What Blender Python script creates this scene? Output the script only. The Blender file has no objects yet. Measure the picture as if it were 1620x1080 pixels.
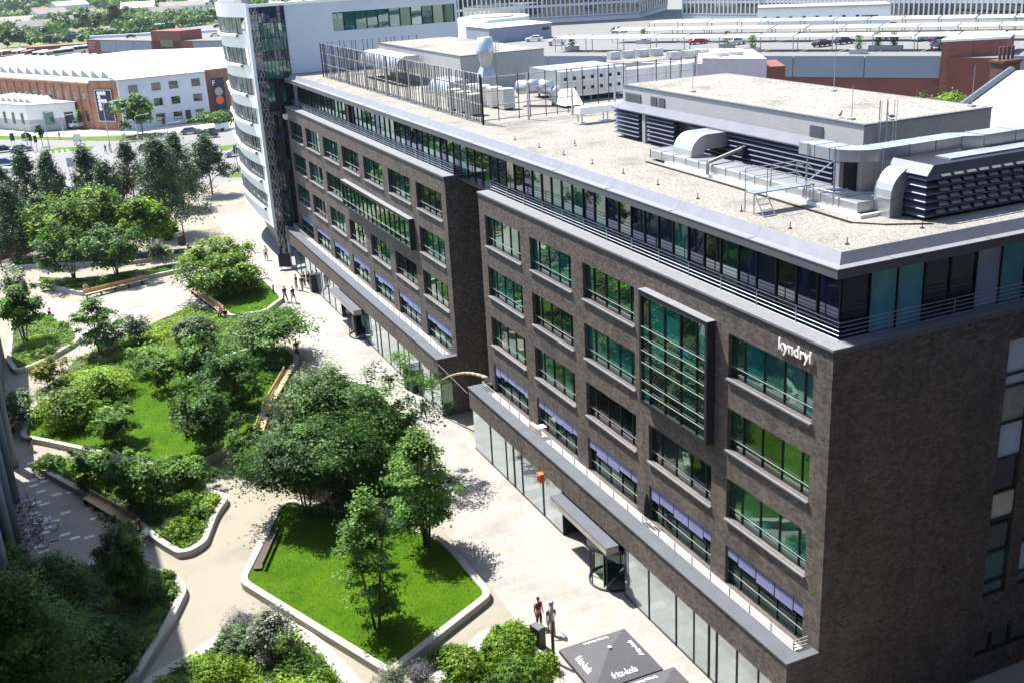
import bpy, bmesh, math, random
import numpy as np
from mathutils import Vector, Matrix
random.seed(11); rng = np.random.default_rng(11)
R = math.radians
sc = bpy.context.scene
col = sc.collection
# ------------------------------------------------------------------ camera
CAM = Vector((-26.169, -30.4434, 33.0809))
FW = Vector((0.36874554, 0.86593438, -0.33791179)); RT = Vector((0.91118399, -0.40860637, -0.05276899)); UP = Vector((0.18376739, 0.28844148, 0.93969732))
FPX = 1713.57
cd = bpy.data.cameras.new('camera'); cam = bpy.data.objects.new('camera', cd); col.objects.link(cam); sc.camera = cam
cam.matrix_world = Matrix(((RT.x, UP.x, -FW.x, CAM.x), (RT.y, UP.y, -FW.y, CAM.y), (RT.z, UP.z, -FW.z, CAM.z), (0, 0, 0, 1)))
cd.sensor_width = 36; cd.lens = FPX / 1620 * 36; cd.clip_start = 0.5; cd.clip_end = 6000
# ------------------------------------------------------------------ sky, sun, exposure
SUN_EL, SUN_DIR = R(60.5), Vector((-0.40, 0.9165))
w = bpy.data.worlds.new('World'); sc.world = w; w.use_nodes = True
wn = w.node_tree.nodes; wl = w.node_tree.links
sky = wn.new('ShaderNodeTexSky'); sky.sky_type = 'NISHITA'; sky.sun_disc = False
sky.sun_elevation = SUN_EL; sky.sun_rotation = math.atan2(SUN_DIR.x, SUN_DIR.y); sky.altitude = 150; sky.air_density = 1.0; sky.dust_density = 1.2; sky.ozone_density = 1.5
wl.new(sky.outputs[0], wn['Background'].inputs[0]); wn['Background'].inputs[1].default_value = 0.13
sd = bpy.data.lights.new('sun', 'SUN'); so = bpy.data.objects.new('sun', sd); col.objects.link(so)
sd.energy = 4.6; sd.angle = R(0.5); sd.color = (1.0, 0.955, 0.88)
so.rotation_euler = Vector((SUN_DIR.x * math.cos(SUN_EL), SUN_DIR.y * math.cos(SUN_EL), math.sin(SUN_EL))).to_track_quat('Z', 'Y').to_euler()
so.location = (-60, 60, 120)
sc.view_settings.view_transform = 'Standard'; sc.view_settings.look = 'None'; sc.view_settings.exposure = 1.35; sc.view_settings.gamma = 1
sc.cycles.max_bounces = 6; sc.cycles.transparent_max_bounces = 6; sc.cycles.diffuse_bounces = 3; sc.cycles.glossy_bounces = 4
sc.cycles.caustics_reflective = False; sc.cycles.caustics_refractive = False
sc.cycles.use_adaptive_sampling = True; sc.cycles.use_denoising = True

def ray(px, py): return FW + RT * ((px - 810) / FPX) + UP * ((540 - py) / FPX)
def G(px, py, z=0.0):                       # where the sight line through a photo pixel meets a level
    d = ray(px, py); t = (z - CAM.z) / d.z; p = CAM + d * t; return (p.x, p.y)
def PXY(x, y, z):
    d = Vector((x, y, z)) - CAM; q = d.dot(FW); return 810 + FPX * d.dot(RT) / q, 540 - FPX * d.dot(UP) / q
def hgt(px, py, top):                       # real height of an upright thing from its foot and top rows
    x, y = G(px, py); lo, hi = 0.1, 60
    for _ in range(40):
        m = (lo + hi) / 2
        if PXY(x, y, m)[1] > top: lo = m
        else: hi = m
    return lo
def ppm(x, y, z=0): return FPX / (Vector((x, y, z)) - CAM).dot(FW)   # photo pixels per metre there
# ------------------------------------------------------------------ helpers
def tag(o, label=None, cat=None, group=None, kind=None):
    if label: o['label'] = label
    if cat: o['category'] = cat
    if group: o['group'] = group
    if kind: o['kind'] = kind
    return o
def thing(name, label, cat, loc=(0, 0, 0), rz=0, group=None):
    o = bpy.data.objects.new(name, None); col.objects.link(o); o.location = loc; o.rotation_euler = (0, 0, rz)
    o.empty_display_size = .3
    return tag(o, label, cat, group)
def oloc(p):
    v = Vector((0, 0, 0))
    while p is not None: v = v + Vector(p.location); p = p.parent
    return v
def link(name, me, parent=None, loc=(0, 0, 0)):
    o = bpy.data.objects.new(name, me); col.objects.link(o); o.location = loc
    if parent is not None: o.parent = parent
    return o
def copy_tree(o, parent=None):
    c = o.copy(); col.objects.link(c)
    if parent is not None: c.parent = parent
    for ch in list(o.children): copy_tree(ch, c)
    return c
class MB:
    """collects shapes (world coordinates) and links them as one mesh object"""
    def __init__(s, f=None): s.v = []; s.f = []; s.m = []; s.sm = []; s.T = f; s.k = 0; s.smooth = False
    def P(s, p): return tuple(s.T(*p)) if s.T else tuple(p)
    def add(s, vs, fs, raw=False):
        n = len(s.v); s.v += [tuple(p) if raw else s.P(p) for p in vs]
        for f in fs: s.f.append([n + i for i in f]); s.m.append(s.k); s.sm.append(s.smooth)
        return s
    def box(s, a, b):
        x0, y0, z0 = a; x1, y1, z1 = b
        return s.add([(x0, y0, z0), (x1, y0, z0), (x1, y1, z0), (x0, y1, z0), (x0, y0, z1), (x1, y0, z1), (x1, y1, z1), (x0, y1, z1)],
                     [(0, 3, 2, 1), (4, 5, 6, 7), (0, 1, 5, 4), (1, 2, 6, 5), (2, 3, 7, 6), (3, 0, 4, 7)])
    def obox(s, c, sx, sy, sz, rz=0, rx=0, ry=0):           # oriented box, centre c
        M = Matrix.Rotation(rz, 3, 'Z') @ Matrix.Rotation(ry, 3, 'Y') @ Matrix.Rotation(rx, 3, 'X'); c = Vector(c)
        vs = [tuple(c + M @ Vector((i * sx / 2, j * sy / 2, k * sz / 2))) for k in (-1, 1) for i, j in ((-1, -1), (1, -1), (1, 1), (-1, 1))]
        return s.add(vs, [(0, 3, 2, 1), (4, 5, 6, 7), (0, 1, 5, 4), (1, 2, 6, 5), (2, 3, 7, 6), (3, 0, 4, 7)])
    def quad(s, a, b, c, d): return s.add([a, b, c, d], [(0, 1, 2, 3)])
    def poly(s, pts): return s.add(pts, [tuple(range(len(pts)))])
    def tube(s, p, q, r, r2=None, n=6, caps=True):
        p, q = Vector(p), Vector(q); r2 = r if r2 is None else r2; d = (q - p)
        if d.length < 1e-6: return s
        d.normalize(); a = d.orthogonal().normalized(); b = d.cross(a); vs = []
        for c, rr in ((p, r), (q, r2)):
            for i in range(n):
                t = 2 * math.pi * i / n; vs.append(tuple(c + a * (rr * math.cos(t)) + b * (rr * math.sin(t))))
        fs = [(i, (i + 1) % n, n + (i + 1) % n, n + i) for i in range(n)]
        if caps: fs += [tuple(range(n - 1, -1, -1)), tuple(range(n, 2 * n))]
        return s.add(vs, fs)
    def path(s, pts, r, n=6, closed=False):
        m = len(pts)
        for i in range(m if closed else m - 1): s.tube(pts[i], pts[(i + 1) % m], r, n=n)
        return s
    def prism(s, pts, z0, z1, bottom=True):
        n = len(pts); vs = [(x, y, z0) for x, y in pts] + [(x, y, z1) for x, y in pts]
        fs = [(i, (i + 1) % n, n + (i + 1) % n, n + i) for i in range(n)] + [tuple(range(n, 2 * n))]
        if bottom: fs.append(tuple(range(n - 1, -1, -1)))
        return s.add(vs, fs)
    def lathe(s, prof, c=(0, 0, 0), n=16):
        vs = []; k = len(prof)
        for i in range(n):
            t = 2 * math.pi * i / n
            for r, z in prof: vs.append((c[0] + r * math.cos(t), c[1] + r * math.sin(t), c[2] + z))
        fs = [(i * k + j, ((i + 1) % n) * k + j, ((i + 1) % n) * k + j + 1, i * k + j + 1) for i in range(n) for j in range(k - 1)]
        return s.add(vs, fs)
    def build(s, name, mats, parent=None, fix=True, bevel=0):
        o0 = oloc(parent)
        me = bpy.data.meshes.new(name)
        me.from_pydata([(x - o0.x, y - o0.y, z - o0.z) for x, y, z in s.v], [], s.f)
        for m in (mats if isinstance(mats, (list, tuple)) else [mats]): me.materials.append(m)
        me.polygons.foreach_set('material_index', s.m); me.polygons.foreach_set('use_smooth', s.sm)
        if fix:
            bm = bmesh.new(); bm.from_mesh(me); bmesh.ops.recalc_face_normals(bm, faces=bm.faces)
            bm.to_mesh(me); bm.free()
        me.update()
        o = link(name, me, parent)
        if bevel:
            b = o.modifiers.new('bevel', 'BEVEL'); b.width = bevel; b.segments = 2; b.limit_method = 'ANGLE'
        return o
def chaikin(pts, it=2, rads=None):
    for _ in range(it):
        q = []
        for i in range(len(pts)):
            a, b = pts[i], pts[(i + 1) % len(pts)]
            q += [(a[0] * .8 + b[0] * .2, a[1] * .8 + b[1] * .2), (a[0] * .2 + b[0] * .8, a[1] * .2 + b[1] * .8)]
        pts = q
    return pts
def rounded(pts, rad=1.0, seg=5):
    out = []; n = len(pts)
    for i in range(n):
        p, a, b = Vector(pts[i]), Vector(pts[i - 1]), Vector(pts[(i + 1) % n])
        da, db = a - p, b - p; r = min(rad, da.length * .42, db.length * .42)
        s, e = p + da.normalized() * r, p + db.normalized() * r
        for k in range(seg + 1):
            t = k / seg; q = s * (1 - t) ** 2 + p * (2 * t * (1 - t)) + e * t * t; out.append((q.x, q.y))
    return out
def area(p): return sum(p[i - 1][0] * p[i][1] - p[i][0] * p[i - 1][1] for i in range(len(p))) / 2
def inset(pts, d):
    if area(pts) < 0: pts = pts[::-1]
    n = len(pts); out = []
    for i in range(n):
        p, a, b = Vector(pts[i]), Vector(pts[i - 1]), Vector(pts[(i + 1) % n])
        e1, e2 = (p - a).normalized(), (b - p).normalized()
        n1, n2 = Vector((-e1.y, e1.x)), Vector((-e2.y, e2.x)); m = (n1 + n2)
        m = m.normalized() if m.length > 1e-4 else n1; k = d / max(.4, m.dot(n1)); q = p + m * k; out.append((q.x, q.y))
    return out
def inside(poly, X, Y):
    r = np.zeros(len(X), bool); n = len(poly)
    for i in range(n):
        x1, y1 = poly[i - 1]; x2, y2 = poly[i]
        c = ((y1 > Y) != (y2 > Y)) & (X < (x2 - x1) * (Y - y1) / ((y2 - y1) or 1e-9) + x1); r ^= c
    return r
# ------------------------------------------------------------------ materials
def nt(name):
    m = bpy.data.materials.new(name); m.use_nodes = True; n = m.node_tree.nodes; return m, n, m.node_tree.links, n['Principled BSDF']
def N(n, t, **kw):
    o = n.new(t)
    for k, v in kw.items():
        if k.startswith('_'): o.inputs[int(k[1:])].default_value = v
        else: setattr(o, k, v)
    return o
def wpos(n, l, scale=(1, 1, 1), rot=0):
    g = n.new('ShaderNodeNewGeometry'); mp = n.new('ShaderNodeMapping'); mp.inputs['Scale'].default_value = scale; mp.inputs['Rotation'].default_value = (0, 0, rot)
    l.new(g.outputs['Position'], mp.inputs[0]); return mp.outputs[0]
def ramp(n, l, fac, cols, pos=None):
    r = n.new('ShaderNodeValToRGB'); e = r.color_ramp.elements; k = len(cols)
    while len(e) < k: e.new(.5)
    for i, c in enumerate(cols):
        e[i].position = pos[i] if pos else i / (k - 1); e[i].color = (*c, 1)
    l.new(fac, r.inputs[0]); return r.outputs[0]
def mixc(n, l, fac, a, b, bt='MIX'):
    m = n.new('ShaderNodeMix'); m.data_type = 'RGBA'; m.blend_type = bt
    for i, v in ((0, fac), (6, a), (7, b)):
        if hasattr(v, 'links') or isinstance(v, bpy.types.NodeSocket): l.new(v, m.inputs[i])
        else: m.inputs[i].default_value = v if i == 0 else (*v, 1)
    return m.outputs[2]
def noise(n, l, vec, scale, detail=4, rough=.6):
    t = n.new('ShaderNodeTexNoise'); t.inputs['Scale'].default_value = scale; t.inputs['Detail'].default_value = detail; t.inputs['Roughness'].default_value = rough
    if vec is not None: l.new(vec, t.inputs['Vector'])
    return t.outputs[0]
def bump(n, l, h, p, strength=.3, dist=.02):
    b = n.new('ShaderNodeBump'); b.inputs['Strength'].default_value = strength; b.inputs['Distance'].default_value = dist; l.new(h, b.inputs['Height']); l.new(b.outputs[0], p.inputs['Normal'])
def sh(c, k): return tuple(max(0, min(1, x * k)) for x in c)
def pm(name, c, rough=.7, metal=0, var=.18, scale=1.5, bmp=0, fine=0, spec=.4):
    m, n, l, p = nt(name); v = wpos(n, l)
    f = noise(n, l, v, scale, 5)
    cc = ramp(n, l, f, [sh(c, 1 - var), c, sh(c, 1 + var)], [.3, .5, .7])
    if fine:
        f2 = noise(n, l, v, fine, 2); cc = mixc(n, l, .55, cc, ramp(n, l, f2, [sh(c, .75), sh(c, 1.2)], [.35, .65]))
    l.new(cc, p.inputs['Base Color']); p.inputs['Roughness'].default_value = rough; p.inputs['Metallic'].default_value = metal; p.inputs['Specular IOR Level'].default_value = spec
    if bmp: bump(n, l, noise(n, l, v, fine or scale * 8, 3), p, bmp)
    return m
def facade_uv(n, l):
    g = n.new('ShaderNodeNewGeometry'); sx = n.new('ShaderNodeSeparateXYZ'); l.new(g.outputs['Position'], sx.inputs[0])
    sn = n.new('ShaderNodeSeparateXYZ'); l.new(g.outputs['True Normal'], sn.inputs[0])
    def mth(op, a, b=None):
        k = n.new('ShaderNodeMath'); k.operation = op
        for i, v in enumerate((a, b)):
            if v is None: continue
            if isinstance(v, (int, float)): k.inputs[i].default_value = v
            else: l.new(v, k.inputs[i])
        return k.outputs[0]
    ax = mth('GREATER_THAN', mth('ABSOLUTE', sn.outputs[0]), .6)
    u = mth('ADD', mth('MULTIPLY', sx.outputs[1], ax), mth('MULTIPLY', sx.outputs[0], mth('SUBTRACT', 1.0, ax)))
    cx = n.new('ShaderNodeCombineXYZ'); l.new(u, cx.inputs[0]); l.new(sx.outputs[2], cx.inputs[1]); return cx.outputs[0]
def brickmat(name, c1, c2, mortar, bw=.5, rh=.25, sc_=2.08, ms=.02):
    m, n, l, p = nt(name); uv = facade_uv(n, l)
    b = N(n, 'ShaderNodeTexBrick'); l.new(uv, b.inputs['Vector'])
    b.inputs['Color1'].default_value = (*c1, 1); b.inputs['Color2'].default_value = (*c2, 1); b.inputs['Mortar'].default_value = (*mortar, 1)
    b.inputs['Scale'].default_value = sc_; b.inputs['Mortar Size'].default_value = ms; b.inputs['Brick Width'].default_value = bw; b.inputs['Row Height'].default_value = rh; b.inputs['Bias'].default_value = -.1
    v = wpos(n, l); f = noise(n, l, v, .45, 5); f2 = noise(n, l, v, 9, 3)
    cc = mixc(n, l, 1.0, b.outputs[0], ramp(n, l, f, [(.78, .78, .8), (1, 1, 1), (1.18, 1.15, 1.1)], [.3, .5, .72]), 'MULTIPLY')
    cc = mixc(n, l, .6, cc, ramp(n, l, f2, [(.55, .55, .55), (1, 1, 1), (1.45, 1.4, 1.35)], [.3, .5, .72]), 'MULTIPLY')
    f3 = noise(n, l, wpos(n, l, (1.6, 1.6, .12)), 1.0, 4, .7); cc = mixc(n, l, .7, cc, ramp(n, l, f3, [(.7, .7, .72), (1, 1, 1), (1.16, 1.14, 1.1)], [.32, .5, .7]), 'MULTIPLY')
    l.new(cc, p.inputs['Base Color']); p.inputs['Roughness'].default_value = .75; p.inputs['Specular IOR Level'].default_value = .3
    bump(n, l, b.outputs['Fac'], p, -.5, .01); return m
def glassmat(name, base, gl=(.86, .93, .9), fac=.45, var=.5, rough=.01):
    m, n, l, p = nt(name); v = wpos(n, l)
    f = noise(n, l, wpos(n, l, (.7, .7, .5)), 1.0, 2)
    l.new(ramp(n, l, f, [sh(base, 1 - var), sh(base, 1 + var)], [.35, .65]), p.inputs['Base Color']); p.inputs['Roughness'].default_value = .5; p.inputs['Specular IOR Level'].default_value = 0
    g = n.new('ShaderNodeBsdfGlossy'); g.inputs[0].default_value = (*gl, 1); g.inputs['Roughness'].default_value = rough
    b = n.new('ShaderNodeBump'); b.inputs['Strength'].default_value = .02; b.inputs['Distance'].default_value = .1; l.new(noise(n, l, v, .8, 1), b.inputs['Height']); l.new(b.outputs[0], g.inputs['Normal'])
    lw = n.new('ShaderNodeLayerWeight'); fr = n.new('ShaderNodeMath'); fr.operation = 'POWER'; fr.inputs[1].default_value = 4.5; l.new(lw.outputs['Facing'], fr.inputs[0])
    a = n.new('ShaderNodeMath'); a.operation = 'ADD'; a.use_clamp = True; a.inputs[1].default_value = fac; l.new(fr.outputs[0], a.inputs[0])
    mx = n.new('ShaderNodeMixShader'); l.new(a.outputs[0], mx.inputs[0]); l.new(p.outputs[0], mx.inputs[1]); l.new(g.outputs[0], mx.inputs[2])
    l.new(mx.outputs[0], n['Material Output'].inputs[0]); return m
def slabmat(name, c1, c2, joint, w, h, rot, white=None, ms=.012, amt=.06):
    m, n, l, p = nt(name); v = wpos(n, l, rot=rot)
    b = N(n, 'ShaderNodeTexBrick'); l.new(v, b.inputs['Vector']); b.inputs['Scale'].default_value = 1; b.inputs['Brick Width'].default_value = w; b.inputs['Row Height'].default_value = h
    b.inputs['Mortar Size'].default_value = ms; b.inputs['Color1'].default_value = (*c1, 1); b.inputs['Color2'].default_value = (*c2, 1); b.inputs['Mortar'].default_value = (*joint, 1)
    cc = b.outputs[0]
    if white:
        k = N(n, 'ShaderNodeTexBrick'); l.new(v, k.inputs['Vector']); k.inputs['Scale'].default_value = 1; k.inputs['Brick Width'].default_value = w; k.inputs['Row Height'].default_value = h
        k.inputs['Mortar Size'].default_value = ms; k.inputs['Color1'].default_value = (0, 0, 0, 1); k.inputs['Color2'].default_value = (1, 1, 1, 1); k.inputs['Mortar'].default_value = (0, 0, 0, 1)
        t = n.new('ShaderNodeMath'); t.operation = 'GREATER_THAN'; t.inputs[1].default_value = 1 - amt; l.new(k.outputs[0], t.inputs[0])
        cc = mixc(n, l, t.outputs[0], cc, white)
    wv = wpos(n, l); cc = mixc(n, l, 1, cc, ramp(n, l, noise(n, l, wv, .3, 8, .65), [(.76, .745, .72), (.98, .98, .975), (1.05, 1.04, 1.02)], [.3, .48, .7]), 'MULTIPLY')
    cc = mixc(n, l, .6, cc, ramp(n, l, noise(n, l, wv, 14, 3), [(.85, .84, .82), (1.1, 1.1, 1.1)], [.35, .65]), 'MULTIPLY')
    l.new(cc, p.inputs['Base Color']); p.inputs['Roughness'].default_value = .85; p.inputs['Specular IOR Level'].default_value = .25
    return m
def leafmat(name, dark, light, trans=.35, rough=.5):
    m, n, l, p = nt(name); a = n.new('ShaderNodeAttribute'); a.attribute_name = 'tone'
    c = ramp(n, l, a.outputs['Fac'], [sh(dark, .7), dark, light, sh(light, 1.35)], [0, .35, .7, 1])
    l.new(c, p.inputs['Base Color']); p.inputs['Roughness'].default_value = rough; p.inputs['Specular IOR Level'].default_value = .22
    t = n.new('ShaderNodeBsdfTranslucent'); l.new(mixc(n, l, 1, c, (1.25, 1.3, .55), 'MULTIPLY'), t.inputs[0])
    mx = n.new('ShaderNodeMixShader'); mx.inputs[0].default_value = trans; l.new(p.outputs[0], mx.inputs[1]); l.new(t.outputs[0], mx.inputs[2]); l.new(mx.outputs[0], n['Material Output'].inputs[0]); return m
def lawnmat(name, c1, c2):
    m, n, l, p = nt(name); v = wpos(n, l)
    f = noise(n, l, v, .5, 6, .65); f2 = noise(n, l, v, 22, 4, .7)
    cc = ramp(n, l, f, [c1, sh(tuple((a + b) / 2 for a, b in zip(c1, c2)), 1), c2], [.32, .5, .7])
    cc = mixc(n, l, .85, cc, ramp(n, l, f2, [(.55, .6, .5), (1.25, 1.2, 1.1)], [.3, .7]), 'MULTIPLY')
    l.new(cc, p.inputs['Base Color']); p.inputs['Roughness'].default_value = .9; p.inputs['Specular IOR Level'].default_value = .1
    bump(n, l, f2, p, .8, .06); return m
def gravelmat(name, c, sc_=16):
    m, n, l, p = nt(name); v = wpos(n, l); t = n.new('ShaderNodeTexVoronoi'); t.inputs['Scale'].default_value = sc_; l.new(v, t.inputs['Vector'])
    cc = mixc(n, l, .75, c, ramp(n, l, t.outputs['Color'], [sh(c, .45), c, sh(c, 1.5)], [.1, .5, .9]))
    cc = mixc(n, l, 1, cc, ramp(n, l, noise(n, l, v, .33, 7, .62), [(.68, .66, .62), (.98, .98, .97), (1.08, 1.07, 1.05)], [.3, .47, .7]), 'MULTIPLY')
    cc = mixc(n, l, .7, cc, ramp(n, l, noise(n, l, v, 7, 3, .8), [(.72, .72, .72), (1.2, 1.2, 1.2)], [.3, .7]), 'MULTIPLY')
    l.new(cc, p.inputs['Base Color']); p.inputs['Roughness'].default_value = .95; p.inputs['Specular IOR Level'].default_value = .1
    bump(n, l, t.outputs['Distance'], p, .7, .03); return m
M = {}
M['brick'] = brickmat('brick_dark', (.07, .057, .05), (.162, .133, .116), (.11, .098, .088))
M['brick_red'] = brickmat('brick_red', (.36, .15, .09), (.46, .21, .12), (.36, .24, .17))
M['brick_dk'] = brickmat('brick_chimney', (.13, .06, .045), (.17, .085, .06), (.12, .09, .08))
M['glass'] = glassmat('glass_green', (.004, .042, .036), fac=.3, gl=(.74, .9, .84)); M['glass_b'] = glassmat('glass_blind', (.008, .1, .088), fac=.2, var=.3, gl=(.74, .9, .84))
M['glass_d'] = glassmat('glass_deep', (.006, .011, .013), fac=.2, gl=(.8, .88, .9)); M['glass_t'] = glassmat('glass_terrace', (.005, .03, .027), fac=.02, gl=(.7, .85, .8)); M['tooth'] = pm('roof_light_sheet', (.6, .66, .64), .5, 0, .06, .3); M['glass_l'] = glassmat('glass_lilac', (.13, .13, .24), fac=.2, var=.2)
M['glass_s'] = glassmat('glass_shop', (.2, .25, .27), fac=.45, gl=(.85, .92, .95), var=.2); M['glass_v'] = glassmat('glass_violet', (.01, .016, .045), fac=.12, gl=(.7, .76, .95))
M['blindp'] = glassmat('glass_pale_blind', (.66, .8, .97), fac=.02, var=.08); M['blindy'] = glassmat('glass_cream_blind', (.85, .86, .62), fac=.02, var=.08)
M['frame'] = pm('frame_dark', (.018, .02, .024), .4, .3); M['alu'] = pm('aluminium', (.4, .395, .38), .45, .3, .06); M['sill'] = pm('sill_metal', (.23, .24, .27), .45, .35, .08)
M['fascia'] = pm('fascia_metal', (.115, .12, .135), .5, .2, .08); M['cap'] = pm('parapet_cap', (.21, .215, .23), .55, .2, .12, 3); M['ledge'] = pm('ledge_metal', (.115, .125, .145), .5, .3, .1, 1)
M['lip'] = pm('roof_edge_metal', (.215, .225, .245), .5, .25, .08); M['terr'] = pm('terrace_deck', (.09, .085, .16), .7, 0, .2); M['capdark'] = pm('charcoal_metal', (.028, .03, .036), .45, .3)
M['gravel'] = gravelmat('roof_gravel', (.26, .25, .225), 22); M['gravel2'] = gravelmat('roof_gravel_grey', (.27, .258, .23), 14)
M['concrete'] = pm('concrete_grey', (.4, .395, .39), .8, 0, .14, .8, .1, 12); M['conc_d'] = pm('render_grey', (.27, .29, .31), .8, 0, .1, .7)
M['galv'] = pm('galvanised', (.42, .44, .46), .42, .6, .14, 2.2, .1); M['galvd'] = pm('steel_grey', (.36, .4, .44), .45, .6, .12); M['duct'] = pm('duct_sheet', (.5, .515, .53), .35, .7, .12, 1.2, .15)
M['louv'] = pm('louvre_blade', (.12, .13, .18), .45, .4, .1); M['louvd'] = pm('louvre_dark', (.02, .021, .035), .5, .2); M['louvtop'] = pm('louvre_hood', (.15, .16, .19), .45, .4, .1)
M['white'] = pm('white_paint', (.88, .87, .84), .5, 0, .04); M['wall_w'] = pm('white_render', (.76, .75, .72), .75, 0, .05, .4); M['wall_lil'] = pm('pale_grey_render', (.58, .6, .64), .8, 0, .05, .3)
M['coping'] = pm('white_concrete', (.36, .34, .3), .75, 0, .12, 1.2, .1, 20); M['soil'] = pm('soil', (.045, .033, .022), .95, 0, .4, 3); M['wood'] = pm('oak_wood', (.5, .33, .17), .6, 0, .25, 2.5)
M['wood_d'] = pm('weathered_wood', (.075, .055, .042), .7, 0, .25, 2.5); M['bark'] = pm('bark', (.085, .065, .05), .9, 0, .3, 6, .3); M['bark_p'] = pm('pine_bark', (.16, .09, .06), .9, 0, .3, 6)
M['lawn'] = lawnmat('lawn_grass', (.035, .095, .001), (.075, .155, .003)); M['verge'] = lawnmat('verge_grass', (.07, .13, .01), (.13, .2, .025))
M['asph'] = pm('asphalt_pale', (.185, .183, .18), .9, 0, .12, .15, 0, 8); M['line'] = pm('road_paint', (.36, .36, .35), .7, 0, .06)
M['plaza'] = slabmat('plaza_gravel', (.25, .232, .186), (.26, .241, .195), (.24, .222, .177), 4, 4, 0, ms=.0)
M['slab'] = slabmat('promenade_slabs', (.275, .265, .242), (.315, .304, .284), (.215, .206, .188), 1.2, .6, .0, (.36, .35, .33))
M['cobble'] = slabmat('cobbles', (.27, .24, .205), (.31, .28, .24), (.19, .175, .15), .24, .12, .05); M['slabw'] = slabmat('square_slabs', (.265, .256, .232), (.305, .296, .275), (.2, .19, .172), 1.2, .6, .15)
M['slabl'] = pm('pale_slab', (.62, .62, .6), .8, 0, .1); M['rubber'] = pm('rubber', (.015, .015, .015), .8); M['black'] = pm('black_plastic', (.02, .02, .022), .5); M['redc'] = pm('red_cladding', (.2, .06, .05), .7, 0, .1, .4)
M['greyc'] = pm('grey_blue_cladding', (.25, .265, .35), .6, .1, .06, .3); M['roofw'] = pm('white_roof_sheet', (.33, .335, .335), .55, .1, .06, .3); M['pink'] = pm('pink_render', (.6, .5, .53), .8, 0, .06)
M['roof_cream'] = pm('roof_cream', (.22, .2, .175), .8, 0, .12, .2); M['tile'] = pm('roof_tile', (.25, .12, .08), .8, 0, .2, 1); M['deck'] = pm('car_deck', (.165, .165, .16), .9, 0, .12, .2, 0, 3); M['sail'] = pm('sun_sail', (.31, .3, .27), .8, 0, .05)
M['orange'] = pm('orange_box', (.75, .13, .03), .5); M['canvas'] = pm('grey_canvas', (.075, .075, .082), .8, 0, .1, 2); M['gravelp'] = M['plaza']
M['dry'] = pm('dry_ground', (.13, .145, .07), .95, 0, .35, .02, 0, .3)
for k, c in dict(skin=(.5, .3, .2), hair=(.04, .025, .015), hairl=(.3, .2, .1), tee_b=(.015, .015, .018), tee_w=(.75, .75, .75), tee_r=(.13, .018, .03), tee_g=(.07, .085, .095), tee_p=(.14, .1, .3), tee_k=(.55, .35, .4), jean=(.05, .07, .15), trou_d=(.02, .02, .025), trou_g=(.3, .28, .26), shorts=(.25, .2, .15)).items():
    M[k] = pm('cloth_' + k if k != 'skin' else 'skin', c, .8, 0, .08, 8)
for k, c in dict(c_black=(.012, .012, .014), c_grey=(.16, .17, .19), c_blue=(.03, .06, .2), c_silver=(.5, .51, .52), c_white=(.75, .75, .75), c_red=(.3, .02, .03), c_purple=(.08, .03, .2)).items(): M[k] = pm('car_' + k[2:], c, .25, .3, .04, 1, spec=.6)
M['slab_w'] = pm('fin_concrete', (.55, .55, .56), .7, 0, .06, .05); M['teal'] = glassmat('glass_teal_blind', (.22, .72, .7), fac=.04, var=.15); M['carglass'] = glassmat('car_glass', (.01, .012, .014), fac=.12); M['lamp_r'] = pm('lamp_red', (.4, .02, .02), .3); M['lamp_w'] = pm('lamp_clear', (.8, .8, .8), .2)
L = {}
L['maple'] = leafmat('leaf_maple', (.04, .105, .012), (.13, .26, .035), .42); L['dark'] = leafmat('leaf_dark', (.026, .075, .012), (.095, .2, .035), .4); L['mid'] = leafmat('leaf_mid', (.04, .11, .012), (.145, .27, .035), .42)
L['lime'] = leafmat('leaf_lime', (.06, .14, .01), (.22, .34, .03)); L['yell'] = leafmat('leaf_yellow', (.1, .13, .015), (.3, .3, .04)); L['grey'] = leafmat('leaf_grey', (.065, .11, .05), (.2, .28, .14))
L['pine'] = leafmat('needles', (.024, .058, .026), (.075, .135, .055), .15); L['sage'] = leafmat('leaf_sage', (.09, .12, .09), (.24, .28, .22)); L['far'] = leafmat('leaf_far', (.035, .095, .03), (.12, .22, .06)); L['rust'] = leafmat('leaf_rust', (.1, .05, .025), (.22, .13, .06))
L['lav'] = leafmat('leaf_lavender', (.08, .08, .12), (.2, .2, .26))
# ------------------------------------------------------------------ ground, roads and planted beds
def sheet(name, pts, z, mat, kind='structure'):
    mb = MB(); mb.poly([(x, y, z) for x, y in pts]); return tag(mb.build(name, mat, fix=False), kind=kind)
sheet('ground', [(-1000, -90), (1400, -90), (1400, 2400), (-1000, 2400)], -.05, M['dry'])
sheet('plaza', [(-75, -60), (40, -60), (40, 150), (-75, 150)], 0, M['plaza'])
sheet('promenade', [(-7.6, -40), (-.9, -40), (-.9, 92), (.8, 110), (1.5, 125), (-4.6, 125), (-6.6, 95), (-7.6, 60)], .004, M['slab'])
sheet('square', [G(*p) for p in [(10, 470), (120, 480), (140, 475), (310, 440), (345, 500), (410, 545), (250, 490), (120, 560), (120, 535)]], .004, M['slabw'])
sheet('side_path', [(-40, 52), (-31, 58), (-29.5, 52), (-24.5, 37.5), (-24.8, 33), (-29, 29), (-40, 28)], .005, M['cobble'])
mb = MB()
for i in range(60):
    x, y = random.uniform(-31, -26), random.uniform(35, 53)
    if x > -31 + (53 - y) * .4: continue
    mb.obox((x, y, .008), .62, .3, .008, .1)
tag(mb.build('paving_slabs', M['slabl']), kind='structure')
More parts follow.
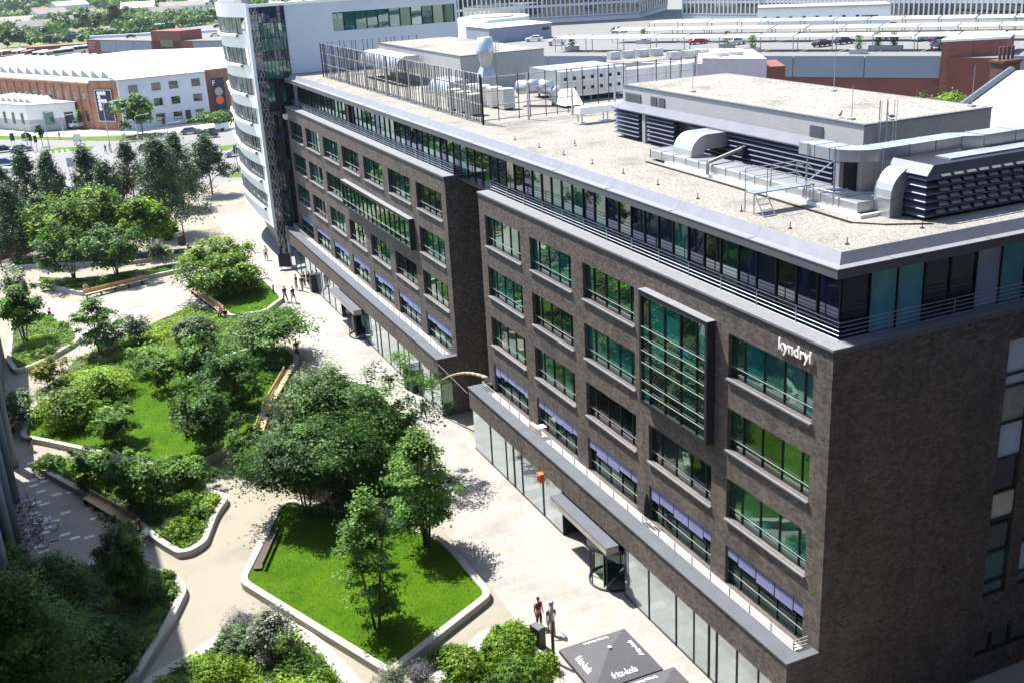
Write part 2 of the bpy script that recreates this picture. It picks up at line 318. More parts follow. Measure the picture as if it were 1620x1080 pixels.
# street beyond the plaza
sheet('road', [(-140, 150), (-40, 152), (10, 146), (60, 152), (60, 235), (20, 224), (-12, 236), (-40, 262), (-140, 300)], -.02, M['asph'])
def strip(name, pts, z, mat): return sheet(name, [G(*p) for p in pts], z, mat)
strip('pavement', [(-60, 208), (0, 206), (70, 210), (160, 206), (260, 200), (380, 188), (380, 208), (230, 212), (100, 217), (0, 215), (-60, 217)], .012, pm('pavement_pale', (.5, .47, .42), .9, 0, .08, .3))
strip('verge', [(-60, 218), (0, 215), (100, 218), (215, 215), (240, 222), (150, 223), (60, 221), (0, 221), (-60, 224)], .016, M['verge'])
strip('verge', [(60, 242), (90, 234), (150, 232), (140, 238), (110, 240), (80, 243)], .016, M['verge'])
strip('verge', [(345, 232), (380, 228), (400, 230), (400, 236), (350, 238)], .016, M['verge'])
strip('verge', [(355, 277), (400, 272), (420, 276), (400, 280), (360, 281)], .016, M['verge'])
mb = MB()
for a, b in [((-50, 190), (55, 182)), ((-50, 176.5), (55, 168))]:
    for k in range(14): 
        p, q = Vector((*a, .018)).lerp(Vector((*b, .018)), k / 14), Vector((*a, .018)).lerp(Vector((*b, .018)), (k + .45) / 14); n_ = Vector((-(q - p).y, (q - p).x, 0)).normalized() * .08
        mb.add([tuple(p - n_), tuple(q - n_), tuple(q + n_), tuple(p + n_)], [(0, 1, 2, 3)])
for k in range(7): mb.box((-27 + k * 1.1, 205, .014), (-26.5 + k * 1.1, 209, .018))
tag(mb.build('road_markings', M['line'], fix=False), kind='structure')
# ---- planted beds with low white concrete walls
def leafcloud(name, P, S, Nrm, tone, mat, parent=None, loc=(0, 0, 0), asp=.6):
    """P: n x 3 leaf centres, S: size, Nrm: normals, tone: 0..1"""
    n = len(P); nr = Nrm / (np.linalg.norm(Nrm, axis=1, keepdims=True) + 1e-9)
    a = np.cross(nr, rng.normal(size=(n, 3))); a /= np.linalg.norm(a, axis=1, keepdims=True) + 1e-9; b = np.cross(nr, a)
    S = S.reshape(-1, 1); V = np.empty((n, 4, 3))
    V[:, 0] = P - a * S * .5; V[:, 1] = P + b * S * asp * .5 + nr * S * .1 - a * S * .05; V[:, 2] = P + a * S * .5; V[:, 3] = P - b * S * asp * .5 + nr * S * .1 - a * S * .05
    V -= np.array(loc); me = bpy.data.meshes.new(name)
    me.vertices.add(4 * n); me.vertices.foreach_set('co', V.reshape(-1).astype(np.float32)); me.loops.add(4 * n); me.loops.foreach_set('vertex_index', np.arange(4 * n, dtype=np.int32))
    me.polygons.add(n); me.polygons.foreach_set('loop_start', np.arange(0, 4 * n, 4, dtype=np.int32)); me.polygons.foreach_set('loop_total', np.full(n, 4, np.int32))
    at = me.attributes.new('tone', 'FLOAT', 'FACE'); at.data.foreach_set('value', np.clip(tone, 0, 1).astype(np.float32))
    for m in (mat if isinstance(mat, list) else [mat]): me.materials.append(m)
    me.update(); me.validate(); return link(name, me, parent)
class VN:                                     # smooth value noise for patches of planting
    def __init__(s, k): s.d = rng.normal(size=(6, 2)) * k; s.p = rng.uniform(0, 6.28, 6)
    def __call__(s, x, y): return sum(np.sin(x * d[0] + y * d[1] + p) for d, p in zip(s.d, s.p)) / 6 * 1.4
def cover(poly, z, dens, label=None, mats=('mid', 'dark', 'lime', 'grey'), hmax=.55, leaf=.17):
    p = np.array(poly); A = abs(area(poly)); n = int(A * dens); x0, y0 = p.min(0); x1, y1 = p.max(0)
    k = int(n * (x1 - x0) * (y1 - y0) / max(A, 1) * 1.05) + 10; X = rng.uniform(x0, x1, k); Y = rng.uniform(y0, y1, k); ok = inside(poly, X, Y); X, Y = X[ok], Y[ok]
    f1, f2, f3 = VN(1.1), VN(2.4), VN(.8); a = f1(X, Y); h = hmax * np.clip(.45 + .5 * f3(X, Y) + .35 * f2(X, Y), .1, 1.3)
    m = len(X); lp = 6; XX, YY, HH, AA = (np.repeat(v, lp) for v in (X, Y, h, a)); q = len(XX)
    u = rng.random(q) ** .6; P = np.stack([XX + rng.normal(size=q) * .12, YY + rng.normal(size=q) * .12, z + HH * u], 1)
    Nn = np.stack([rng.normal(size=q) * .6, rng.normal(size=q) * .6, np.abs(rng.normal(size=q)) + .5], 1)
    sel = np.digitize(AA + .35 * np.repeat(f2(X, Y), lp), [-.25, .1, .38])
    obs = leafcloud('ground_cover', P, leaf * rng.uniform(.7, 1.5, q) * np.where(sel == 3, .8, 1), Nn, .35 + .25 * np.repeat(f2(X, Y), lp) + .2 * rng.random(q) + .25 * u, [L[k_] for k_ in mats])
    obs.data.polygons.foreach_set('material_index', sel.astype(np.int32)); return tag(obs, label, 'plants', kind='stuff')
BEDS = {}
def bed(key, px, label, fill, h=.45, wd=.42, rad=1.0, dens=26, world=False, mats=('mid', 'dark', 'lime', 'grey'), hmax=.5, wall=True, clabel=None):
    out = px if world else [G(x, y, h) for x, y in px]
    if area(out) < 0: out = out[::-1]
    out = rounded(out, rad); inn = inset(out, wd); BEDS[key] = inn
    if wall:
        t = thing('planter_wall', label, 'planter wall', (*out[0], 0)); n = len(out); mb = MB()
        vs = [(x, y, 0) for x, y in out] + [(x, y, h) for x, y in out] + [(x, y, h) for x, y in inn] + [(x, y, .0) for x, y in inn]
        fs = [(r_ * n + i, r_ * n + (i + 1) % n, (r_ + 1) * n + (i + 1) % n, (r_ + 1) * n + i) for r_ in range(3) for i in range(n)]
        mb.add(vs, fs); mb.build('wall_body', M['coping'], t, bevel=.02)
        mb = MB(); d = 0                       # joints between the cast pieces
        for i in range(n):
            a, b = Vector(out[i]), Vector(out[(i + 1) % n]); L_ = (b - a).length; s = 2.4 - d
            while s < L_:
                p = a.lerp(b, s / L_); e = (b - a).normalized(); nn = Vector((-e.y, e.x)); c = p + nn * (wd / 2 - .002)
                mb.obox((c.x, c.y, h / 2 + .004), .012, wd + .006, h, math.atan2(e.y, e.x)); s += 2.4
            d = (d + L_) % 2.4
        mb.build('joint', M['concrete'], t)
    zf = h - .08
    s_ = inset(out, wd - .02)
    if fill == 'lawn':
        sheet('lawn', s_, zf, M['lawn'])
        p = np.array(s_); A = abs(area(s_)); n = int(A * 60); X = rng.uniform(p[:, 0].min(), p[:, 0].max(), n * 2); Y = rng.uniform(p[:, 1].min(), p[:, 1].max(), n * 2); ok = inside(inset(out, wd + .08), X, Y); X, Y = X[ok], Y[ok]; q = len(X)
        f = VN(1.5)
        g = leafcloud('grass', np.stack([X, Y, np.full(q, zf + .03)], 1), rng.uniform(.06, .13, q), np.stack([rng.normal(size=q), rng.normal(size=q), rng.random(q) * .9 + .2], 1), .5 + .2 * f(X, Y) + rng.random(q) * .3, L['grass'], asp=.3); tag(g, 'short green grass of the %s' % (clabel or 'lawn'), 'grass', kind='stuff')
    else:
        tag(sheet('soil', s_, zf - .1, M['soil']), kind='structure'); cover(s_, zf - .1, dens, clabel, mats, hmax)
L['grass'] = leafmat('grass_blade', (.05, .14, .006), (.11, .24, .014), .3)
W_ = 'low white concrete planter wall '
bed('front', [(376, 918), (436, 800), (455, 788), (560, 806), (640, 826), (700, 848), (722, 868), (781, 937), (616, 1066)], W_ + 'round the diamond lawn with two young trees', 'lawn', rad=.75, clabel='diamond lawn in front of the brick building')
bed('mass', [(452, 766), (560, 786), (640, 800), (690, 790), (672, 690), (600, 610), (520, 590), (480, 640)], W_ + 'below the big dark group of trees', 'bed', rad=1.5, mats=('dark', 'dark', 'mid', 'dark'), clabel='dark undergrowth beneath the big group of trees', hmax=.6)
bed('central', [(30, 690), (62, 695), (140, 712), (290, 745), (400, 690), (432, 630), (475, 562), (455, 545), (400, 548), (320, 570), (220, 590), (48, 637)], W_ + 'round the sloping lawn with many small trees', 'lawn', rad=1.0, clabel='lawn among the small multi stemmed trees')
bed('middle', [(62, 615), (140, 603), (215, 586), (318, 566), (398, 545), (440, 525), (400, 500), (300, 480), (235, 510), (120, 562), (95, 585)], W_ + 'of the long leafy bed beside the bright square', 'bed', rad=1.0, dens=30, mats=('mid', 'lime', 'lime', 'grey'), clabel='loose leafy planting of the long bed beside the square', wall=False, h=.3)
bed('west', [(15, 515), (45, 500), (80, 494), (127, 528), (124, 538), (76, 566), (50, 578), (22, 586), (10, 570)], W_ + 'of the bed with one tree at the left edge', 'bed', rad=.8, mats=('lime', 'mid', 'mid', 'grey'), clabel='green planting under the tree by the left edge')
bed('upper', [(52, 446), (130, 463), (232, 437), (312, 420), (310, 412), (230, 424), (130, 440), (60, 436)], W_ + 'with a long timber bench facing the square', 'bed', rad=.7, mats=('mid', 'dark', 'lime', 'grey'), clabel='planting behind the long timber bench')
bed('far', [(10, 422), (84, 417), (200, 414), (318, 399), (300, 392), (200, 402), (80, 405), (25, 410)], W_ + 'of the furthest bed under the tall maples', 'bed', rad=.7, mats=('mid', 'dark', 'lime', 'lav'), clabel='planting of the furthest bed under the maples')
bed('right', [(288, 447), (310, 436), (420, 440), (450, 470), (420, 492), (362, 500), (335, 478)], W_ + 'of the small lawn under the pale round trees', 'lawn', rad=.8, clabel='small lawn under the pale round trees')
bed('lower', [(60, 740), (180, 806), (215, 827), (249, 856), (280, 874), (303, 870), (327, 855), (345, 808), (366, 782), (300, 762), (130, 720), (80, 725)], W_ + 'of the leafy bed with a curved lower corner', 'bed', rad=1.3, mats=('mid', 'dark', 'lime', 'grey'), clabel='leafy planting above the curved wall corner', hmax=.7)
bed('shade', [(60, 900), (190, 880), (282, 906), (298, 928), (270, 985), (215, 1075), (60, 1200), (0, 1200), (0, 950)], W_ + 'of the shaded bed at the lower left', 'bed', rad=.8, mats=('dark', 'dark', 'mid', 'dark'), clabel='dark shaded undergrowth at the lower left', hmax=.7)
bed('bottom', [(325, 1020), (372, 985), (440, 975), (500, 1010), (560, 1075), (600, 1130), (400, 1200), (200, 1130), (230, 1075)], '', 'bed', rad=1.4, mats=('mid', 'lime', 'mid', 'lav'), clabel='mixed planting at the bottom edge left of the diamond lawn', hmax=.9, wall=False, h=.2, dens=32)
bed('corner', [(765, 998), (800, 990), (835, 1008), (880, 1060), (930, 1120), (880, 1200), (560, 1200), (620, 1100), (690, 1070), (735, 1035)], '', 'bed', rad=1.3, mats=('mid', 'lime', 'mid', 'grey'), clabel='clipped green planting beside the dark lamp post', hmax=.8, wall=False, h=.2, dens=34)
for key, lab in (('bottom', 'flat white kerb edging the planting left of the diamond lawn'), ('corner', 'flat white kerb edging the planting beside the lamp post')):
    inn = BEDS[key]; out = inset(inn, -.75); n = len(inn); mb = MB()
    mb.add([(x, y, 0) for x, y in out] + [(x, y, .1) for x, y in out] + [(x, y, .1) for x, y in inn] + [(x, y, 0) for x, y in inn], [(r_ * n + i, r_ * n + (i + 1) % n, (r_ + 1) * n + (i + 1) % n, (r_ + 1) * n + i) for r_ in range(3) for i in range(n)])
    tag(mb.build('kerb', M['coping']), lab, 'kerb')
# benches: timber seat and back set on the planter walls
def bench(pa, pb, side, label, h=.47, back=True, mat='wood'):
    a, b = Vector(G(*pa, h)), Vector(G(*pb, h)); e = (b - a); ln = e.length; e.normalize(); nn = Vector((-e.y, e.x)) * side; rz = math.atan2(e.y, e.x); c = (a + b) / 2
    t = thing('timber_bench', label, 'bench', (c.x, c.y, 0)); mb = MB()
    for k in range(4): q = c + nn * (.07 + k * .125); mb.obox((q.x, q.y, h + .02), ln, .11, .05, rz)
    mb.build('seat', M[mat], t); 
    if back:
        mb = MB(); q = c + nn * .62
        for k in range(3): mb.obox((q.x, q.y, h + .12 + k * .14), ln, .05, .125, rz)
        mb.build('backrest', M[mat], t)
    mb = MB()
    for k in range(int(ln / 1.6) + 1): q = a.lerp(b, min(1, (k * 1.6 + .2) / ln)) + nn * .3; mb.obox((q.x, q.y, h / 2 - .03), .06, .5, h - .06, rz)
    mb.build('bench_support', M['capdark'], t); return t
bench((136, 467), (236, 442), 1, 'long timber bench with backrest facing the bright square')
bench((426, 650), (462, 586), 1, 'pale timber bench with backrest beside the big tree group')
bench((405, 725), (424, 660), 1, 'timber bench half hidden under branches left of the big tree group')
bench((208, 834), (130, 788), -1, 'timber bench on the shaded wall of the leafy bed')
bench((345, 493), (300, 458), -1, 'pale timber bench along the small lawn with round trees')
bench((400, 900), (426, 842), -1, 'dark timber bench back on the left wall of the diamond lawn', mat='wood_d')
# ------------------------------------------------------------------ the brick office building
def AX(px, py, x=0.0):
    d = ray(px, py); t = (x - CAM.x) / d.x; p = CAM + d * t; return (p.y, p.z)
def AY(px, py, y):
    d = ray(px, py); t = (y - CAM.y) / d.y; p = CAM + d * t; return (p.x, p.z)
WF = lambda off: (lambda u, v, d: (off + d, u, v))       # facade facing the plaza: u = y, v = z, d = inward
SF = lambda off: (lambda u, v, d: (u, off + d, v))       # facade facing the camera side: u = x
def wall_grid(mb, u0, u1, v0, v1, holes, depth=.3):
    us = sorted({u0, u1, *[h[0] for h in holes], *[h[1] for h in holes]}); vs = sorted({v0, v1, *[h[2] for h in holes], *[h[3] for h in holes]})
    for i in range(len(us) - 1):
        for j in range(len(vs) - 1):
            a, b, c, d = us[i], us[i + 1], vs[j], vs[j + 1]; mu, mv = (a + b) / 2, (c + d) / 2
            if any(h[0] < mu < h[1] and h[2] < mv < h[3] for h in holes): continue
            mb.quad((a, c, 0), (b, c, 0), (b, d, 0), (a, d, 0))
    for a, b, c, d in holes:
        mb.quad((a, c, 0), (a, d, 0), (a, d, depth), (a, c, depth)); mb.quad((b, c, 0), (b, d, 0), (b, d, depth), (b, c, depth))
        mb.quad((a, d, 0), (b, d, 0), (b, d, depth), (a, d, depth)); mb.quad((a, c, 0), (b, c, 0), (b, c, depth), (a, c, depth))
def panes(mb, us, vs, d, pick, tilt=.006, gap=.0):
    for i in range(len(us) - 1):
        for j in range(len(vs) - 1):
            mb.k = pick(i, j); t1, t2 = random.uniform(-tilt, tilt), random.uniform(-tilt, tilt)
            a, b, c, e = us[i], us[i + 1], vs[j], vs[j + 1]
            mb.quad((a, c, d - t1 - t2), (b, c, d + t1 - t2), (b, e, d + t1 + t2), (a, e, d - t1 + t2))
GL = ['glass', 'glass_b', 'glass_d', 'glass_l', 'glass_v', 'glass_t']
def window(root, T, u0, u1, v0, v1, rec=.26, ms=(.0, .13, .36, .6, .84, 1), tr=.55, sill=True, blind=False, wts=(6, 3, 2, 0, 0), fr=.05):
    us = [u0 + (u1 - u0) * m for m in ms]; vs = [v0, v0 + tr, v1]
    mb = MB(T); ch = random.choices(range(5), wts, k=len(us)); base = random.choices(range(5), wts)[0]
    ch = [base if random.random() < .55 else c for c in ch]
    panes(mb, us, vs, rec, lambda i, j: ch[i])
    if blind:
        for q in range(len(mb.m)): mb.m[q] = 5 if random.random() < .85 else 1
    win = mb.build('window', [M[g] for g in GL], root, fix=False)
    mb = MB(T)
    for u in us: mb.box((u - fr / 2, v0, rec - .06), (u + fr / 2, v1, rec + .02))
    for v in (v0 + .03, v1 - .03): mb.box((u0, v - .03, rec - .055), (u1, v + .03, rec + .02))
    mb.build('window_frame', M['frame'], win)
    mb = MB(T); mb.box((u0, vs[1] - .014, rec - .085), (u1, vs[1] + .014, rec - .062)); mb.build('transom', M['alu'], win)
    if sill:
        mb = MB(T); mb.box((u0 - .04, v0 - .1, -.12), (u1 + .04, v0 - .02, rec)); mb.build('sill', M['sill'], win)
    if blind:
        mb = MB(T)
        for i in range(len(us) - 1):
            n = random.choice([5, 5, 6, 7]);
            for k in range(n):
                z = v1 - .08 - k * .105; mb.add([(us[i] + .04, z, rec - .16), (us[i + 1] - .04, z, rec - .16), (us[i + 1] - .04, z - .05, rec - .2), (us[i] + .04, z - .05, rec - .2)], [(0, 1, 2, 3)])
        mb.build('sun_blind', M['glass_l2'], win, fix=False)
    return win
M['glass_l2'] = pm('blind_slat', (.2, .2, .34), .5, .3, .05)
ZS = 14.855; ZT = ZS + 2.045; ST = 3.5; ZC = 18.29; ZL = 4.73
office = thing('office_building', 'long dark brown brick office building with gravel roof and glazed top floor', 'building', (8, 45, 0))
RC = [(28.87, 34.42), (21.97, 27.48), (14.98, 20.61), (8.03, 13.72), (1.09, 6.80)]
LC = [(q - 5.55, q) for q in (90.17, 83.16, 76.09, 69.2, 62.22, 55.19, 48.19)]
WT, WP = WF(0.0), WF(-1.63)
def rows(i): return (ZS - i * ST, ZT - i * ST)
# right block
OR = (7.82, 13.80, 11.2, 17.19)                              # two-storey bay window on the right block
OL = (49.35, 69.0, 11.2, 13.72)                              # long bay window on the left block
def block(u0, u1, cols, bay, bayrows):
    holes = []
    for ci, (a, b) in enumerate(cols):
        for r_ in range(4):
            z0, z1 = rows(r_)
            if r_ == 3: z0 = 4.35; z1 = 6.42
            if r_ in bayrows and bay[0] - .5 < (a + b) / 2 < bay[1] + .5: continue
            holes.append((a, b, z0, z1))
    mb = MB(WT); wall_grid(mb, u0, u1, 3.2, ZC - .1, holes); mb.T = None
    # end walls
    mb.quad((0, u0, 0), (0, u0, ZC - .1), (18.5 if u0 == 0 else 3.2, u0, ZC - .1), (18.5 if u0 == 0 else 3.2, u0, 0)) if u0 != 0 else None
    mb.quad((0, u1, 0), (0, u1, ZC - .1), (3.2, u1, ZC - .1), (3.2, u1, 0))
    mb.build('brick_wall', M['brick'], office, fix=False)
    for h in holes:
        t = h[3] < 7
        window(office, WT, *h, tr=.52 if not t else .62, sill=not t, blind=t, wts=(6, 3, 2, 0, 0) if not t else (5, 1, 4, 0, 1))
    # parapet cap
    mb = MB(); e = .06
    mb.box((-e, u0 - (e if u0 == 0 else 0), ZC - .1), (.8, u1 + e, ZC)); mb.build('parapet_cap', M['cap'], office)
    mb = MB(); mb.box((-e + .004, u0 - e + .01, ZC - .22), (-.0, u1 + e - .01, ZC - .1)); mb.build('parapet_trim', M['capdark'], office)
block(0, 35.4, RC, OR, (0, 1)); block(41.66, 91.4, LC, OL, (1,))
# south wall with its strip of windows
sh_ = [(9.2, 10.68, 4.4, 16.85), (11.3, 12.8, 4.4, 16.85), (9.1, 16.0, 1.2, 2.43)]
mb = MB(SF(0.0)); wall_grid(mb, 0, 18.5, 0, ZC - .1, sh_, .22); mb.build('brick_wall', M['brick'], office, fix=False)
mb = MB(); mb.box((.802, -.06, ZC - .1), (18.5, .62, ZC - .002)); mb.box((0, -.056, ZC - .22), (18.5, 0, ZC - .1)); mb.build('parapet_cap', M['fascia'], office)
SM = [M['blindp'], M['blindy'], pm('grey_blind', (.42, .42, .4), .8), M['glass_d'], M['glass_b']]
for ii, (a, b) in enumerate(((9.2, 10.68), (11.3, 12.8))):
    mb = MB(SF(0.0))
    for z1, z0, k in [(16.85, 15.3, 0), (15.2, 14.75, 0), (14.65, 13.05, 2), (12.95, 11.35, 0), (11.25, 9.7, 3), (9.6, 8.35, 1), (8.25, 6.7, 3), (6.6, 5.15, 4), (5.05, 4.4, 4)]:
        mb.k = k if not ii else random.choice([0, 1, 3, 4]); mb.quad((a, z0, .18), (b, z0, .18), (b, z1, .18), (a, z1, .18))
    w_ = mb.build('window', SM, office, fix=False); mb = MB(SF(0.0))
    for z in (4.42, 15.25, 14.7, 13.0, 11.3, 9.65, 8.3, 6.65, 5.1, 16.83): mb.box((a + .03, z - .05, .1), (b - .03, z + .05, .2))
    for u in (a, b): mb.box((u - .02, 4.4, .09), (u + .035, 16.85, .21))
    mb.build('window_frame', M['frame'], w_)
mb = MB(SF(0.0)); mb.quad((9.1, 1.2, .2), (16, 1.2, .2), (16, 2.43, .2), (9.1, 2.43, .2)); w_ = mb.build('window', M['glass_d'], office, fix=False); mb = MB(SF(0.0))
for x in (9.13, 10.2, 11.4, 12.6, 13.8, 15): mb.box((x - .03, 1.2, .1), (x + .03, 2.43, .22))
mb.box((9.1, 1.18, .08), (16, 1.24, .23)); mb.build('window_frame', M['frame'], w_)
# recess between the blocks
mb = MB(); mb.quad((3.2, 35.4, 0), (3.2, 41.66, 0), (3.2, 41.66, ZC - .3), (3.2, 35.4, ZC - .3)); mb.build('brick_wall', M['brick'], office, fix=False)
mb = MB(); mb.box((1.0, 35.5, ZC - .32), (3.3, 41.6, ZC - .24)); mb.build('terrace_link', M['capdark'], office)
# podium: brick band, metal ledge, gutter, rail, shopfront
def podium(u0, u1, gaps, muls, name_end):
    mb = MB(WP); mb.quad((u0, 3.15, 0), (u1, 3.15, 0), (u1, ZL - .08, 0), (u0, ZL - .08, 0)); mb.T = None
    z0 = 0 if u0 == 0 else 3.15
    mb.quad((-1.63, u0, z0), (0, u0, z0), (0, u0, ZL - .08), (-1.63, u0, ZL - .08)); mb.quad((-1.63, u1, 3.15), (0, u1, 3.15), (0, u1, ZL - .08), (-1.63, u1, ZL - .08))
    if u0 == 0: mb.quad((-1.63, 0, 0), (-1.63, .5, 0), (-1.63, .5, 3.15), (-1.63, 0, 3.15)); mb.quad((-1.63, .5, 0), (-1.4, .5, 0), (-1.4, .5, 3.15), (-1.63, .5, 3.15))
    mb.quad((-1.63, u0, 3.15), (-1.63, u1, 3.15), (1.2, u1, 3.15), (1.2, u0, 3.15))
    if u0: mb.quad((-.6, u0 + .001, 0), (3, u0 + .001, 0), (3, u0 + .001, 3.15), (-.6, u0 + .001, 3.15))
    mb.build('podium_wall', M['brick'], office, fix=False)
    mb = MB(); mb.box((-1.69, u0 - .05, ZL - .08), (-.85, u1 + .05, ZL)); mb.box((-.85, u0 - .05, ZL - .08), (-.003, u0 + .55, ZL)); mb.box((-.85, u1 - .55, ZL - .08), (-.003, u1 + .05, ZL)); mb.build('ledge', M['ledge'], office)
    mb = MB(); mb.box((-.85, u0 + .55, ZL - .5), (-.004, u1 - .55, ZL - .42)); mb.build('gutter_floor', M['concrete'], office)
    mb = MB(); ya, yb = u0 + .62, u1 - .62
    for z in (.06, .24, .42):
        mb.tube((-.8, ya, ZL + z), (-.8, yb, ZL + z), .028, n=5)
        for y in (ya, yb): mb.tube((-.8, y, ZL + z), (-.1, y, ZL + z), .028, n=5)
    rail = mb.build('ledge_rail', M['alu'], office)
    mb = MB(); n = int((yb - ya) / 1.5)
    for i in range(n + 1): y = ya + (yb - ya) * i / n; mb.box((-.83, y - .02, ZL - .3), (-.79, y + .02, ZL + .45))
    mb.build('rail_post', M['galvd'], rail)
    gmb = MB(WF(-1.45)); us = sorted(muls)
    for a, b in zip(us[:-1], us[1:]):
        if any(g0 - .1 < (a + b) / 2 < g1 + .1 for g0, g1 in gaps): continue
        gmb2 = MB(WF(-1.45)); t = random.uniform(-.012, .012); gmb2.quad((a + .03, .05, t), (b - .03, .05, -t), (b - .03, 3.0, -t), (a + .03, 3.0, t))
        g = gmb2.build('shopfront_pane', M['glass_s'], office, fix=False)
        f = MB(WF(-1.45)); f.box((a - .03, 0, -.05), (a + .03, 3.15, .08)); f.box((a + .03, 2.98, -.04), (b - .03, 3.05, .06)); f.box((a + .03, 0, -.04), (b - .03, .06, .05)); f.build('mullion', M['frame'], g)
    if u0:                                                   # glazed corner return by the gap
        g = MB(SF(u0)); g.quad((-1.45, .9, 0), (-.6, .9, 0), (-.6, 3.0, 0), (-1.45, 3.0, 0)); g.k = 1; g.quad((-1.45, .05, 0), (-.6, .05, 0), (-.6, .85, 0), (-1.45, .85, 0)); g.build('corner_pane', [M['glass_b'], M['glass_d']], office, fix=False)
podium(0, 35.4, [(13.9, 21.3)], [.5, 2.1, 3.7, 5.3, 5.95, 7.2, 8.8, 11.4, 13.95, 21.3, 24.0, 27.1, 28.4, 29.6, 32.2, 35.3], 0)
c2a, c2b = G(570, 490, 3.05)[1], G(527, 455, 3.05)[1]
podium(41.66, 91.4, [(c2a + .2, c2b - .4)], [41.76, 44, 46.6, 49.2, 50.4, 52, 54.5, 57, 58.2, c2a + .2, c2b - .4] + [c2b - .4 + (91.3 - c2b + .4) * i / 9 for i in range(1, 10)], 0)
for ca, cb, sgn in ((14.2, 21.0, 1), (c2a, c2b, 0)):
    mb = MB(); mb.box((-2.4, ca, 2.58), (-1.64, cb, 3.0)); cn = mb.build('entrance_canopy', pm('canopy_concrete', (.42, .38, .31), .75, 0, .12, .9), office, bevel=.02)
    mb = MB(); mb.box((-2.42, ca - .02, 3.0), (-1.634, cb + .02, 3.03)); mb.build('canopy_top', M['ledge'], cn)
    # recess and revolving door
    ra, rb = (13.95, 21.3) if sgn else (c2a + .2, c2b - .4)
    mb = MB(); mb.quad((1.0, ra, 0), (1.0, rb, 0), (1.0, rb, 3.15), (1.0, ra, 3.15)); mb.quad((-1.45, ra, 0), (1, ra, 0), (1, ra, 3.15), (-1.45, ra, 3.15)); mb.quad((-1.45, rb, 0), (1, rb, 0), (1, rb, 3.15), (-1.45, rb, 3.15))
    mb.build('entrance_glass', M['glass_d'], office, fix=False)
    dc = (-1.15, ra + (1.75 if sgn else 1.6)); mb = MB()
    mb.lathe([(1.42, .0), (1.42, .12), (1.35, .14)], (*dc, 0), 28); mb.lathe([(0, 2.32), (1.45, 2.32), (1.45, 2.55), (0, 2.55)], (*dc, 0), 28)
    for k in range(8): t = k * math.pi / 4; mb.tube((dc[0] + 1.36 * math.cos(t), dc[1] + 1.36 * math.sin(t), .1), (dc[0] + 1.36 * math.cos(t), dc[1] + 1.36 * math.sin(t), 2.4), .04)
    dr = mb.build('revolving_door', M['capdark'], office)
    mb = MB(); mb.obox((dc[0], dc[1], 1.2), 2.5, .03, 2.2, .6); mb.obox((dc[0], dc[1], 1.2), 2.5, .03, 2.2, .6 + math.pi / 2); mb.build('door_leaf', M['glass'], dr)
# bay windows
def bay(b, ms, trs, mats, tint):
    u0, u1, z0, z1 = b; mb = MB(WF(-.45)); e = .18
    mb.box((u0, z1 - .22, 0), (u1, z1, .46)); mb.box((u0, z0, 0), (u1, z0 + .2, .46)); mb.box((u0, z0 + .2, 0), (u0 + e, z1 - .22, .46)); mb.box((u1 - e, z0 + .2, 0), (u1, z1 - .22, .46))
    fr = mb.build('bay_window', M['capdark'], office)
    mb = MB(WF(-.45)); mb.box((u0 - .02, z1, -.02), (u1 + .02, z1 + .03, .447)); mb.build('bay_roof', M['cap'], fr)
    us = [u0 + e + (u1 - u0 - 2 * e) * m for m in ms]; vs = [z0 + .2] + trs + [z1 - .22]
    mb = MB(WF(-.45)); panes(mb, us, vs, .1, lambda i, j: random.choices(range(3), tint)[0]); mb.build('bay_glass', [M[g] for g in mats], fr, fix=False)
    mb = MB(WF(-.45))
    for u in us[1:-1]: mb.box((u - .025, vs[0], .03), (u + .025, vs[-1], .12))
    mb.build('bay_mullion', M['frame'], fr)
    mb = MB(WF(-.45))
    for v in trs + [vs[-1] + .005]: mb.box((us[0], v - .013, .0), (us[-1], v + .013, .03))
    mb.build('bay_transom', M['alu'], fr)
bay(OR, (0, .13, .37, .62, .87, 1), [11.95, 12.5, 13.45, 14.1, 14.75, 15.35], ['glass', 'glass_b', 'glass_d'], (6, 3, 3))
bay(OL, [i / 15 for i in range(16)], [11.95], ['glass', 'glass_b', 'glass_d'], (7, 1, 2))
# lettering on the brick by the corner
def text_mesh(s, size, ext, font=None):
    cu = bpy.data.curves.new('text', 'FONT'); cu.body = s; cu.size = size; cu.extrude = ext; cu.align_x = 'LEFT'; cu.offset = .006 * size
    ob = bpy.data.objects.new('text', cu); col.objects.link(ob); dg = bpy.context.evaluated_depsgraph_get()
    me = bpy.data.meshes.new_from_object(ob.evaluated_get(dg)); bpy.data.objects.remove(ob); bpy.data.curves.remove(cu); return me
def text_obj(name, s, size, ext, mat, parent, X, Y, loc, fitw=None, fith=None):
    me = text_mesh(s, size, ext); X, Y = Vector(X), Vector(Y); Z = X.cross(Y)
    xs = [v.co.x for v in me.vertices]; ys = [v.co.y for v in me.vertices]
    kx = fitw / (max(xs) - min(xs)) if fitw else 1; ky = fith / (max(ys) - min(ys)) if fith else kx
    x0 = min(xs); o0 = oloc(parent)
    for v in me.vertices:
        p = X * ((v.co.x - x0) * kx) + Y * (v.co.y * ky) + Z * v.co.z + Vector(loc) - o0; v.co = p
    me.materials.clear(); me.materials.append(mat); return link(name, me, parent)
ya, za = AX(1235, 550.5); yb, zb = AX(1286, 573)
text_obj('wall_lettering', 'kyndryl', 1, .025, M['white'], office, (0, -1, 0), (0, 0, 1), (-.1, ya, za), fitw=ya - yb)
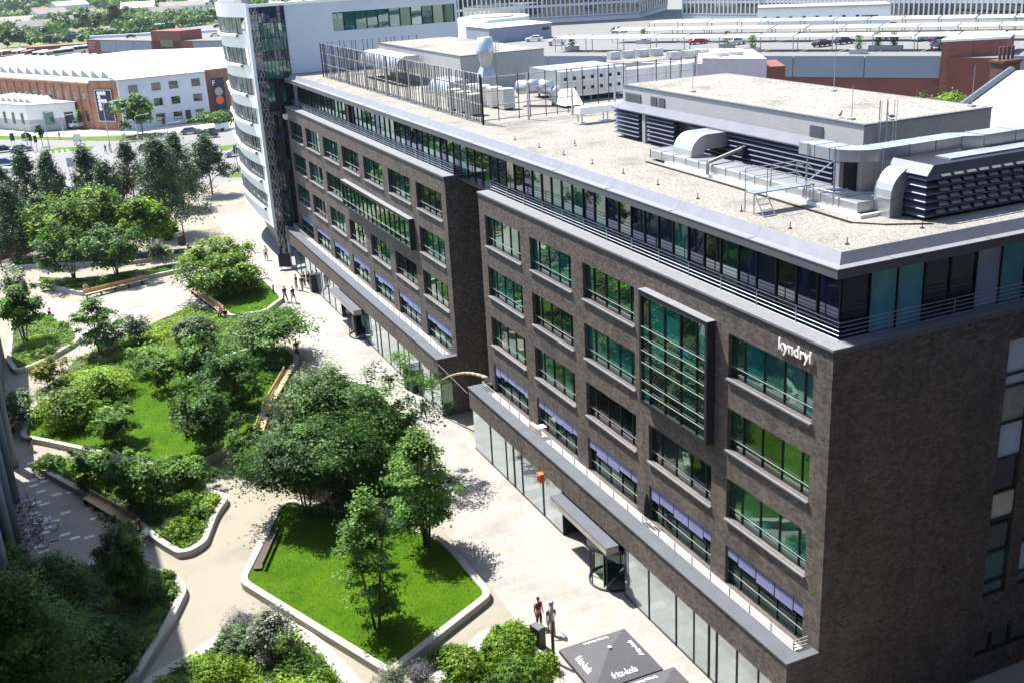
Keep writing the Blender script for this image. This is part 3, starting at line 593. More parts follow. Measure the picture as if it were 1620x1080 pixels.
# penthouse
PX0 = 1.6
ys = list(np.linspace(1.6, 91.2, 67)); xs = list(np.linspace(1.6, 18.4, 13))
mb = MB(WF(PX0)); c0 = [random.choices(range(5), (3, 3, 2, 0, 5) if y < 45 else (2, 1, 4, 1, 2))[0] for y in ys]
panes(mb, ys, [17.9, 20.87], 0, lambda i, j: c0[i], .01)
ph = mb.build('penthouse_glazing', [M[g] for g in ('glass_d', 'glass_b', 'glass', 'glass_l', 'glass_v')], office, fix=False)
mb = MB(SF(PX0)); c1 = [0, 1, 1, 0, 0, 3, 1, 0, 1, 0, 1, 0, 0]
panes(mb, xs, [17.9, 20.87], 0, lambda i, j: c1[i % 13], .004); mb.build('penthouse_side_glazing', [M[g] for g in ('glass_d', 'teal', 'glass', 'blindp')], office, fix=False)
mb = MB(WF(PX0))
for y in ys: mb.box((y - .035, 17.9, -.07), (y + .035, 20.87, .03))
mb.T = SF(PX0)
for x in xs[1:]: mb.box((x - .035, 17.9, -.07), (x + .035, 20.87, .03))
mb.T = None; mb.box((1.3, 70.2, 18.0), (1.55, 70.9, 20.8))
mb.build('penthouse_mullion', M['frame'], ph)
mb = MB(); mb.box((.8, .62, 17.8), (1.62, 35.4, 17.9)); mb.box((.8, 41.7, 17.8), (1.62, 91.3, 17.9)); mb.box((1.62, .62, 17.8), (18.5, 1.62, 17.9)); mb.build('terrace_floor', M['terr'], office)
def railing(pts_list, z, h, n, mat, name, step=2.6):
    mb = MB()
    for pts in pts_list:
        for k in range(n):
            zz = z + h * (k + 1) / n
            for a, b in zip(pts[:-1], pts[1:]): mb.tube((*a, zz), (*b, zz), .02, n=5)
        for a, b in zip(pts[:-1], pts[1:]):
            L_ = math.hypot(b[0] - a[0], b[1] - a[1]); m = max(1, int(L_ / step))
            for i in range(m + 1):
                x, y = a[0] + (b[0] - a[0]) * i / m, a[1] + (b[1] - a[1]) * i / m; mb.box((x - .02, y - .02, z), (x + .02, y + .02, z + h))
    return mb.build(name, mat, office)
railing([[(.86, 35.2), (.86, .72), (18.4, .72)], [(2.8, 41.9), (.86, 41.9), (.86, 91.2), (1.5, 91.2)]], 17.9, 1.05, 6, M['galvd'], 'terrace_rail')
# roof slab, fascia, sloped edge and gravel
def ring(x0, x1, y0, y1, z): return [(x0, y0, z), (x1, y0, z), (x1, y1, z), (x0, y1, z)]
prof = [(.36, .41, 20.87, 'f'), (.36, .41, 21.22, 'f'), (.34, .39, 21.22, 'l'), (.34, .39, 21.27, 'l'), (.72, .75, 21.29, 'l'), (1.0, 1.02, 21.7, 'l'), (1.06, 1.08, 21.7, 'l'), (1.06, 1.08, 21.58, 'l')]
mb = MB(); X1, Y1 = 18.9, 91.8
for a, b in zip(prof[:-1], prof[1:]):
    A, B = [(p[0], p[1], p[2]) for p in (a, b)]
    ra, rb = ring(A[0], X1 - A[0] + .36, A[1], Y1 - A[1] + .41, A[2]), ring(B[0], X1 - B[0] + .36, B[1], Y1 - B[1] + .41, B[2]); mb.k = 0 if b[3] == 'f' else 1
    for i in range(4): mb.quad(ra[i], ra[(i + 1) % 4], rb[(i + 1) % 4], rb[i])
mb.k = 0; mb.poly(ring(.36, X1, .41, Y1, 20.87)); mb.k = 1
for y in np.arange(6, 90, 6.2): mb.box((.345, y, 21.274), (.73, y + .03, 21.3)); mb.add([(.72, y, 21.3), (.72, y + .04, 21.3), (1.0, y + .04, 21.715), (1.0, y, 21.715)], [(0, 1, 2, 3)])
for x in np.arange(3, 18, 5.): mb.box((x, .395, 21.274), (x + .03, .76, 21.3)); mb.add([(x, .74, 21.3), (x + .04, .74, 21.3), (x + .04, 1.01, 21.715), (x, 1.01, 21.715)], [(0, 1, 2, 3)])
rf = mb.build('roof', [M['fascia'], M['lip']], office)
mb = MB(); mb.poly(ring(1.06, X1 - .7, 1.08, Y1 - .67, 21.6)); mb.build('gravel_bed', M['gravel'], rf)
# back and north faces so that the block is closed
mb = MB(); mb.quad((18.5, 0, 0), (18.5, 91.4, 0), (18.5, 91.4, 20.87), (18.5, 0, 20.87)); mb.quad((0, 91.4, 0), (18.5, 91.4, 0), (18.5, 91.4, 20.87), (1.6, 91.4, 20.87)); mb.build('rear_wall', M['brick'], office, fix=False)
# plant room on the roof, and the second one further back
def plant(x0, x1, y0, y1, z0, z1, name='plant_room'):
    mb = MB(); mb.box((x0, y0, z0), (x1, y1, z1)); p = mb.build(name, M['concrete'], office)
    mb = MB(); mb.box((x0 - .05, y0 - .05, z1), (x1 + .05, y1 + .05, z1 + .05)); mb.build('plant_roof_edge', M['ledge'], p)
    mb = MB(); mb.poly(ring(x0 + .15, x1 - .15, y0 + .15, y1 - .15, z1 + .055)); mb.build('plant_gravel', M['gravel2'], p)
    return p
PR = plant(8.75, 16.6, 8.9, 31.2, 21.6, 24.7); P2 = plant(9.1, 17.2, 60.4, 84, 21.6, 24.7)
mb = MB(); 
for y, w_, h in ((29.9, 1.9, .9), (27.4, .7, .6), (26.5, .7, .6), (12.2, 1.0, .55)):
    for k in range(6): mb.box((8.70, y - w_ / 2, 24.35 - h + k * h / 6), (8.745, y + w_ / 2, 24.35 - h + k * h / 6 + h / 9))
mb.build('vent_grille', M['ledge'], PR)
# hood and louvres along the west side of the plant room
mb = MB(); mb.add([(8.74, 9.2, 23.75), (8.74, 31.2, 23.75), (7.85, 31.2, 23.45), (7.85, 9.2, 23.45), (7.85, 31.2, 23.38), (7.85, 9.2, 23.38), (8.74, 31.2, 23.6), (8.74, 9.2, 23.6)], [(0, 1, 2, 3), (3, 2, 4, 5), (5, 4, 6, 7), (1, 6, 4, 2), (0, 3, 5, 7)]); mb.build('louvre_hood', M['louvtop'], PR)
def louvres(segs, n, z0, z1, mat=None, name='louvre'):
    for y0, y1 in segs:
        mb = MB()
        for k in range(n):
            z = z0 + (z1 - z0) * k / n
            mb.add([(8.45, y0, z + .28), (8.45, y1, z + .28), (7.92, y1, z), (7.92, y0, z), (7.92, y1, z + .045), (7.92, y0, z + .045), (8.45, y1, z + .32), (8.45, y0, z + .32)], [(0, 1, 2, 3), (3, 2, 4, 5), (5, 4, 6, 7), (0, 3, 5, 7), (1, 2, 4, 6)])
        mb.build(name, M['louv'], PR)
louvres([(27.9, 31.0), (23.9, 26.9), (10.0, 22.3)], 6, 21.85, 23.4)
mb = MB(); mb.box((8.5, 9.2, 21.6), (8.745, 31.1, 23.5)); mb.build('louvre_backing', M['louvd'], PR)
mb = MB(); mb.box((7.95, 27.15, 21.6), (8.2, 27.5, 23.4)); mb.build('louvre_post', M['conc_d'], PR); mb = MB(); mb.box((7.95, 9.5, 21.6), (8.2, 9.75, 23.4)); mb.build('louvre_post', M['conc_d'], PR)
# ------------------------------------------------------------------ things standing on the office roof
ZR = 21.6
def arc_duct(mb, prof, y0, y1):          # profile in x-z extruded along y
    n = len(prof); vs = [(x, y0, z) for x, z in prof] + [(x, y1, z) for x, z in prof]
    mb.add(vs, [(i, (i + 1) % n, n + (i + 1) % n, n + i) for i in range(n)]); 
    h = n // 2
    for o in (0, n):
        for i in range(h - 1): mb.add([vs[o + i], vs[o + i + 1], vs[o + n - 2 - i], vs[o + n - 1 - i]], [(0, 1, 2, 3)])
def arch_prof(x0, x1, z0, z1, w_, seg=8):   # rises at x0 and bends over to x1 at the top
    r = z1 - z0 - .15 if z1 - z0 < x1 - x0 else x1 - x0; cx, cz = x0 + r, z1 - r; o = [(x0, z0)] + [(cx - r * math.cos(t), cz + r * math.sin(t)) for t in np.linspace(0, math.pi / 2, seg)] + [(x1 + .02, z1)]
    ri = max(r - w_, .05); i_ = [(x1 + .02, z1 - w_)] + [(cx - ri * math.cos(t), cz + ri * math.sin(t)) for t in np.linspace(math.pi / 2, 0, seg)] + [(x0 + w_, z0)]
    return o + i_
def seams_y(mb, x0, x1, y0, y1, z0, z1, n):
    for i in range(n + 1):
        y = y0 + (y1 - y0) * i / n; mb.box((x0 - .025, y - .02, z0), (x1 + .025, y + .02, z1 + .025))
def seams_x(mb, x0, x1, y0, y1, z0, z1, n):
    for i in range(n + 1):
        x = x0 + (x1 - x0) * i / n; mb.box((x - .02, y0 - .025, z0), (x + .02, y1 + .025, z1 + .025))
t = thing('air_duct', 'long low silver air duct lying along the dark louvres of the front plant room', 'duct', (6, 14, ZR))
mb = MB(); mb.box((5.45, 5.3, 21.72), (6.95, 22.4, 22.2)); mb.build('duct_body', M['duct'], t, bevel=.05)
mb = MB(); seams_y(mb, 5.45, 6.95, 5.3, 22.4, 21.72, 22.2, 14); mb.build('duct_seam', M['galv'], t)
mb = MB(); mb.box((5.28, 4.9, ZR), (5.43, 20.6, 21.76)); mb.box((5.43, 4.9, ZR), (7.0, 5.05, 21.76)); mb.build('kerb_trim', M['white'], t)
mb = MB(); arc_duct(mb, arch_prof(5.7, 8.4, 22.2, 23.35, .8), 18.6, 20.4); mb.build('elbow_duct', M['duct'], t, fix=True)
t = thing('air_duct', 'raised silver duct on thin legs bending round the plant room corner', 'duct', (6, 7, ZR))
mb = MB(); z0, z1 = 23.78, 24.3
outer = [(5.4, 9.3), (5.4, 7.2)] + [(5.4 + 1.5 * (1 - math.cos(a)), 7.2 - 1.5 * math.sin(a)) for a in np.linspace(.15, math.pi / 2, 8)] + [(11.5, 5.7)]
inner = [(11.5, 6.8), (6.9, 6.8), (6.6, 6.95), (6.5, 7.2), (6.5, 8.9)]
mb.prism(outer + inner, z0, z1); mb.prism([(11.5, 5.7), (12.3, 5.2), (12.3, 6.3), (11.5, 6.8)], z0 - .1, z1 + .02); mb.prism([(12.3, 5.2), (18, 5.2), (18, 6.3), (12.3, 6.3)], z0 - .1, z1 + .05)
mb.build('duct_body', M['duct'], t)
mb = MB(); seams_x(mb, 7.0, 11.5, 5.7, 6.8, z0, z1, 3); seams_x(mb, 12.3, 18, 5.2, 6.3, z0 - .1, z1 + .05, 3); mb.box((5.38, 8.2, z0 - .02), (6.52, 8.24, z1 + .02)); mb.box((5.38, 7.2, z0 - .02), (6.52, 7.24, z1 + .02)); mb.build('duct_seam', M['galvd'], t)
for x, y in ((5.35, 8.6), (5.45, 6.9), (6.95, 5.6), (6.6, 8.2)):
    mb = MB(); mb.tube((x, y, ZR), (x, y, z1 + .05), .03); mb.build('leg', M['galv'], t)
mb = MB(); mb.tube((5.35, 8.6, 22.6), (5.45, 6.9, 23.8), .03); mb.tube((5.45, 6.9, 22.4), (6.95, 5.6, 22.4), .025); mb.tube((5.35, 8.6, 22.4), (5.45, 6.9, 22.4), .025); mb.build('brace', M['galv'], t)
# louvred enclosure at the right
t = thing('louvre_enclosure', 'dark louvred plant enclosure with angled blades beside the raised silver duct', 'enclosure', (11, 4.2, ZR))
mb = MB(); mb.box((7.25, 3.3, ZR + .1), (16, 5.3, 23.75)); mb.build('core', M['louvd'], t)
mb = MB(); mb.T = None
mb.add([(7.0, 3.05, 23.5), (16, 3.05, 23.5), (16, 3.14, 23.9), (7.4, 3.14, 23.9), (7.0, 5.45, 23.5), (7.4, 5.45, 23.9)], [(0, 1, 2, 3), (0, 3, 5, 4)]); mb.build('hood', M['ledge'], t)
mb = MB()
for k in range(6):
    z = 21.75 + k * .31
    mb.add([(7.02, 3.06, z), (16, 3.06, z), (16, 3.3, z + .2), (7.26, 3.3, z + .2), (7.02, 5.4, z), (7.26, 5.4, z + .2), (7.02, 3.06, z + .03), (16, 3.06, z + .03), (7.02, 5.4, z + .03)], [(0, 1, 2, 3), (0, 3, 5, 4), (0, 1, 7, 6), (0, 6, 8, 4)])
mb.build('blade', M['louv'], t, fix=False)
mb = MB()
for k in range(6):
    z = 21.78 + k * .31
    for i in range(12):
        x = 7.7 + i * .7 + (k % 2) * .12; mb.add([(x, 3.05, z + .06), (x + .5, 3.05, z + .06), (x + .5, 3.17, z + .2), (x, 3.17, z + .2)], [(0, 1, 2, 3)])
mb.build('blade_panel', M['conc_d'], t, fix=False)
mb = MB(); mb.box((9.3, 4.1, 23.6), (16, 5.0, 23.82)); mb.build('inner_duct', M['galv'], t)
t = thing('air_duct', 'upright silver duct with a rounded top between plant room and louvred enclosure', 'duct', (6.6, 5, ZR))
mb = MB(); arc_duct(mb, arch_prof(6.3, 7.5, ZR, 23.7, .7), 4.3, 5.3); mb.build('duct_body', M['duct'], t)
mb = MB(); mb.box((6.27, 4.27, 22.4), (7.03, 5.33, 22.44)); mb.build('duct_seam', M['galv'], t)
# access platform
t = thing('access_platform', 'small galvanised step platform with handrails crossing the low silver duct', 'platform', (3.5, 8.6, ZR))
mb = MB(); mb.box((2.2, 8.2, 22.5), (5.5, 8.9, 22.56)); mb.build('deck', M['galvd'], t)
for x, y in ((2.22, 8.22), (2.22, 8.88), (5.45, 8.22), (5.45, 8.88)):
    mb = MB(); mb.tube((x, y, ZR), (x, y, 22.5), .03); mb.build('leg', M['galv'], t)
mb = MB()
for z in (23.05, 23.55): mb.path([(2.22, 8.88, z), (5.0, 8.88, z), (5.6, 8.88, z - .5)], .022); 
for z in (23.05, 23.55): mb.path([(2.9, 8.22, z), (5.0, 8.22, z), (5.6, 8.22, z - .5)], .022) if z > 23.1 else None
for x in (2.22, 3.6, 5.0): mb.tube((x, 8.88, 22.5), (x, 8.88, 23.55), .022)
for x in (2.9, 5.0): mb.tube((x, 8.22, 22.5), (x, 8.22, 23.55), .022)
mb.build('handrail', M['galv'], t)
mb = MB()
for k in range(4): mb.box((2.25, 8.15 - .16 * (k + 1), 22.5 - .22 * (k + 1)), (2.85, 8.3 - .16 * (k + 1), 22.53 - .22 * (k + 1)))
mb.tube((2.25, 8.2, 22.5), (2.25, 7.5, ZR), .03); mb.tube((2.85, 8.2, 22.5), (2.85, 7.5, ZR), .03); mb.build('step', M['galv'], t)
# caged ladders
def cage(label, x, y, z0, z1, top):
    t = thing('roof_ladder', label, 'ladder', (x, y, z0)); mb = MB()
    for dx in (-.22, .22): mb.tube((x + dx, y, z0), (x + dx, y, top), .03)
    z = z0 + .2
    while z < z1: mb.tube((x - .22, y, z), (x + .22, y, z), .016, n=4); z += .28
    mb.build('ladder_rail', M['galvd'], t); mb = MB()
    for zz in np.arange(z0 + 2.0 if z0 + 2 < top - .5 else z0 + 1.2, top + .05, (top - z0 - 1.6) / 2): mb.path([(x + .38 * math.sin(a), y - .3 - .4 * math.cos(a) + .0, zz) for a in np.linspace(-2.4, 2.4, 12)], .022, n=4)
    for a in (-1.6, -.8, 0, .8, 1.6): mb.tube((x + .38 * math.sin(a), y - .3 - .4 * math.cos(a), z0 + 1.2), (x + .38 * math.sin(a), y - .3 - .4 * math.cos(a), top), .014, n=4)
    mb.build('cage', M['galv'], t); return t
cage('grey caged ladder on the shaded end wall of the front plant room', 9.7, 8.75, ZR, 24.7, 25.8)
cage('grey caged ladder on the rear plant room behind the steel cowl', 12.2, 60.2, ZR, 24.7, 25.9)
# screen frame round the rear equipment
SX = 3.2
t = thing('screen_frame', 'tall open screen of thin dark rods on silver rails round the rear roof equipment', 'screen', (SX, 62, ZR))
def screen(a, b, step, z0, z1, rods, rails=(21.95, 23.0, 24.1, 25.1)):
    A, B = Vector((*a, 0)), Vector((*b, 0)); Ln = (B - A).length; mb = MB()
    for z in rails: mb.tube((*a, z), (*b, z), .05, n=4)
    mb.build('screen_rail', M['alu'], t); n = int(Ln / step)
    for i in range(n + 1):
        p = A.lerp(B, i / n); mb = MB(); mb.box((p.x - .06, p.y - .06, ZR), (p.x + .06, p.y + .06, z1 - .05)); mb.build('screen_post', M['galv'], t)
    mb = MB(); y = 0
    while y < Ln:
        p = A.lerp(B, y / Ln); mb.tube((p.x - .04, p.y - .04, z0), (p.x - .04 + random.uniform(-.04, .04), p.y - .04, z1), .036, n=4); y += random.choice(rods)
    mb.build('screen_rod', M['black'], t)
screen((SX, 41.5), (SX, 85.5), 3.0, 21.75, 25.15, (.3, .42, .55, .7)); screen((SX, 41.5), (21, 41.5), 3.4, 21.75, 24.95, (.9, 1.25, 1.6), (21.9, 22.9, 23.9, 24.85))
screen((SX, 85.5), (14, 85.5), 3.0, 21.75, 25.15, (.5, .8))
# cowl
t = thing('exhaust_cowl', 'steel exhaust cowl shaped like two cones on a square base', 'cowl', (9.9, 56.5, ZR))
mb = MB(); mb.smooth = True; mb.lathe([(.42, 0), (.46, .1), (.72, 1.3)], (9.9, 56.5, 24.0), 20); mb.build('lower_cone', M['galv'], t)
mb = MB(); mb.smooth = True; mb.lathe([(.8, 1.3), (.8, 1.38), (.6, 2.45), (0.54, 2.46), (.0, 2.36)], (9.9, 56.5, 24.0), 20); mb.build('upper_cone', M['duct'], t)
mb = MB(); mb.box((9.2, 55.8, ZR), (10.6, 57.2, 23.2)); mb.add([(9.2, 55.8, 23.2), (10.6, 55.8, 23.2), (10.6, 57.2, 23.2), (9.2, 57.2, 23.2), (9.5, 56.1, 24.05), (10.3, 56.1, 24.05), (10.3, 56.9, 24.05), (9.5, 56.9, 24.05)], [(0, 1, 5, 4), (1, 2, 6, 5), (2, 3, 7, 6), (3, 0, 4, 7), (4, 5, 6, 7)]); mb.build('base', M['galv'], t)
# big silver ducts and units behind the screen
t = thing('air_duct', 'bulky silver duct with rounded end behind the rod screen near the white tower', 'duct', (7, 72, ZR))
mb = MB(); arc_duct(mb, [(x, z) for x, z in arch_prof(6.2, 8.6, 22.9, 24.3, 1.1)], 70, 82); mb.build('duct_body', M['duct'], t)
mb = MB(); seams_y(mb, 7.2, 8.6, 70, 82, 24.28, 24.3, 4); mb.build('duct_seam', M['galv'], t)
t = thing('air_duct', 'broad silver duct with rounded end in front of the rear plant room wall', 'duct', (8, 58, ZR))
mb = MB(); arc_duct(mb, arch_prof(6.8, 9.0, ZR, 22.9, 1.0), 58.5, 63); mb.build('duct_body', M['duct'], t)
t = thing('air_handling_unit', 'large ribbed silver ventilation box right of the steel cowl', 'ventilation unit', (15, 50, ZR))
mb = MB(); mb.box((12.4, 47.5, 22.0), (18.3, 53.2, 24.0)); mb.build('casing', M['duct'], t)
mb = MB(); seams_x(mb, 12.4, 18.3, 47.5, 53.2, 22.0, 24.0, 6); mb.build('duct_seam', M['galv'], t)
mb = MB()
for x in (13, 15.3, 17.8):
    for y in (48, 52.8): mb.box((x - .08, y - .08, ZR), (x + .08, y + .08, 22.0))
mb.build('foot', M['galvd'], t)
mb = MB()
for i in range(14): mb.box((12.7 + (i % 7) * .8, 47.46, 22.5 + (i // 7) * .8), (12.95 + (i % 7) * .8, 47.5, 22.75 + (i // 7) * .8))
mb.build('port', M['louvd'], t)
t = thing('air_duct', 'silver duct running right from the ribbed ventilation box behind the rods', 'duct', (21, 48.5, ZR))
mb = MB(); mb.box((18.3, 48.0, 22.4), (25, 49.6, 23.6)); mb.build('duct_body', M['duct'], t); mb = MB(); seams_x(mb, 18.4, 25, 48, 49.6, 22.4, 23.6, 5); mb.build('duct_seam', M['galv'], t)
mb = MB(); mb.tube((20, 48.8, ZR), (20, 48.8, 22.4), .06); mb.tube((23, 48.8, ZR), (23, 48.8, 22.4), .06); mb.build('leg', M['galvd'], t)
t = thing('air_duct', 'round elbowed silver duct and white hood between the condensers and the ventilation box', 'duct', (10.5, 47.5, ZR))
mb = MB(); mb.smooth = True; mb.path([(9.4, 49, 23.0), (10.6, 47.6, 23.1), (11.4, 47.0, 22.9), (11.8, 46.8, 22.2), (11.8, 46.8, ZR)], .55, n=14); mb.build('duct_body', M['duct'], t)
mb = MB(); mb.add([(11.2, 44.5, 21.8), (12.8, 44.5, 21.8), (12.8, 46, 22.9), (11.6, 46, 22.9), (11.2, 46, 21.8), (12.8, 46, 21.8)], [(0, 1, 2, 3), (0, 3, 4), (1, 5, 2), (2, 3, 4, 5)]); mb.build('hood', M['white'], t)
t0 = None
for i, (x, y) in enumerate([(7.0, 52.5), (7.2, 50.9), (7.5, 49.3), (7.8, 47.7), (4.6, 50.6), (4.6, 48.6), (4.6, 46.6)]):
    if t0 is None:
        t0 = thing('condenser_unit', 'x', 'condenser', (0, 0, 0)); mb = MB(); mb.box((-.5, -.45, .12), (.5, .45, 1.6)); mb.build('casing', pm('condenser_paint', (.62, .6, .54), .5, 0, .06), t0)
        mb = MB(); mb.T = lambda a, b, c: (a, b, c); 
        for k in range(9): mb.box((-.52, -.38, .3 + k * .14), (-.5, .38, .34 + k * .14)); mb.box((-.42, -.47, .3 + k * .14), (.42, -.45, .34 + k * .14))
        mb.build('grille', M['galvd'], t0); mb = MB(); mb.box((-.45, -.4, 0), (-.3, .4, .12)); mb.box((.3, -.4, 0), (.45, .4, .12)); mb.build('foot', M['galvd'], t0); c = t0
    else: c = copy_tree(t0)
    c.location = (x, y, ZR); tag(c, 'cream condenser unit standing in the row between the cowl and the round duct' if i < 4 else 'cream condenser unit standing close behind the long side of the rod screen', 'condenser', 'condensers behind the cowl' if i < 4 else 'condensers along the rod screen')
t = thing('cable_duct', 'white trestle cable duct at the far end of the front plant room', 'duct', (11, 37, ZR))
mb = MB(); mb.box((8.4, 36.6, 22.3), (16, 37.4, 22.75)); mb.build('duct_body', M['white'], t); mb = MB()
for x in (8.6, 10.6, 13, 15.5): mb.tube((x, 36.7, ZR), (x, 36.7, 22.3), .05); mb.tube((x, 37.3, ZR), (x, 37.3, 22.3), .05); mb.box((x - .3, 36.5, ZR), (x + .3, 37.5, ZR + .1))
mb.build('leg', M['galv'], t)
t = thing('pipe', 'white pipe angled across the low silver duct into the louvres', 'pipe', (6.5, 17, ZR))
mb = MB(); mb.tube((5.2, 16.3, 21.75), (5.2, 16.3, 22.35), .09, n=8); mb.tube((5.2, 16.3, 22.35), (8.1, 17.0, 22.75), .1, n=8); mb.build('pipe_run', M['coping'], t); mb = MB(); mb.box((7.7, 16.7, 22.35), (8.2, 17.3, 22.8)); mb.build('bracket', M['louvd'], t)
def pegs(lst, label, group, h, name='roof_peg'):
    p0 = None
    for i_, (x, y, z) in enumerate(lst):
        if p0 is None:
            mb = MB(); mb.tube((0, 0, 0), (0, 0, h), .022, n=6); mb.lathe([(0, 0), (.09, 0), (.09, .04), (.03, .06)], n=8); p0 = mb.build(name, M['black']); c = p0
        else: c = p0.copy(); col.objects.link(c)
        c.location = (x, y, z); tag(c, label[i_], 'peg', group)
pegs([(2.27, 33.97, ZR), (2.26, 30.31, ZR), (2.27, 26.95, ZR), (2.27, 23.39, ZR), (2.29, 19.92, ZR), (2.21, 16.25, ZR), (2.03, 12.37, ZR), (2.15, 9.04, ZR), (1.95, 5.33, ZR), (2.16, 2.06, ZR), (6.2, 2.3, ZR)], ['short black roof peg ' + q for q in ('facing the gap between the brick blocks', 'second from the gap between the blocks', 'third from the gap between the blocks', 'on the gravel level with the far louvres', 'level with the end of the low silver duct', 'level with the rounded silver elbow', 'level with the white angled pipe', 'just beyond the step platform', 'just before the step platform', 'nearest the front corner of the roof', 'in front of the louvred enclosure')], 'black pegs along the roof edge', .28)
def rods(lst):
    for x, y, z, h, lab in lst:
        mb = MB(); mb.tube((x, y, z), (x, y, z + h), .02, .012, n=5); mb.box((x - .14, y - .14, z), (x + .14, y + .14, z + .09)); o = mb.build('lightning_rod', M['galv']); tag(o, lab, 'rod')
z = 24.755
rods([(9.7, 24.6, z, 1.8, 'thin lightning rod near the west edge of the front plant room roof'), (15.3, 18.9, z, 2.2, 'tall thin lightning rod along the far edge of the front plant room roof'), (9.3, 10.4, z, 1.6, 'thin lightning rod near the front corner of the plant room roof'), (16.0, 9.6, z, 2.0, 'lightning rod at the right end of the plant room roof')])
def pigeon(x, y, z, rz, lab):
    t = tag(MB().build('pigeon', M['c_grey']) if False else None or bpy.data.objects.new('pigeon', None), lab, 'bird'); col.objects.link(t); t.location = (x, y, z); t.rotation_euler = (0, 0, rz)
    bm = bmesh.new(); bmesh.ops.create_uvsphere(bm, u_segments=10, v_segments=7, radius=1)
    for v in bm.verts:
        c = v.co; c.x *= .15 * (1.0 if c.x > 0 else 1.35); c.y *= .075; c.z = c.z * .08 + .17 - c.x * -.12
    r = bmesh.ops.create_uvsphere(bm, u_segments=8, v_segments=6, radius=.045)
    for v in r['verts']: v.co += Vector((.16, 0, .27))
    r = bmesh.ops.create_cone(bm, segments=5, radius1=.012, radius2=.002, depth=.04, cap_ends=True)
    for v in r['verts']: v.co = Vector((v.co.z + .22, v.co.y, v.co.x + .265))
    for s in (-.03, .03):
        r = bmesh.ops.create_cone(bm, segments=5, radius1=.008, radius2=.008, depth=.12, cap_ends=True)
        for v in r['verts']: v.co += Vector((.0, s, .06))
    bmesh.ops.translate(bm, verts=bm.verts, vec=(0, 0, 0))
    for f in bm.faces: f.smooth = True
    me = bpy.data.meshes.new('pigeon_body'); bm.to_mesh(me); bm.free(); me.materials.append(M['c_grey']); link('pigeon_body', me, t)
pigeon(10.6, 9.2, z, 2.4, 'dark pigeon standing on the plant room roof right of the caged ladder'); pigeon(9.3, 11.2, z + .02, .5, 'dark pigeon left of the caged ladder on the plant room roof edge'); pigeon(4.3, 29.5, ZR, 1.0, 'pigeon resting on the gravel below the far louvres')
mb = MB(); 
for d in (0, .12): mb.path([(4.95 - d, 22 - d, ZR + .03), (4.9 - d, 14, ZR + .03), (4.7 - d, 8, ZR + .03), (4.6 - d, 4.6, ZR + .03), (5.4, 3.6 - d, ZR + .03), (7.0, 2.6 - d, ZR + .03)], .025, n=4)
tag(mb.build('roof_cable', M['black']), 'pair of black cables lying on the gravel beside the low silver duct', 'cable')
# ------------------------------------------------------------------ the white tower at the far end
def D(px, py, d): p = CAM + ray(px, py) * d; return p
tower = thing('white_tower', 'white curved tower with a dark glazed stair shaft beside the brick building', 'building', (8, 110, 0))
def tx(y, z):
    a = .08 + .068 * max(0, z - 5)
    if y < 108: return -2.75 - a * math.sin(math.pi * (y - 92.5) / 15.5)
    return -2.75 + (y - 108) ** 2 * .03
TYS = list(np.linspace(92.5, 120, 24)); TOP = 29.3
lv = [(27.9 - 3.25 * k, 26.1 - 3.25 * k) for k in range(7)]
def band(mb, z0, z1, off=0.0, ys=TYS):
    for a, b in zip(ys[:-1], ys[1:]): mb.quad((tx(a, z0) + off, a, z0), (tx(b, z0) + off, b, z0), (tx(b, z1) + off, b, z1), (tx(a, z1) + off, a, z1))
edges = [TOP] + [z for p in lv for z in p] + [4.6]
for i in range(0, len(edges), 2):
    mb = MB(); mb.smooth = True; band(mb, edges[i + 1], edges[i])
    z = edges[i]; mb.smooth = False
    if i:                                                    # rounded sill lip under each window strip
        mb.smooth = True
        for a, b in zip(TYS[2:-1], TYS[3:]):
            mb.quad((tx(a, z) - .28, a, z), (tx(b, z) - .28, b, z), (tx(b, z), b, z + .05), (tx(a, z), a, z + .05)); mb.quad((tx(a, z - .25) - .28, a, z - .25), (tx(b, z - .25) - .28, b, z - .25), (tx(b, z) - .28, b, z), (tx(a, z) - .28, a, z)); mb.quad((tx(a, z - .4), a, z - .4), (tx(b, z - .4), b, z - .4), (tx(b, z - .25) - .28, b, z - .25), (tx(a, z - .25) - .28, a, z - .25))
    mb.build('wall_band', M['white'], tower, fix=False)
for z1, z0 in lv:
    ys_ = list(np.linspace(94.3, 120, 20)); mb = MB()
    for a, b in zip(ys_[:-1], ys_[1:]): mb.k = random.choice([0, 0, 1]); mb.quad((tx(a, z0) + .25, a, z0), (tx(b, z0) + .25, b, z0), (tx(b, z1) + .25, b, z1), (tx(a, z1) + .25, a, z1))
    wn_ = mb.build('window_strip', [M['glass_d'], M['glass']], tower, fix=False); mb = MB()
    for a in ys_: mb.tube((tx(a, z0) + .12, a, z0), (tx(a, z1) + .12, a, z1), .05, n=4)
    for k in range(40):
        a = 94.3 + k * .62 + random.uniform(-.2, .2); mb.tube((tx(a, z0) - .02, a, z0 + .05), (tx(a + .3, z1), min(120, a + random.uniform(-.3, .3)), z1), .03, n=4)
    mb.build('window_rod', M['galv'], wn_)
mb = MB(); mb.quad((-2.75, 92.5, 4.6), (-2.75, 94.3, 4.6), (-2.75, 94.3, TOP), (-2.75, 92.5, TOP)); mb.box((-2.78, 92.42, 4.6), (-2.45, 92.62, TOP)); mb.build('corner_fin', M['white'], tower, fix=False)
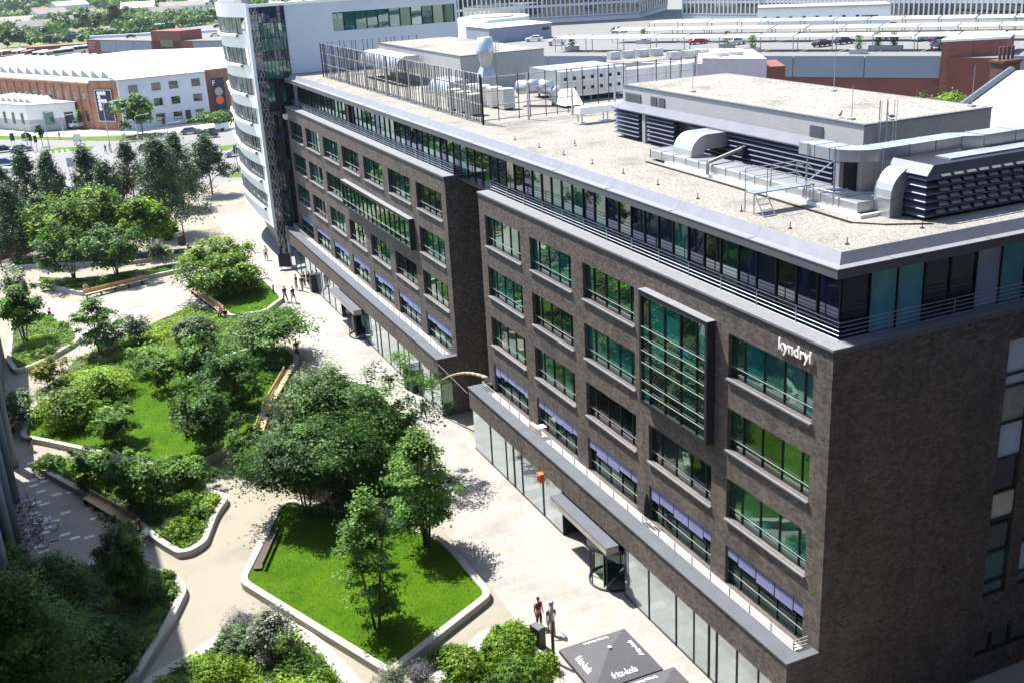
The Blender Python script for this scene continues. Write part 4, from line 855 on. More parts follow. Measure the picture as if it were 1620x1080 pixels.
# lattice panel and glazed shaft
mb = MB(); mb.quad((-2.45, 92.56, 1), (-1.55, 92.56, 1), (-1.55, 92.56, TOP - .2), (-2.45, 92.56, TOP - .2)); lt = mb.build('lattice_glass', M['glass_d'], tower, fix=False)
mb = MB()
for k in range(26):
    z = 1 + k * 1.08
    for x0, x1 in ((-2.45, -1.95), (-1.95, -2.45), (-2.0, -1.55), (-1.55, -2.0)): mb.tube((x0, 92.48, z), (x1, 92.48, min(z + 1.6, TOP - .2)), .028, n=4)
for z in (1, 5.5, 9, 12, 15, 18, 21, 24, 27): mb.box((-2.45, 92.45, z - .04), (-1.55, 92.5, z + .04))
mb.build('lattice_rod', M['galv'], lt)
mb = MB(); xs_ = list(np.linspace(-1.55, 1.35, 8)); zs_ = [1.0, 3.2, 5.5, 7.7, 8.8, 11, 12.2, 14.4, 15.5, 17.7, 18.6, 20.2, 21.2, 23.2, 24.2, 25.6, 27.2, 29.1]
mm = {3: 2, 5: 2, 7: 2, 9: 3, 10: 3, 13: 2, 16: 2, 12: 1, 14: 1, 15: 1, 11: 0}
panes(MB(), [0, 1], [0, 1], 0, lambda i, j: 0)
mb.T = SF(92.52); panes(mb, xs_, zs_, 0, lambda i, j: mm.get(j, 0) if random.random() < .85 else random.choice([0, 1]), .012)
sg = mb.build('stair_glazing', [M['glass_d'], M['glass_b'], M['glass_v'], M['frame']], tower, fix=False)
mb = MB(SF(92.52))
for x in xs_: mb.box((x - .03, 1, -.05), (x + .03, 29.1, .03))
for z in zs_: mb.box((-1.55, z - .03, -.04), (1.35, z + .03, .02))
mb.build('stair_mullion', M['frame'], sg)
# pale wall with the long window
mb = MB(SF(92.54)); wall_grid(mb, 1.35, 21.6, 0, 28.9, [(6.7, 21.3, 25.75, 27.75)], .3); mb.T = None; mb.quad((21.6, 92.54, 0), (21.6, 118, 0), (21.6, 118, 28.9), (21.6, 92.54, 28.9))
mb.build('pale_wall', M['wall_lil'], tower, fix=False)
mb = MB(SF(92.54)); xs_ = [6.7 + 14.6 * i / 11 for i in range(12)]; panes(mb, xs_, [25.75, 27.75], .25, lambda i, j: random.choice([0, 0, 1]), .02); sw = mb.build('long_window', [M['glass_b'], M['glass']], tower, fix=False)
mb = MB(SF(92.54))
for x in xs_: mb.box((x - .05, 25.75, .12), (x + .05, 27.75, .28))
mb.build('window_frame', M['frame'], sw)
mb = MB(); mb.poly([(tx(y, TOP) + .3, y, 28.6) for y in TYS] + [(21.6, 120, 28.6), (21.6, 92.6, 28.6), (-2.7, 92.6, 28.6)]); mb.build('roof', M['coping'], tower, fix=False)
mb = MB(); mb.box((-2.75, 92.44, 28.9), (21.7, 92.8, 29.2)); band(mb, 29.3, 29.38, .0); mb.build('parapet', M['white'], tower)
mb = MB(); mb.box((-1.9, 99, 28.6), (1.2, 103, 33)); mb.build('roof_hut', M['coping'], tower)
mb = MB()
for y0, x0 in ((93.1, -1.5),):
    for k in range(28): mb.tube((x0 + k * .8, y0, 28.9), (x0 + k * .8, y0, 30.1), .025, n=4)
    mb.tube((x0, y0, 30.1), (x0 + 22, y0, 30.1), .03)
mb.build('roof_rail', M['galv'], tower)
# slatted base
mb = MB(); 
for k in range(46):
    t_ = k / 45; y = 93 + 29 * t_; x = -1.2 + 2.6 * t_ ** 1.3; mb.box((x - .06, y - .05, 0), (x + .12, y + .12, 4.7))
mb.build('base_slat', M['alu'], tower)
mb = MB(); mb.quad((-.9, 93, 0), (2.0, 122, 0), (2.0, 122, 4.8), (-.9, 93, 4.8)); mb.poly([(tx(y, 5), y, 4.6) for y in TYS] + [(3, 120, 4.6), (0, 93, 4.6)]); mb.build('base_wall', M['glass_d'], tower, fix=False)
mb = MB(); mb.box((-1.45, 92.2, 0), (-1.15, 92.5, 4.6)); mb.build('base_pier', M['white'], tower)
for k in range(9):
    x, y = -1 + k * 2.4 + random.uniform(-.3, .3), 94.2 + random.uniform(0, .4)
    n = 160; P = np.stack([rng.normal(size=n) * .45 + x, rng.normal(size=n) * .3 + y, 29.2 + rng.random(n) * 1.1], 1)
    o = leafcloud('shrub', P, rng.uniform(.2, .4, n), rng.normal(size=(n, 3)), rng.random(n), L['mid']); tag(o, 'small green shrub on the white tower roof, ' + ['at the glazed stair shaft', 'second', 'third', 'fourth', 'fifth', 'sixth', 'seventh', 'eighth', 'ninth'][k] + (' from the stair shaft' if k else ''), 'shrub', 'shrubs on the white tower roof')
# ------------------------------------------------------------------ building on the left whose edge and shadow come into view
west = thing('edge_building', 'grey building edge on round grey columns at the left border', 'building', (-40, 10, 0))
mb = MB(); mb.box((-60, -22, 10), (-31.2, 51.6, 32.5)); mb.build('upper_storeys', M['conc_d'], west)
mb = MB(); mb.box((-60, -20, 0), (-33.2, 51, 10)); mb.build('ground_glazing', M['glass_d'], west)
mb = MB(); mb.box((-60, 53, 0), (-32.45, 76, 8)); mb.build('low_wing', M['glass'], west)
mb = MB()
for y in np.arange(53, 76.1, 2.3): mb.box((-32.5, y - .06, 0), (-32.3, y + .06, 8.1))
mb.box((-32.5, 52.8, 7.8), (-32.25, 76.2, 8.2)); mb.build('wing_frame', M['alu'], west)
for y in (26.0, 32.5, 37.3, 43.5, 49.5):
    mb = MB(); mb.smooth = True; mb.tube((-31.75, y, 0), (-31.75, y, 10.02), .34, n=20); mb.build('column', M['conc_d'], west)
# unseen blocks added to shut sky off the end wall (near one mirrored in the top floor glazing)
facing = thing('facing_sky_block', 'unseen dark blocks added to keep sky light off the brick end wall', 'building', (18, -28, 0))
mb = MB(); mb.box((2.8, -34, 0), (50, -9.5, 44)); mb.box((-75, -70, 0), (50, -34.0, 50)); mb.build('wall', M['louvd'], facing)  # second box, behind the camera, added to shut off the low sky
# ------------------------------------------------------------------ brick hall, annex and low sheds over the road
hall = thing('brick_hall', 'old red brick factory hall with white sawtooth roof and black banners', 'building', (-12, 240, 0))
W0, W1 = Vector((-12.5, 236.0)), Vector((-47, 309)); ew = (W1 - W0).normalized(); nw = Vector((ew.y, -ew.x))     # west face direction, inward normal
HZ = 10.3
def wq(mb, s0, s1, z0, z1, off): a, b = W0 + ew * s0 - nw * off, W0 + ew * s1 - nw * off; mb.quad((a.x, a.y, z0), (b.x, b.y, z0), (b.x, b.y, z1), (a.x, a.y, z1))
A2, A3, A4 = Vector((-6.5, 229.5)), Vector((20, 233)), Vector((45, 240))
mb = MB(); wq(mb, 0, 80, 0, HZ, 0); mb.quad((*W0, 0), (*A2, 0), (*A2, HZ + .6), (*W0, HZ + .6)); mb.quad((*A2, 0), (*A4, 0), (*A4, HZ + .8), (*A2, HZ + .8))
b3, b4 = W1 + nw * 60, A4 + Vector((8, 60))
hw_ = mb.build('brick_wall', M['brick_red'], hall, fix=False)
mb = MB()
for k in range(21):
    c = W0 + ew * (1.0 + k * 3.9); 
    mb.obox((c.x - nw.x * .12, c.y - nw.y * .12, HZ / 2), .55, .3, HZ, math.atan2(ew.y, ew.x))
mb.obox(((W0 + ew * 40).x - nw.x * .15, (W0 + ew * 40).y - nw.y * .15, HZ - .3), 80, .4, .5, math.atan2(ew.y, ew.x))
mb.build('pilaster', M['brick_red'], hw_)
for k in range(18):
    for z0, z1 in ((6.2, 8.3), (1.6, 4.2)):
        if z0 < 3 and k > 3: continue
        c = W0 + ew * (2.95 + k * 3.9) - nw * .03; e = ew * .55; mb = MB()
        pts = [(c - e, z0), (c + e, z0), (c + e, z1 - .4), (c + e * .5, z1 - .08), (c, z1), (c - e * .5, z1 - .08), (c - e, z1 - .4)]
        mb.poly([(p.x, p.y, z) for p, z in pts]); mb.build('arched_window', M['glass_d'], hall, fix=False)
mb = MB(); mb.k = 0; zr = HZ + .15
mb.poly([(W0.x, W0.y, zr), (A2.x, A2.y, zr), (A4.x, A4.y, zr + .0), (b4.x, b4.y, zr), (b3.x, b3.y, zr), (W1.x, W1.y, zr)])
hr = mb.build('roof', M['roofw'], hall, fix=False)
rd = Vector((.62, .785)); 
for k in range(17):
    s = 1.5 + k * 4.6; p = W0 + ew * s + nw * 6.5; q = p + rd * (34 if k < 12 else 26); a = ew * 4.3; mb = MB()
    v = [(p.x, p.y, zr + .1), (p.x + a.x, p.y + a.y, zr + .1), (p.x + a.x * .85, p.y + a.y * .85, zr + 1.75), (q.x, q.y, zr + .1), (q.x + a.x, q.y + a.y, zr + .1), (q.x + a.x * .85, q.y + a.y * .85, zr + 1.75)]
    mb.add(v, [(0, 1, 2), (3, 5, 4), (1, 4, 5, 2)]); mb.k = 1; mb.add(v, [(0, 2, 5, 3)])
    for f_ in (.25, .6):
        c = p.lerp(q, f_) + a * .55; 
    mb.build('sawtooth', [M['roofw'], M['tooth']], hr, fix=False)
mb = MB(); an = Vector((.99, .13)); mb.prism([(-6.9, 228.9), (12.5, 231.4), (11.4, 239), (-8, 238)], 0, 11.0); ax = mb.build('annex', M['wall_lil'], hall)
mb = MB(); mb.add([(-7.3, 228.5, 11.0), (12.7, 231.0, 11.0), (11.6, 239.2, 11.9), (-8.2, 238.2, 11.9)], [(0, 1, 2, 3)]); mb.prism([(-7.3, 228.5), (12.7, 231.0), (12.6, 231.3), (-7.3, 228.8)], 10.9, 11.02); mb.build('annex_roof', M['roofw'], ax, fix=False)
for i, s in enumerate((.16, .42, .62, .88)):
    for z in (1.2, 4.6, 8.0):
        if s > .8 and z > 8.5: continue
        c = Vector((-6.9, 228.9)).lerp(Vector((12.5, 231.4)), s); mb = MB(); mb.obox((c.x, c.y - .05, z + .75), 1.9, .12, 1.5, .13); w_ = mb.build('window', M['glass_d'], hall)
        mb = MB(); mb.obox((c.x, c.y - .12, z + 1.5), 2.0, .08, .1, .13); mb.obox((c.x, c.y - .12, z), 2.0, .08, .1, .13)
        for d in (-.9, -.3, .3, .9): mb.obox((c.x + d, c.y - .12 + d * .13, z + .75), .07, .08, 1.5, .13)
        mb.build('window_frame', M['frame'], w_)
c = Vector((-6.9, 228.9)).lerp(Vector((12.5, 231.4)), .74); mb = MB(); mb.obox((c.x, c.y - .08, 1.4), 1.2, .16, 2.8, .13); mb.build('door', M['capdark'], hall)
# banners
def banner(P0, ex, w_, z0, z1, label):
    t = thing('banner', label, 'banner', (P0.x, P0.y, z0)); nn = Vector((ex.y, -ex.x)); f = lambda u, v, d: (P0.x + ex.x * u + nn.x * d, P0.y + ex.y * u + nn.y * d, v)
    mb = MB(f); mb.box((0, z0, .22), (w_, z1, .3)); mb.build('cloth', pm('banner_black', (.035, .03, .06), .7, 0, .05), t); return t, f
def disc(mb, u, v, r, d, n=20): mb.poly([(u + r * math.cos(2 * math.pi * i / n), v + r * math.sin(2 * math.pi * i / n), d) for i in range(n)])
e1 = (A2 - W0).normalized(); P0 = W0 + e1 * 1.3
t, f = banner(P0, e1, 5.2, 1.7, 9.0, 'black banner with a big letter of white discs and striped border')
mb = MB(f); r = .47; us = [1.0, 1.85, 2.7]
for u in us: mb.k = 0; disc(mb, u + .3, 8.1, r, .32)
for v in (7.25, 6.4, 5.55, 4.7): disc(mb, 1.3, v, r, .32)
for u in us[1:]: disc(mb, u + .3, 6.4, r, .32)
mb.build('letter_discs', M['white'], t, fix=False)
mb = MB(f)
for k in range(17):
    v = 1.8 + k * .42
    for u in (.05, 4.85): mb.add([(u, v, .32), (u + .3, v + .12, .32), (u + .3, v + .3, .32), (u, v + .18, .32)], [(0, 1, 2, 3)])
for k in range(11):
    for v in (1.75, 8.7): mb.add([(.3 + k * .43, v, .32), (.5 + k * .43, v, .32), (.62 + k * .43, v + .25, .32), (.42 + k * .43, v + .25, .32)], [(0, 1, 2, 3)])
mb.build('stripe_border', M['white'], t, fix=False)
P0 = Vector((13.6, 231.6)); e2 = Vector((.985, .17)).normalized()
t, f = banner(P0, e2, 3.0, 1.2, 9.3, 'black banner with one grey and one orange disc on the brick wall')
mb = MB(f); disc(mb, 1.5, 6.2, .95, .32); mb.build('grey_disc', M['coping'], t, fix=False); mb = MB(f); disc(mb, 1.5, 4.2, .95, .32); mb.build('orange_disc', M['orange'], t, fix=False)
nn = Vector((e2.y, -e2.x)); text_obj('letter', 'F', 1.6, .01, M['white'], t, (e2.x, e2.y, 0), (0, 0, 1), (P0.x + e2.x * .25 + nn.x * .33, P0.y + e2.y * .25 + nn.y * .33, 7.7))
mb = MB(f)
for k, wd in enumerate((1.1, .8)): mb.add([(.95, 6.3 - k * .3, .33), (.95 + wd, 6.3 - k * .3, .33), (.95 + wd, 6.42 - k * .3, .33), (.95, 6.42 - k * .3, .33)], [(0, 1, 2, 3)])
mb.build('caption_line', M['galvd'], t, fix=False)
low = thing('low_shed', 'low pale grey shed with white sawtooth roof at the left across the road', 'building', (-26, 250, 0))
fp = [(-36, 262), (-26.3, 244.2), (-16, 241.5), (-19, 256), (-34, 285)]
mb = MB(); mb.prism(fp, 0, 2.6); mb.build('wall_base', pm('shed_grey', (.4, .4, .4), .8, 0, .05), low); mb = MB(); mb.prism(fp, 2.6, 5.9); sw_ = mb.build('wall', M['wall_w'], low)
mb = MB(); mb.prism(inset(fp, -.35), 5.9, 6.05); lr = mb.build('roof', M['roofw'], low); mb = MB()
a0, a1 = Vector((-25, 247.5)), Vector((-34.5, 265)); dd = (a1 - a0).normalized()
for k in range(7):
    p = a0 + dd * k * 2.7; q = p + Vector((5.5, 4.5)); a = dd * 2.5; mb.add([(p.x, p.y, 6.1), (p.x + a.x, p.y + a.y, 6.1), (p.x + a.x * .8, p.y + a.y * .8, 7.0), (q.x, q.y, 6.1), (q.x + a.x, q.y + a.y, 6.1), (q.x + a.x * .8, q.y + a.y * .8, 7.0)], [(0, 1, 2), (3, 5, 4), (1, 4, 5, 2), (0, 2, 5, 3)])
mb.build('sawtooth', M['roofw'], lr)
for k in range(5):
    c = Vector((-26.3, 244.2)).lerp(Vector((-36, 262)), .12 + k * .19); rz = math.atan2(17.8, -9.7); mb = MB(); mb.obox((c.x - .05, c.y - .03, 2.8), .9, .2, 2.6, rz); mb.build('window', M['glass_d'], low)
c = Vector((-26.3, 244.2)).lerp(Vector((-16, 241.5)), .42); mb = MB(); mb.obox((c.x, c.y - .05, 2.8), 2.2, .2, 2.9, -.26); mb.build('window', M['glass_b'], low)
c = Vector((-26.3, 244.2)).lerp(Vector((-16, 241.5)), .84); mb = MB(); mb.obox((c.x, c.y - .05, 1.9), 1.9, .2, 3.8, -.26); mb.build('door', M['capdark'], low)
# ------------------------------------------------------------------ red and grey shopping centre, far part
mall = thing('shopping_centre', 'far red and grey clad shopping centre wing with parking deck behind the factory hall', 'building', (20, 430, 0))
Q = [Vector((2, 474)), Vector((23.5, 428)), Vector((32, 412)), Vector((70, 360))]; DZ = 7.7
mb = MB(); 
for a, b in zip(Q[:-1], Q[1:]): mb.quad((*a, 0), (*b, 0), (*b, DZ), (*a, DZ))
mb.build('red_wall', M['redc'], mall, fix=False)
def panel(mb, a, b, s0, s1, z0, z1, off=.15):
    e = (b - a).normalized(); n_ = Vector((e.y, -e.x)); n_ = n_ if n_.dot(Vector((CAM.x, CAM.y)) - a) > 0 else -n_; p, q = a.lerp(b, s0) + n_ * off, a.lerp(b, s1) + n_ * off; mb.quad((*p, z0), (*q, z0), (*q, z1), (*p, z1))
for a_, b_, s0, s1, z_ in ((Q[0], Q[1], .22, .46, 3.0), (Q[0], Q[1], .465, .71, 3.0), (Q[0], Q[1], .715, .98, 3.0), (Q[2], Q[3], .1, .5, .5), (Q[2], Q[3], .505, .98, .5)): mb = MB(); panel(mb, a_, b_, s0, s1, z_, 7.4); mb.build('grey_panel', M['greyc'], mall, fix=False)
mb = MB(); e = (Q[2] - Q[1]).normalized(); mb.prism([tuple(Q[1] - e * .5), tuple(Q[2]), tuple(Q[2] + Vector((9, 5))), tuple(Q[1] + Vector((9, 5)))], 0, 11.4); rt = mb.build('red_block', M['redc'], mall)
mb = MB(); panel(mb, Q[1], Q[2], .3, .75, 5.5, 8.2, .25); mb.build('slit_window', M['glass_d'], rt, fix=False)
mb = MB(); 
for k in range(3): panel(mb, Q[0], Q[1], .03, .03 + .13 - k * .02, 6.2 - k * 1.1, 6.9 - k * 1.1, .3)
mb.build('sign_panel', pm('pink_sign', (.5, .1, .16), .6), mall, fix=False)
for s in (.38, .55, .67, .79, .91): mb = MB(); panel(mb, Q[0], Q[1], s, s + .03, .2, 2.8, .35); mb.build('vent_pipe', M['white'], mall, fix=False)
mb = MB(); mb.poly([(*Q[0], DZ + .02), (*Q[1], DZ + .02), (*Q[2], DZ + .02), (*Q[3], DZ + .02), (140, 420, DZ + .02), (60, 520, DZ + .02)]); mb.build('parking_deck', M['deck'], mall, fix=False)
mb = MB(); a, b = Vector((4, 480)), Vector((75, 440)); mb.prism([tuple(a), tuple(b), tuple(b + Vector((0, 2))), tuple(a + Vector((0, 2)))], DZ, DZ + 1.1); mb.build('deck_parapet', M['wall_lil'], mall)
# near part of the same centre at the right, with the car deck
mal2 = thing('shopping_centre', 'near red and grey clad shopping centre with rooftop car park under pale canopies', 'building', (100, 140, 0))
E0, E1 = Vector(G(700, 108, 12)), Vector(G(1490, 92, 12)); E0 = Vector((66, 190)); E2 = Vector((150, 70)); MZ = 12.0
mb = MB(); mb.quad((*E0, 0), (*E1, 0), (*E1, MZ), (*E0, MZ)); mb.quad((*E1, 0), (*E2, 0), (*E2, MZ), (*E1, MZ)); mb.build('red_wall', M['redc'], mal2, fix=False)
for k in range(7): mb = MB(); panel(mb, E0, E1, .02 + k * .14, .1585 + k * .14, 8.6, MZ + .35, .25); mb.build('grey_panel', M['greyc'], mal2, fix=False)
for k in range(4): mb = MB(); panel(mb, E1, E2, .2 + k * .2, .397 + k * .2, 8.4, MZ + .35, .25); mb.build('grey_panel', M['greyc'], mal2, fix=False)
e = (E1 - E0).normalized(); nn = Vector((-e.y, e.x)); nn = nn if nn.x > 0 else -nn; ang = math.atan2(e.y, e.x)
rb = [Vector(G(1490, 150, 9)), Vector(G(1601, 150, 9))]; p0 = E1 - nn * .8; rr = RT.xy.normalized(); p1 = p0 + rr * 11.3
mb = MB(); mb.prism([tuple(p0), tuple(p1), tuple(p1 + nn * 7), tuple(p0 + nn * 7)], 0, 14.7); rt = mb.build('red_block', brickmat('red_planks', (.25, .085, .07), (.27, .095, .08), (.12, .04, .035), 3.0, .28, 1.0, .012), mal2)
mb = MB(); a, b = p0 + rr * 2.6 - nn * .05, p0 + rr * 7.8 - nn * .05; mb.add([(*a, 9.3), (*b, 11.2), (*b, 12.2), (*a, 10.4)], [(0, 1, 2, 3)]); mb.build('slanted_window', M['glass'], rt, fix=False)
mb = MB(); mb.prism([tuple(p0 - rr * .2 - nn * .2), tuple(p1 + rr * .2 - nn * .2), tuple(p1 + nn * 7), tuple(p0 + nn * 7)], 14.7, 15.1); mb.build('block_cap', M['white'], rt)
mb = MB(); mb.poly([(*E0, MZ + .02), (*E1, MZ + .02), (*E2, MZ + .02), (300, 150, MZ + .02), (190, 420, MZ + .02)]); mb.build('parking_deck', M['deck'], mal2, fix=False)
mb = MB()
for k in range(60):
    for off in (10, 26, 44):
        c = E0 + e * (k * 2.6) + nn * off; mb.obox((c.x, c.y, MZ + .035), .12, 5, .006, ang)
mb.build('bay_line', M['line'], mal2)
def canopy(s0, s1, off, wd, lab):
    a = E0 + e * s0 + nn * off; t = thing('shade_canopy', lab, 'canopy', (a.x, a.y, MZ)); n = int((s1 - s0) / 7.5); mb = MB()
    for k in range(n):
        c = E0 + e * (s0 + 7.5 * k + 3.75) + nn * off; mb.obox((c.x, c.y, MZ + 2.9 + random.uniform(-.06, .06)), 7.1, wd, .08, ang, rx=.08)
    mb.build('sail', M['sail'], t); mb = MB()
    for k in range(n + 1):
        for o_ in (-wd * .3, wd * .3):
            c = E0 + e * (s0 + 7.5 * k) + nn * (off + o_); mb.tube((c.x, c.y, MZ), (c.x, c.y, MZ + 2.9), .1, n=6)
    mb.build('post', M['galvd'], t)
canopy(10, 108, 13, 5.0, 'nearest long row of pale canopies on the car deck'); canopy(14, 150, 33, 5.0, 'middle long row of pale canopies on the car deck'); canopy(14, 150, 54, 5.0, 'furthest long row of pale canopies on the car deck')
for i, (px, py) in enumerate([(905, 80), (1150, 76), (1190, 83), (1358, 86), (1388, 80), (1414, 80), (1018, 70)]):
    x, y = G(px, py, MZ); mb = MB(); mb.obox((x, y, MZ + .45), 3.2, 1.0, .9, ang); tub = ['right of the white van', 'beside the dark red car', 'beside the silver car', 'second from the red block', 'beside the tallest climbing plant', 'nearest the red block', 'in front of the far canopies'][i]; tag(mb.build('planter_tub', M['concrete']), 'grey concrete tub on the car deck ' + tub, 'tub', 'tubs on the car deck')
    n = 260; P = np.stack([rng.normal(size=n) * .35 + x, rng.normal(size=n) * .35 + y, MZ + .9 + rng.random(n) * 2.4], 1); o = leafcloud('climbing_plant', P, rng.uniform(.2, .45, n), rng.normal(size=(n, 3)), rng.random(n), L['far']); tag(o, 'green climbing plant in the concrete tub ' + tub, 'plant', 'climbers on the canopy posts')
# stair block and round ramp on the deck
t = thing('stair_block', 'lilac grey block house on the car deck before the round ramp', 'building', (*G(775, 70, MZ), MZ)); F_, Rr, Lf = (Vector(G(*p, MZ)) for p in ((775, 70), (873, 60), (738, 65)))
mb = MB(); mb.prism([tuple(F_), tuple(Rr), tuple(Rr + Lf - F_), tuple(Lf)], MZ, MZ + 3.6); mb.build('wall', M['greyc'], t); mb = MB(); mb.prism(inset([tuple(F_), tuple(Rr), tuple(Rr + Lf - F_), tuple(Lf)], -.2), MZ + 3.6, MZ + 3.75); mb.build('roof', M['wall_w'], t)
mb = MB(); c = F_.lerp(Rr, .92); mb.obox((c.x - .3, c.y - .3, MZ + 2.4), .3, 1.8, .6, math.atan2((Rr - F_).y, (Rr - F_).x) + math.pi / 2); mb.build('sign', M['black'], t)
p = D(777, 27, 300); t = thing('round_ramp', 'round white parking ramp with a flat disc on top', 'ramp', (p.x, p.y, 0)); mb = MB(); mb.smooth = True; z = p.z; mb.lathe([(10.5, 0), (10.5, z), (9.9, z + .1), (9.9, z - .3)], (p.x, p.y, 0), 40); mb.build('drum', M['white'], t)
mb = MB(); mb.lathe([(9.9, z - .1), (6, z - .1), (6, z + .3), (3.2, z + .35), (0, z + .35)], (p.x, p.y, 0), 40); mb.build('deck', M['coping'], t); mb = MB(); mb.lathe([(6.2, z + .1), (6.2, z + .45), (5.2, z + .45)], (p.x, p.y, 0), 40); mb.build('ring', M['white'], t)
# white office slabs with upright fins behind
def slab(pa, pb, za, zb, fl, nf, label, depth=18, z0=12):
    a, b = Vector(pa), Vector(pb); ex = (b - a); ln = ex.length; ex.normalize(); nn = Vector((-ex.y, ex.x)); nn = nn if nn.dot(a - CAM.xy) > 0 else -nn; f = lambda u, v, d: (a.x + ex.x * u + nn.x * d, a.y + ex.y * u + nn.y * d, v)
    t = thing('office_slab', label, 'building', (a.x, a.y, 0)); mb = MB(f); mb.box((0, 0, .12), (ln, zb, depth)); mb.build('core', M['glass_d'], t)
    mb = MB(f); h = (zb - za) / fl
    for k in range(fl + 1): mb.box((0, za + k * h - .36, 0), (ln, za + k * h + .36, .14))
    mb.box((0, 0, 0), (ln, za, .14)); mb.build('floor_band', M['slab_w'], t); mb = MB(f); w_ = ln / nf
    for k in range(nf + 1): mb.box((k * w_ - w_ * .15, za, -.05), (k * w_ + w_ * .15, zb, .13))
    mb.build('fin', M['slab_w'], t); mb = MB(f); mb.box((.1, zb, .4), (ln - .1, zb + .4, depth)); mb.build('roof', M['coping'], t)
def DD(px, py, d): q = D(px, py, d); return (q.x, q.y)
slab(DD(690, 30, 330), DD(1012, 30, 330), 13.5, 48.5, 10, 44, 'white office block with tall narrow windows left of the trees')
slab(DD(1012, 30, 330), DD(1056, 30, 365), 13.5, 44, 9, 12, 'white office block end turning away with bay like windows', 14)
slab(DD(1080, 30, 320), DD(1200, 30, 300), 13, 44, 9, 18, 'white office wing with fins right of the dark trees')
slab(DD(1202, 30, 300), DD(1700, 40, 235), 13, 41, 8, 64, 'long white office front with many fins above the car park')
t = thing('low_pavilion', 'long white single storey pavilion behind the parking canopies', 'building', (*DD(1200, 45, 270), 0)); a, b = Vector(DD(1198, 40, 268)), Vector(DD(1408, 40, 255)); n2 = (a - CAM.xy).normalized()
mb = MB(); mb.prism([tuple(a), tuple(b), tuple(b + n2 * 12), tuple(a + n2 * 12)], MZ, MZ + 4.6); mb.build('wall', M['white'], t); mb = MB(); mb.prism([tuple(a - n2 * .6), tuple(b - n2 * .6), tuple(b + n2 * 12), tuple(a + n2 * 12)], MZ + 4.6, MZ + 4.9); mb.build('roof', M['alu'], t); mb = MB()
for k in range(8):
    c = a.lerp(b, .06 + k * .1) - n2 * .05; mb.obox((c.x, c.y, MZ + 2.2), .7, .12, .9, math.atan2((b - a).y, (b - a).x))
c = a.lerp(b, .85) - n2 * .05; mb.obox((c.x, c.y, MZ + 2.0), 3.6, .12, 1.0, math.atan2((b - a).y, (b - a).x)); mb.build('window', M['glass_d'], t)
# pink house and old metal roof just behind the office building
t = thing('pink_house', 'pink rendered flat roofed house between the roof ducts and the car park', 'building', (*DD(1100, 110, 145), 0)); a, b = Vector(DD(960, 110, 152)), Vector(DD(1213, 100, 138)); n2 = (a - CAM.xy).normalized(); zt = D(1213, 88, 138).z
mb = MB(); m_ = a.lerp(b, .62); mb.prism([tuple(a), tuple(m_), tuple(m_ + n2 * 14), tuple(a + n2 * 14)], 0, zt - 1.1); mb.prism([tuple(m_), tuple(b), tuple(b + n2 * 14), tuple(m_ + n2 * 14)], 0, zt - .4); mb.build('wall', M['pink'], t)
mb = MB(); mb.prism([tuple(a + n2 * .6), tuple(b - (b - a) * .02 + n2 * .6), tuple(b + n2 * 13.5), tuple(a + n2 * 13.5)], zt - 1.2, zt - 1.0); mb.build('roof', M['gravel2'], t)
mb = MB()
for k in range(9):
    c = a.lerp(b, .05 + k * .1) + n2 * (3 + (k * 37 % 7)); mb = MB(); mb.obox((c.x, c.y, zt - .5), 1.6, 1.2, 1.1); mb.build('roof_box', M['galv'], t)
mb = MB(); c = b + n2 * .3; mb.prism([tuple(b), tuple(b + RT.xy * 2.4), tuple(b + RT.xy * 2.4 + n2 * 8), tuple(b + n2 * 8)], 0, zt - 1.4); mb.build('red_wall', M['redc'], t)
t = thing('metal_roof_house', 'old house with rust streaked white metal roof at the right edge', 'building', (24, 22, 0)); R1, R2, E2_, E1_ = D(1600, 113, 80), D(1760, 100, 74), D(1700, 260, 54), D(1438, 232, 66)
mb = MB(); mb.add([tuple(p) for p in (R1, R2, E2_, E1_)], [(0, 1, 2, 3)])
m_, n_, l_, p_ = nt('rusty_white_metal'); v_ = wpos(n_, l_, (2.2, .25, 1), R(58)); cc_ = ramp(n_, l_, noise(n_, l_, v_, 1.3, 5), [(.36, .355, .35), (.38, .375, .37), (.27, .16, .09)], [.3, .55, .66]); l_.new(cc_, p_.inputs['Base Color']); p_.inputs['Roughness'].default_value = .6
mrf = mb.build('roof', m_, t, fix=False); mb = MB(); 
mb.tube(tuple(R1 + Vector((0, 0, .1))), tuple(E1_ + Vector((0, 0, .1))), .28, n=6); mb.build('verge_trim', M['ledge'], mrf)
mb = MB(); mb.quad((R1.x, R1.y, 0), (E1_.x, E1_.y, 0), tuple(E1_ - Vector((0, 0, .05))), tuple(R1 - Vector((0, 0, .05)))); mb.quad((E1_.x, E1_.y, 0), (E2_.x, E2_.y, 0), tuple(E2_), tuple(E1_)); mb.build('wall', M['wall_lil'], t, fix=False)
c = D(1588, 128, 84); mb = MB(); mb.box((c.x - .9, c.y - .6, c.z - 3), (c.x + .9, c.y + .6, c.z + 1.4)); mb.box((c.x - 1.0, c.y - .7, c.z + 1.4), (c.x + 1.0, c.y + .7, c.z + 1.6)); ch = mb.build('chimney', M['brick_dk'], t); mb = MB()
for k in range(4): mb.tube((c.x - .65 + k * .43, c.y, c.z + 1.6), (c.x - .65 + k * .43, c.y, c.z + 2.6), .12, n=8)
mb.build('chimney_pot', M['brick_dk'], ch)
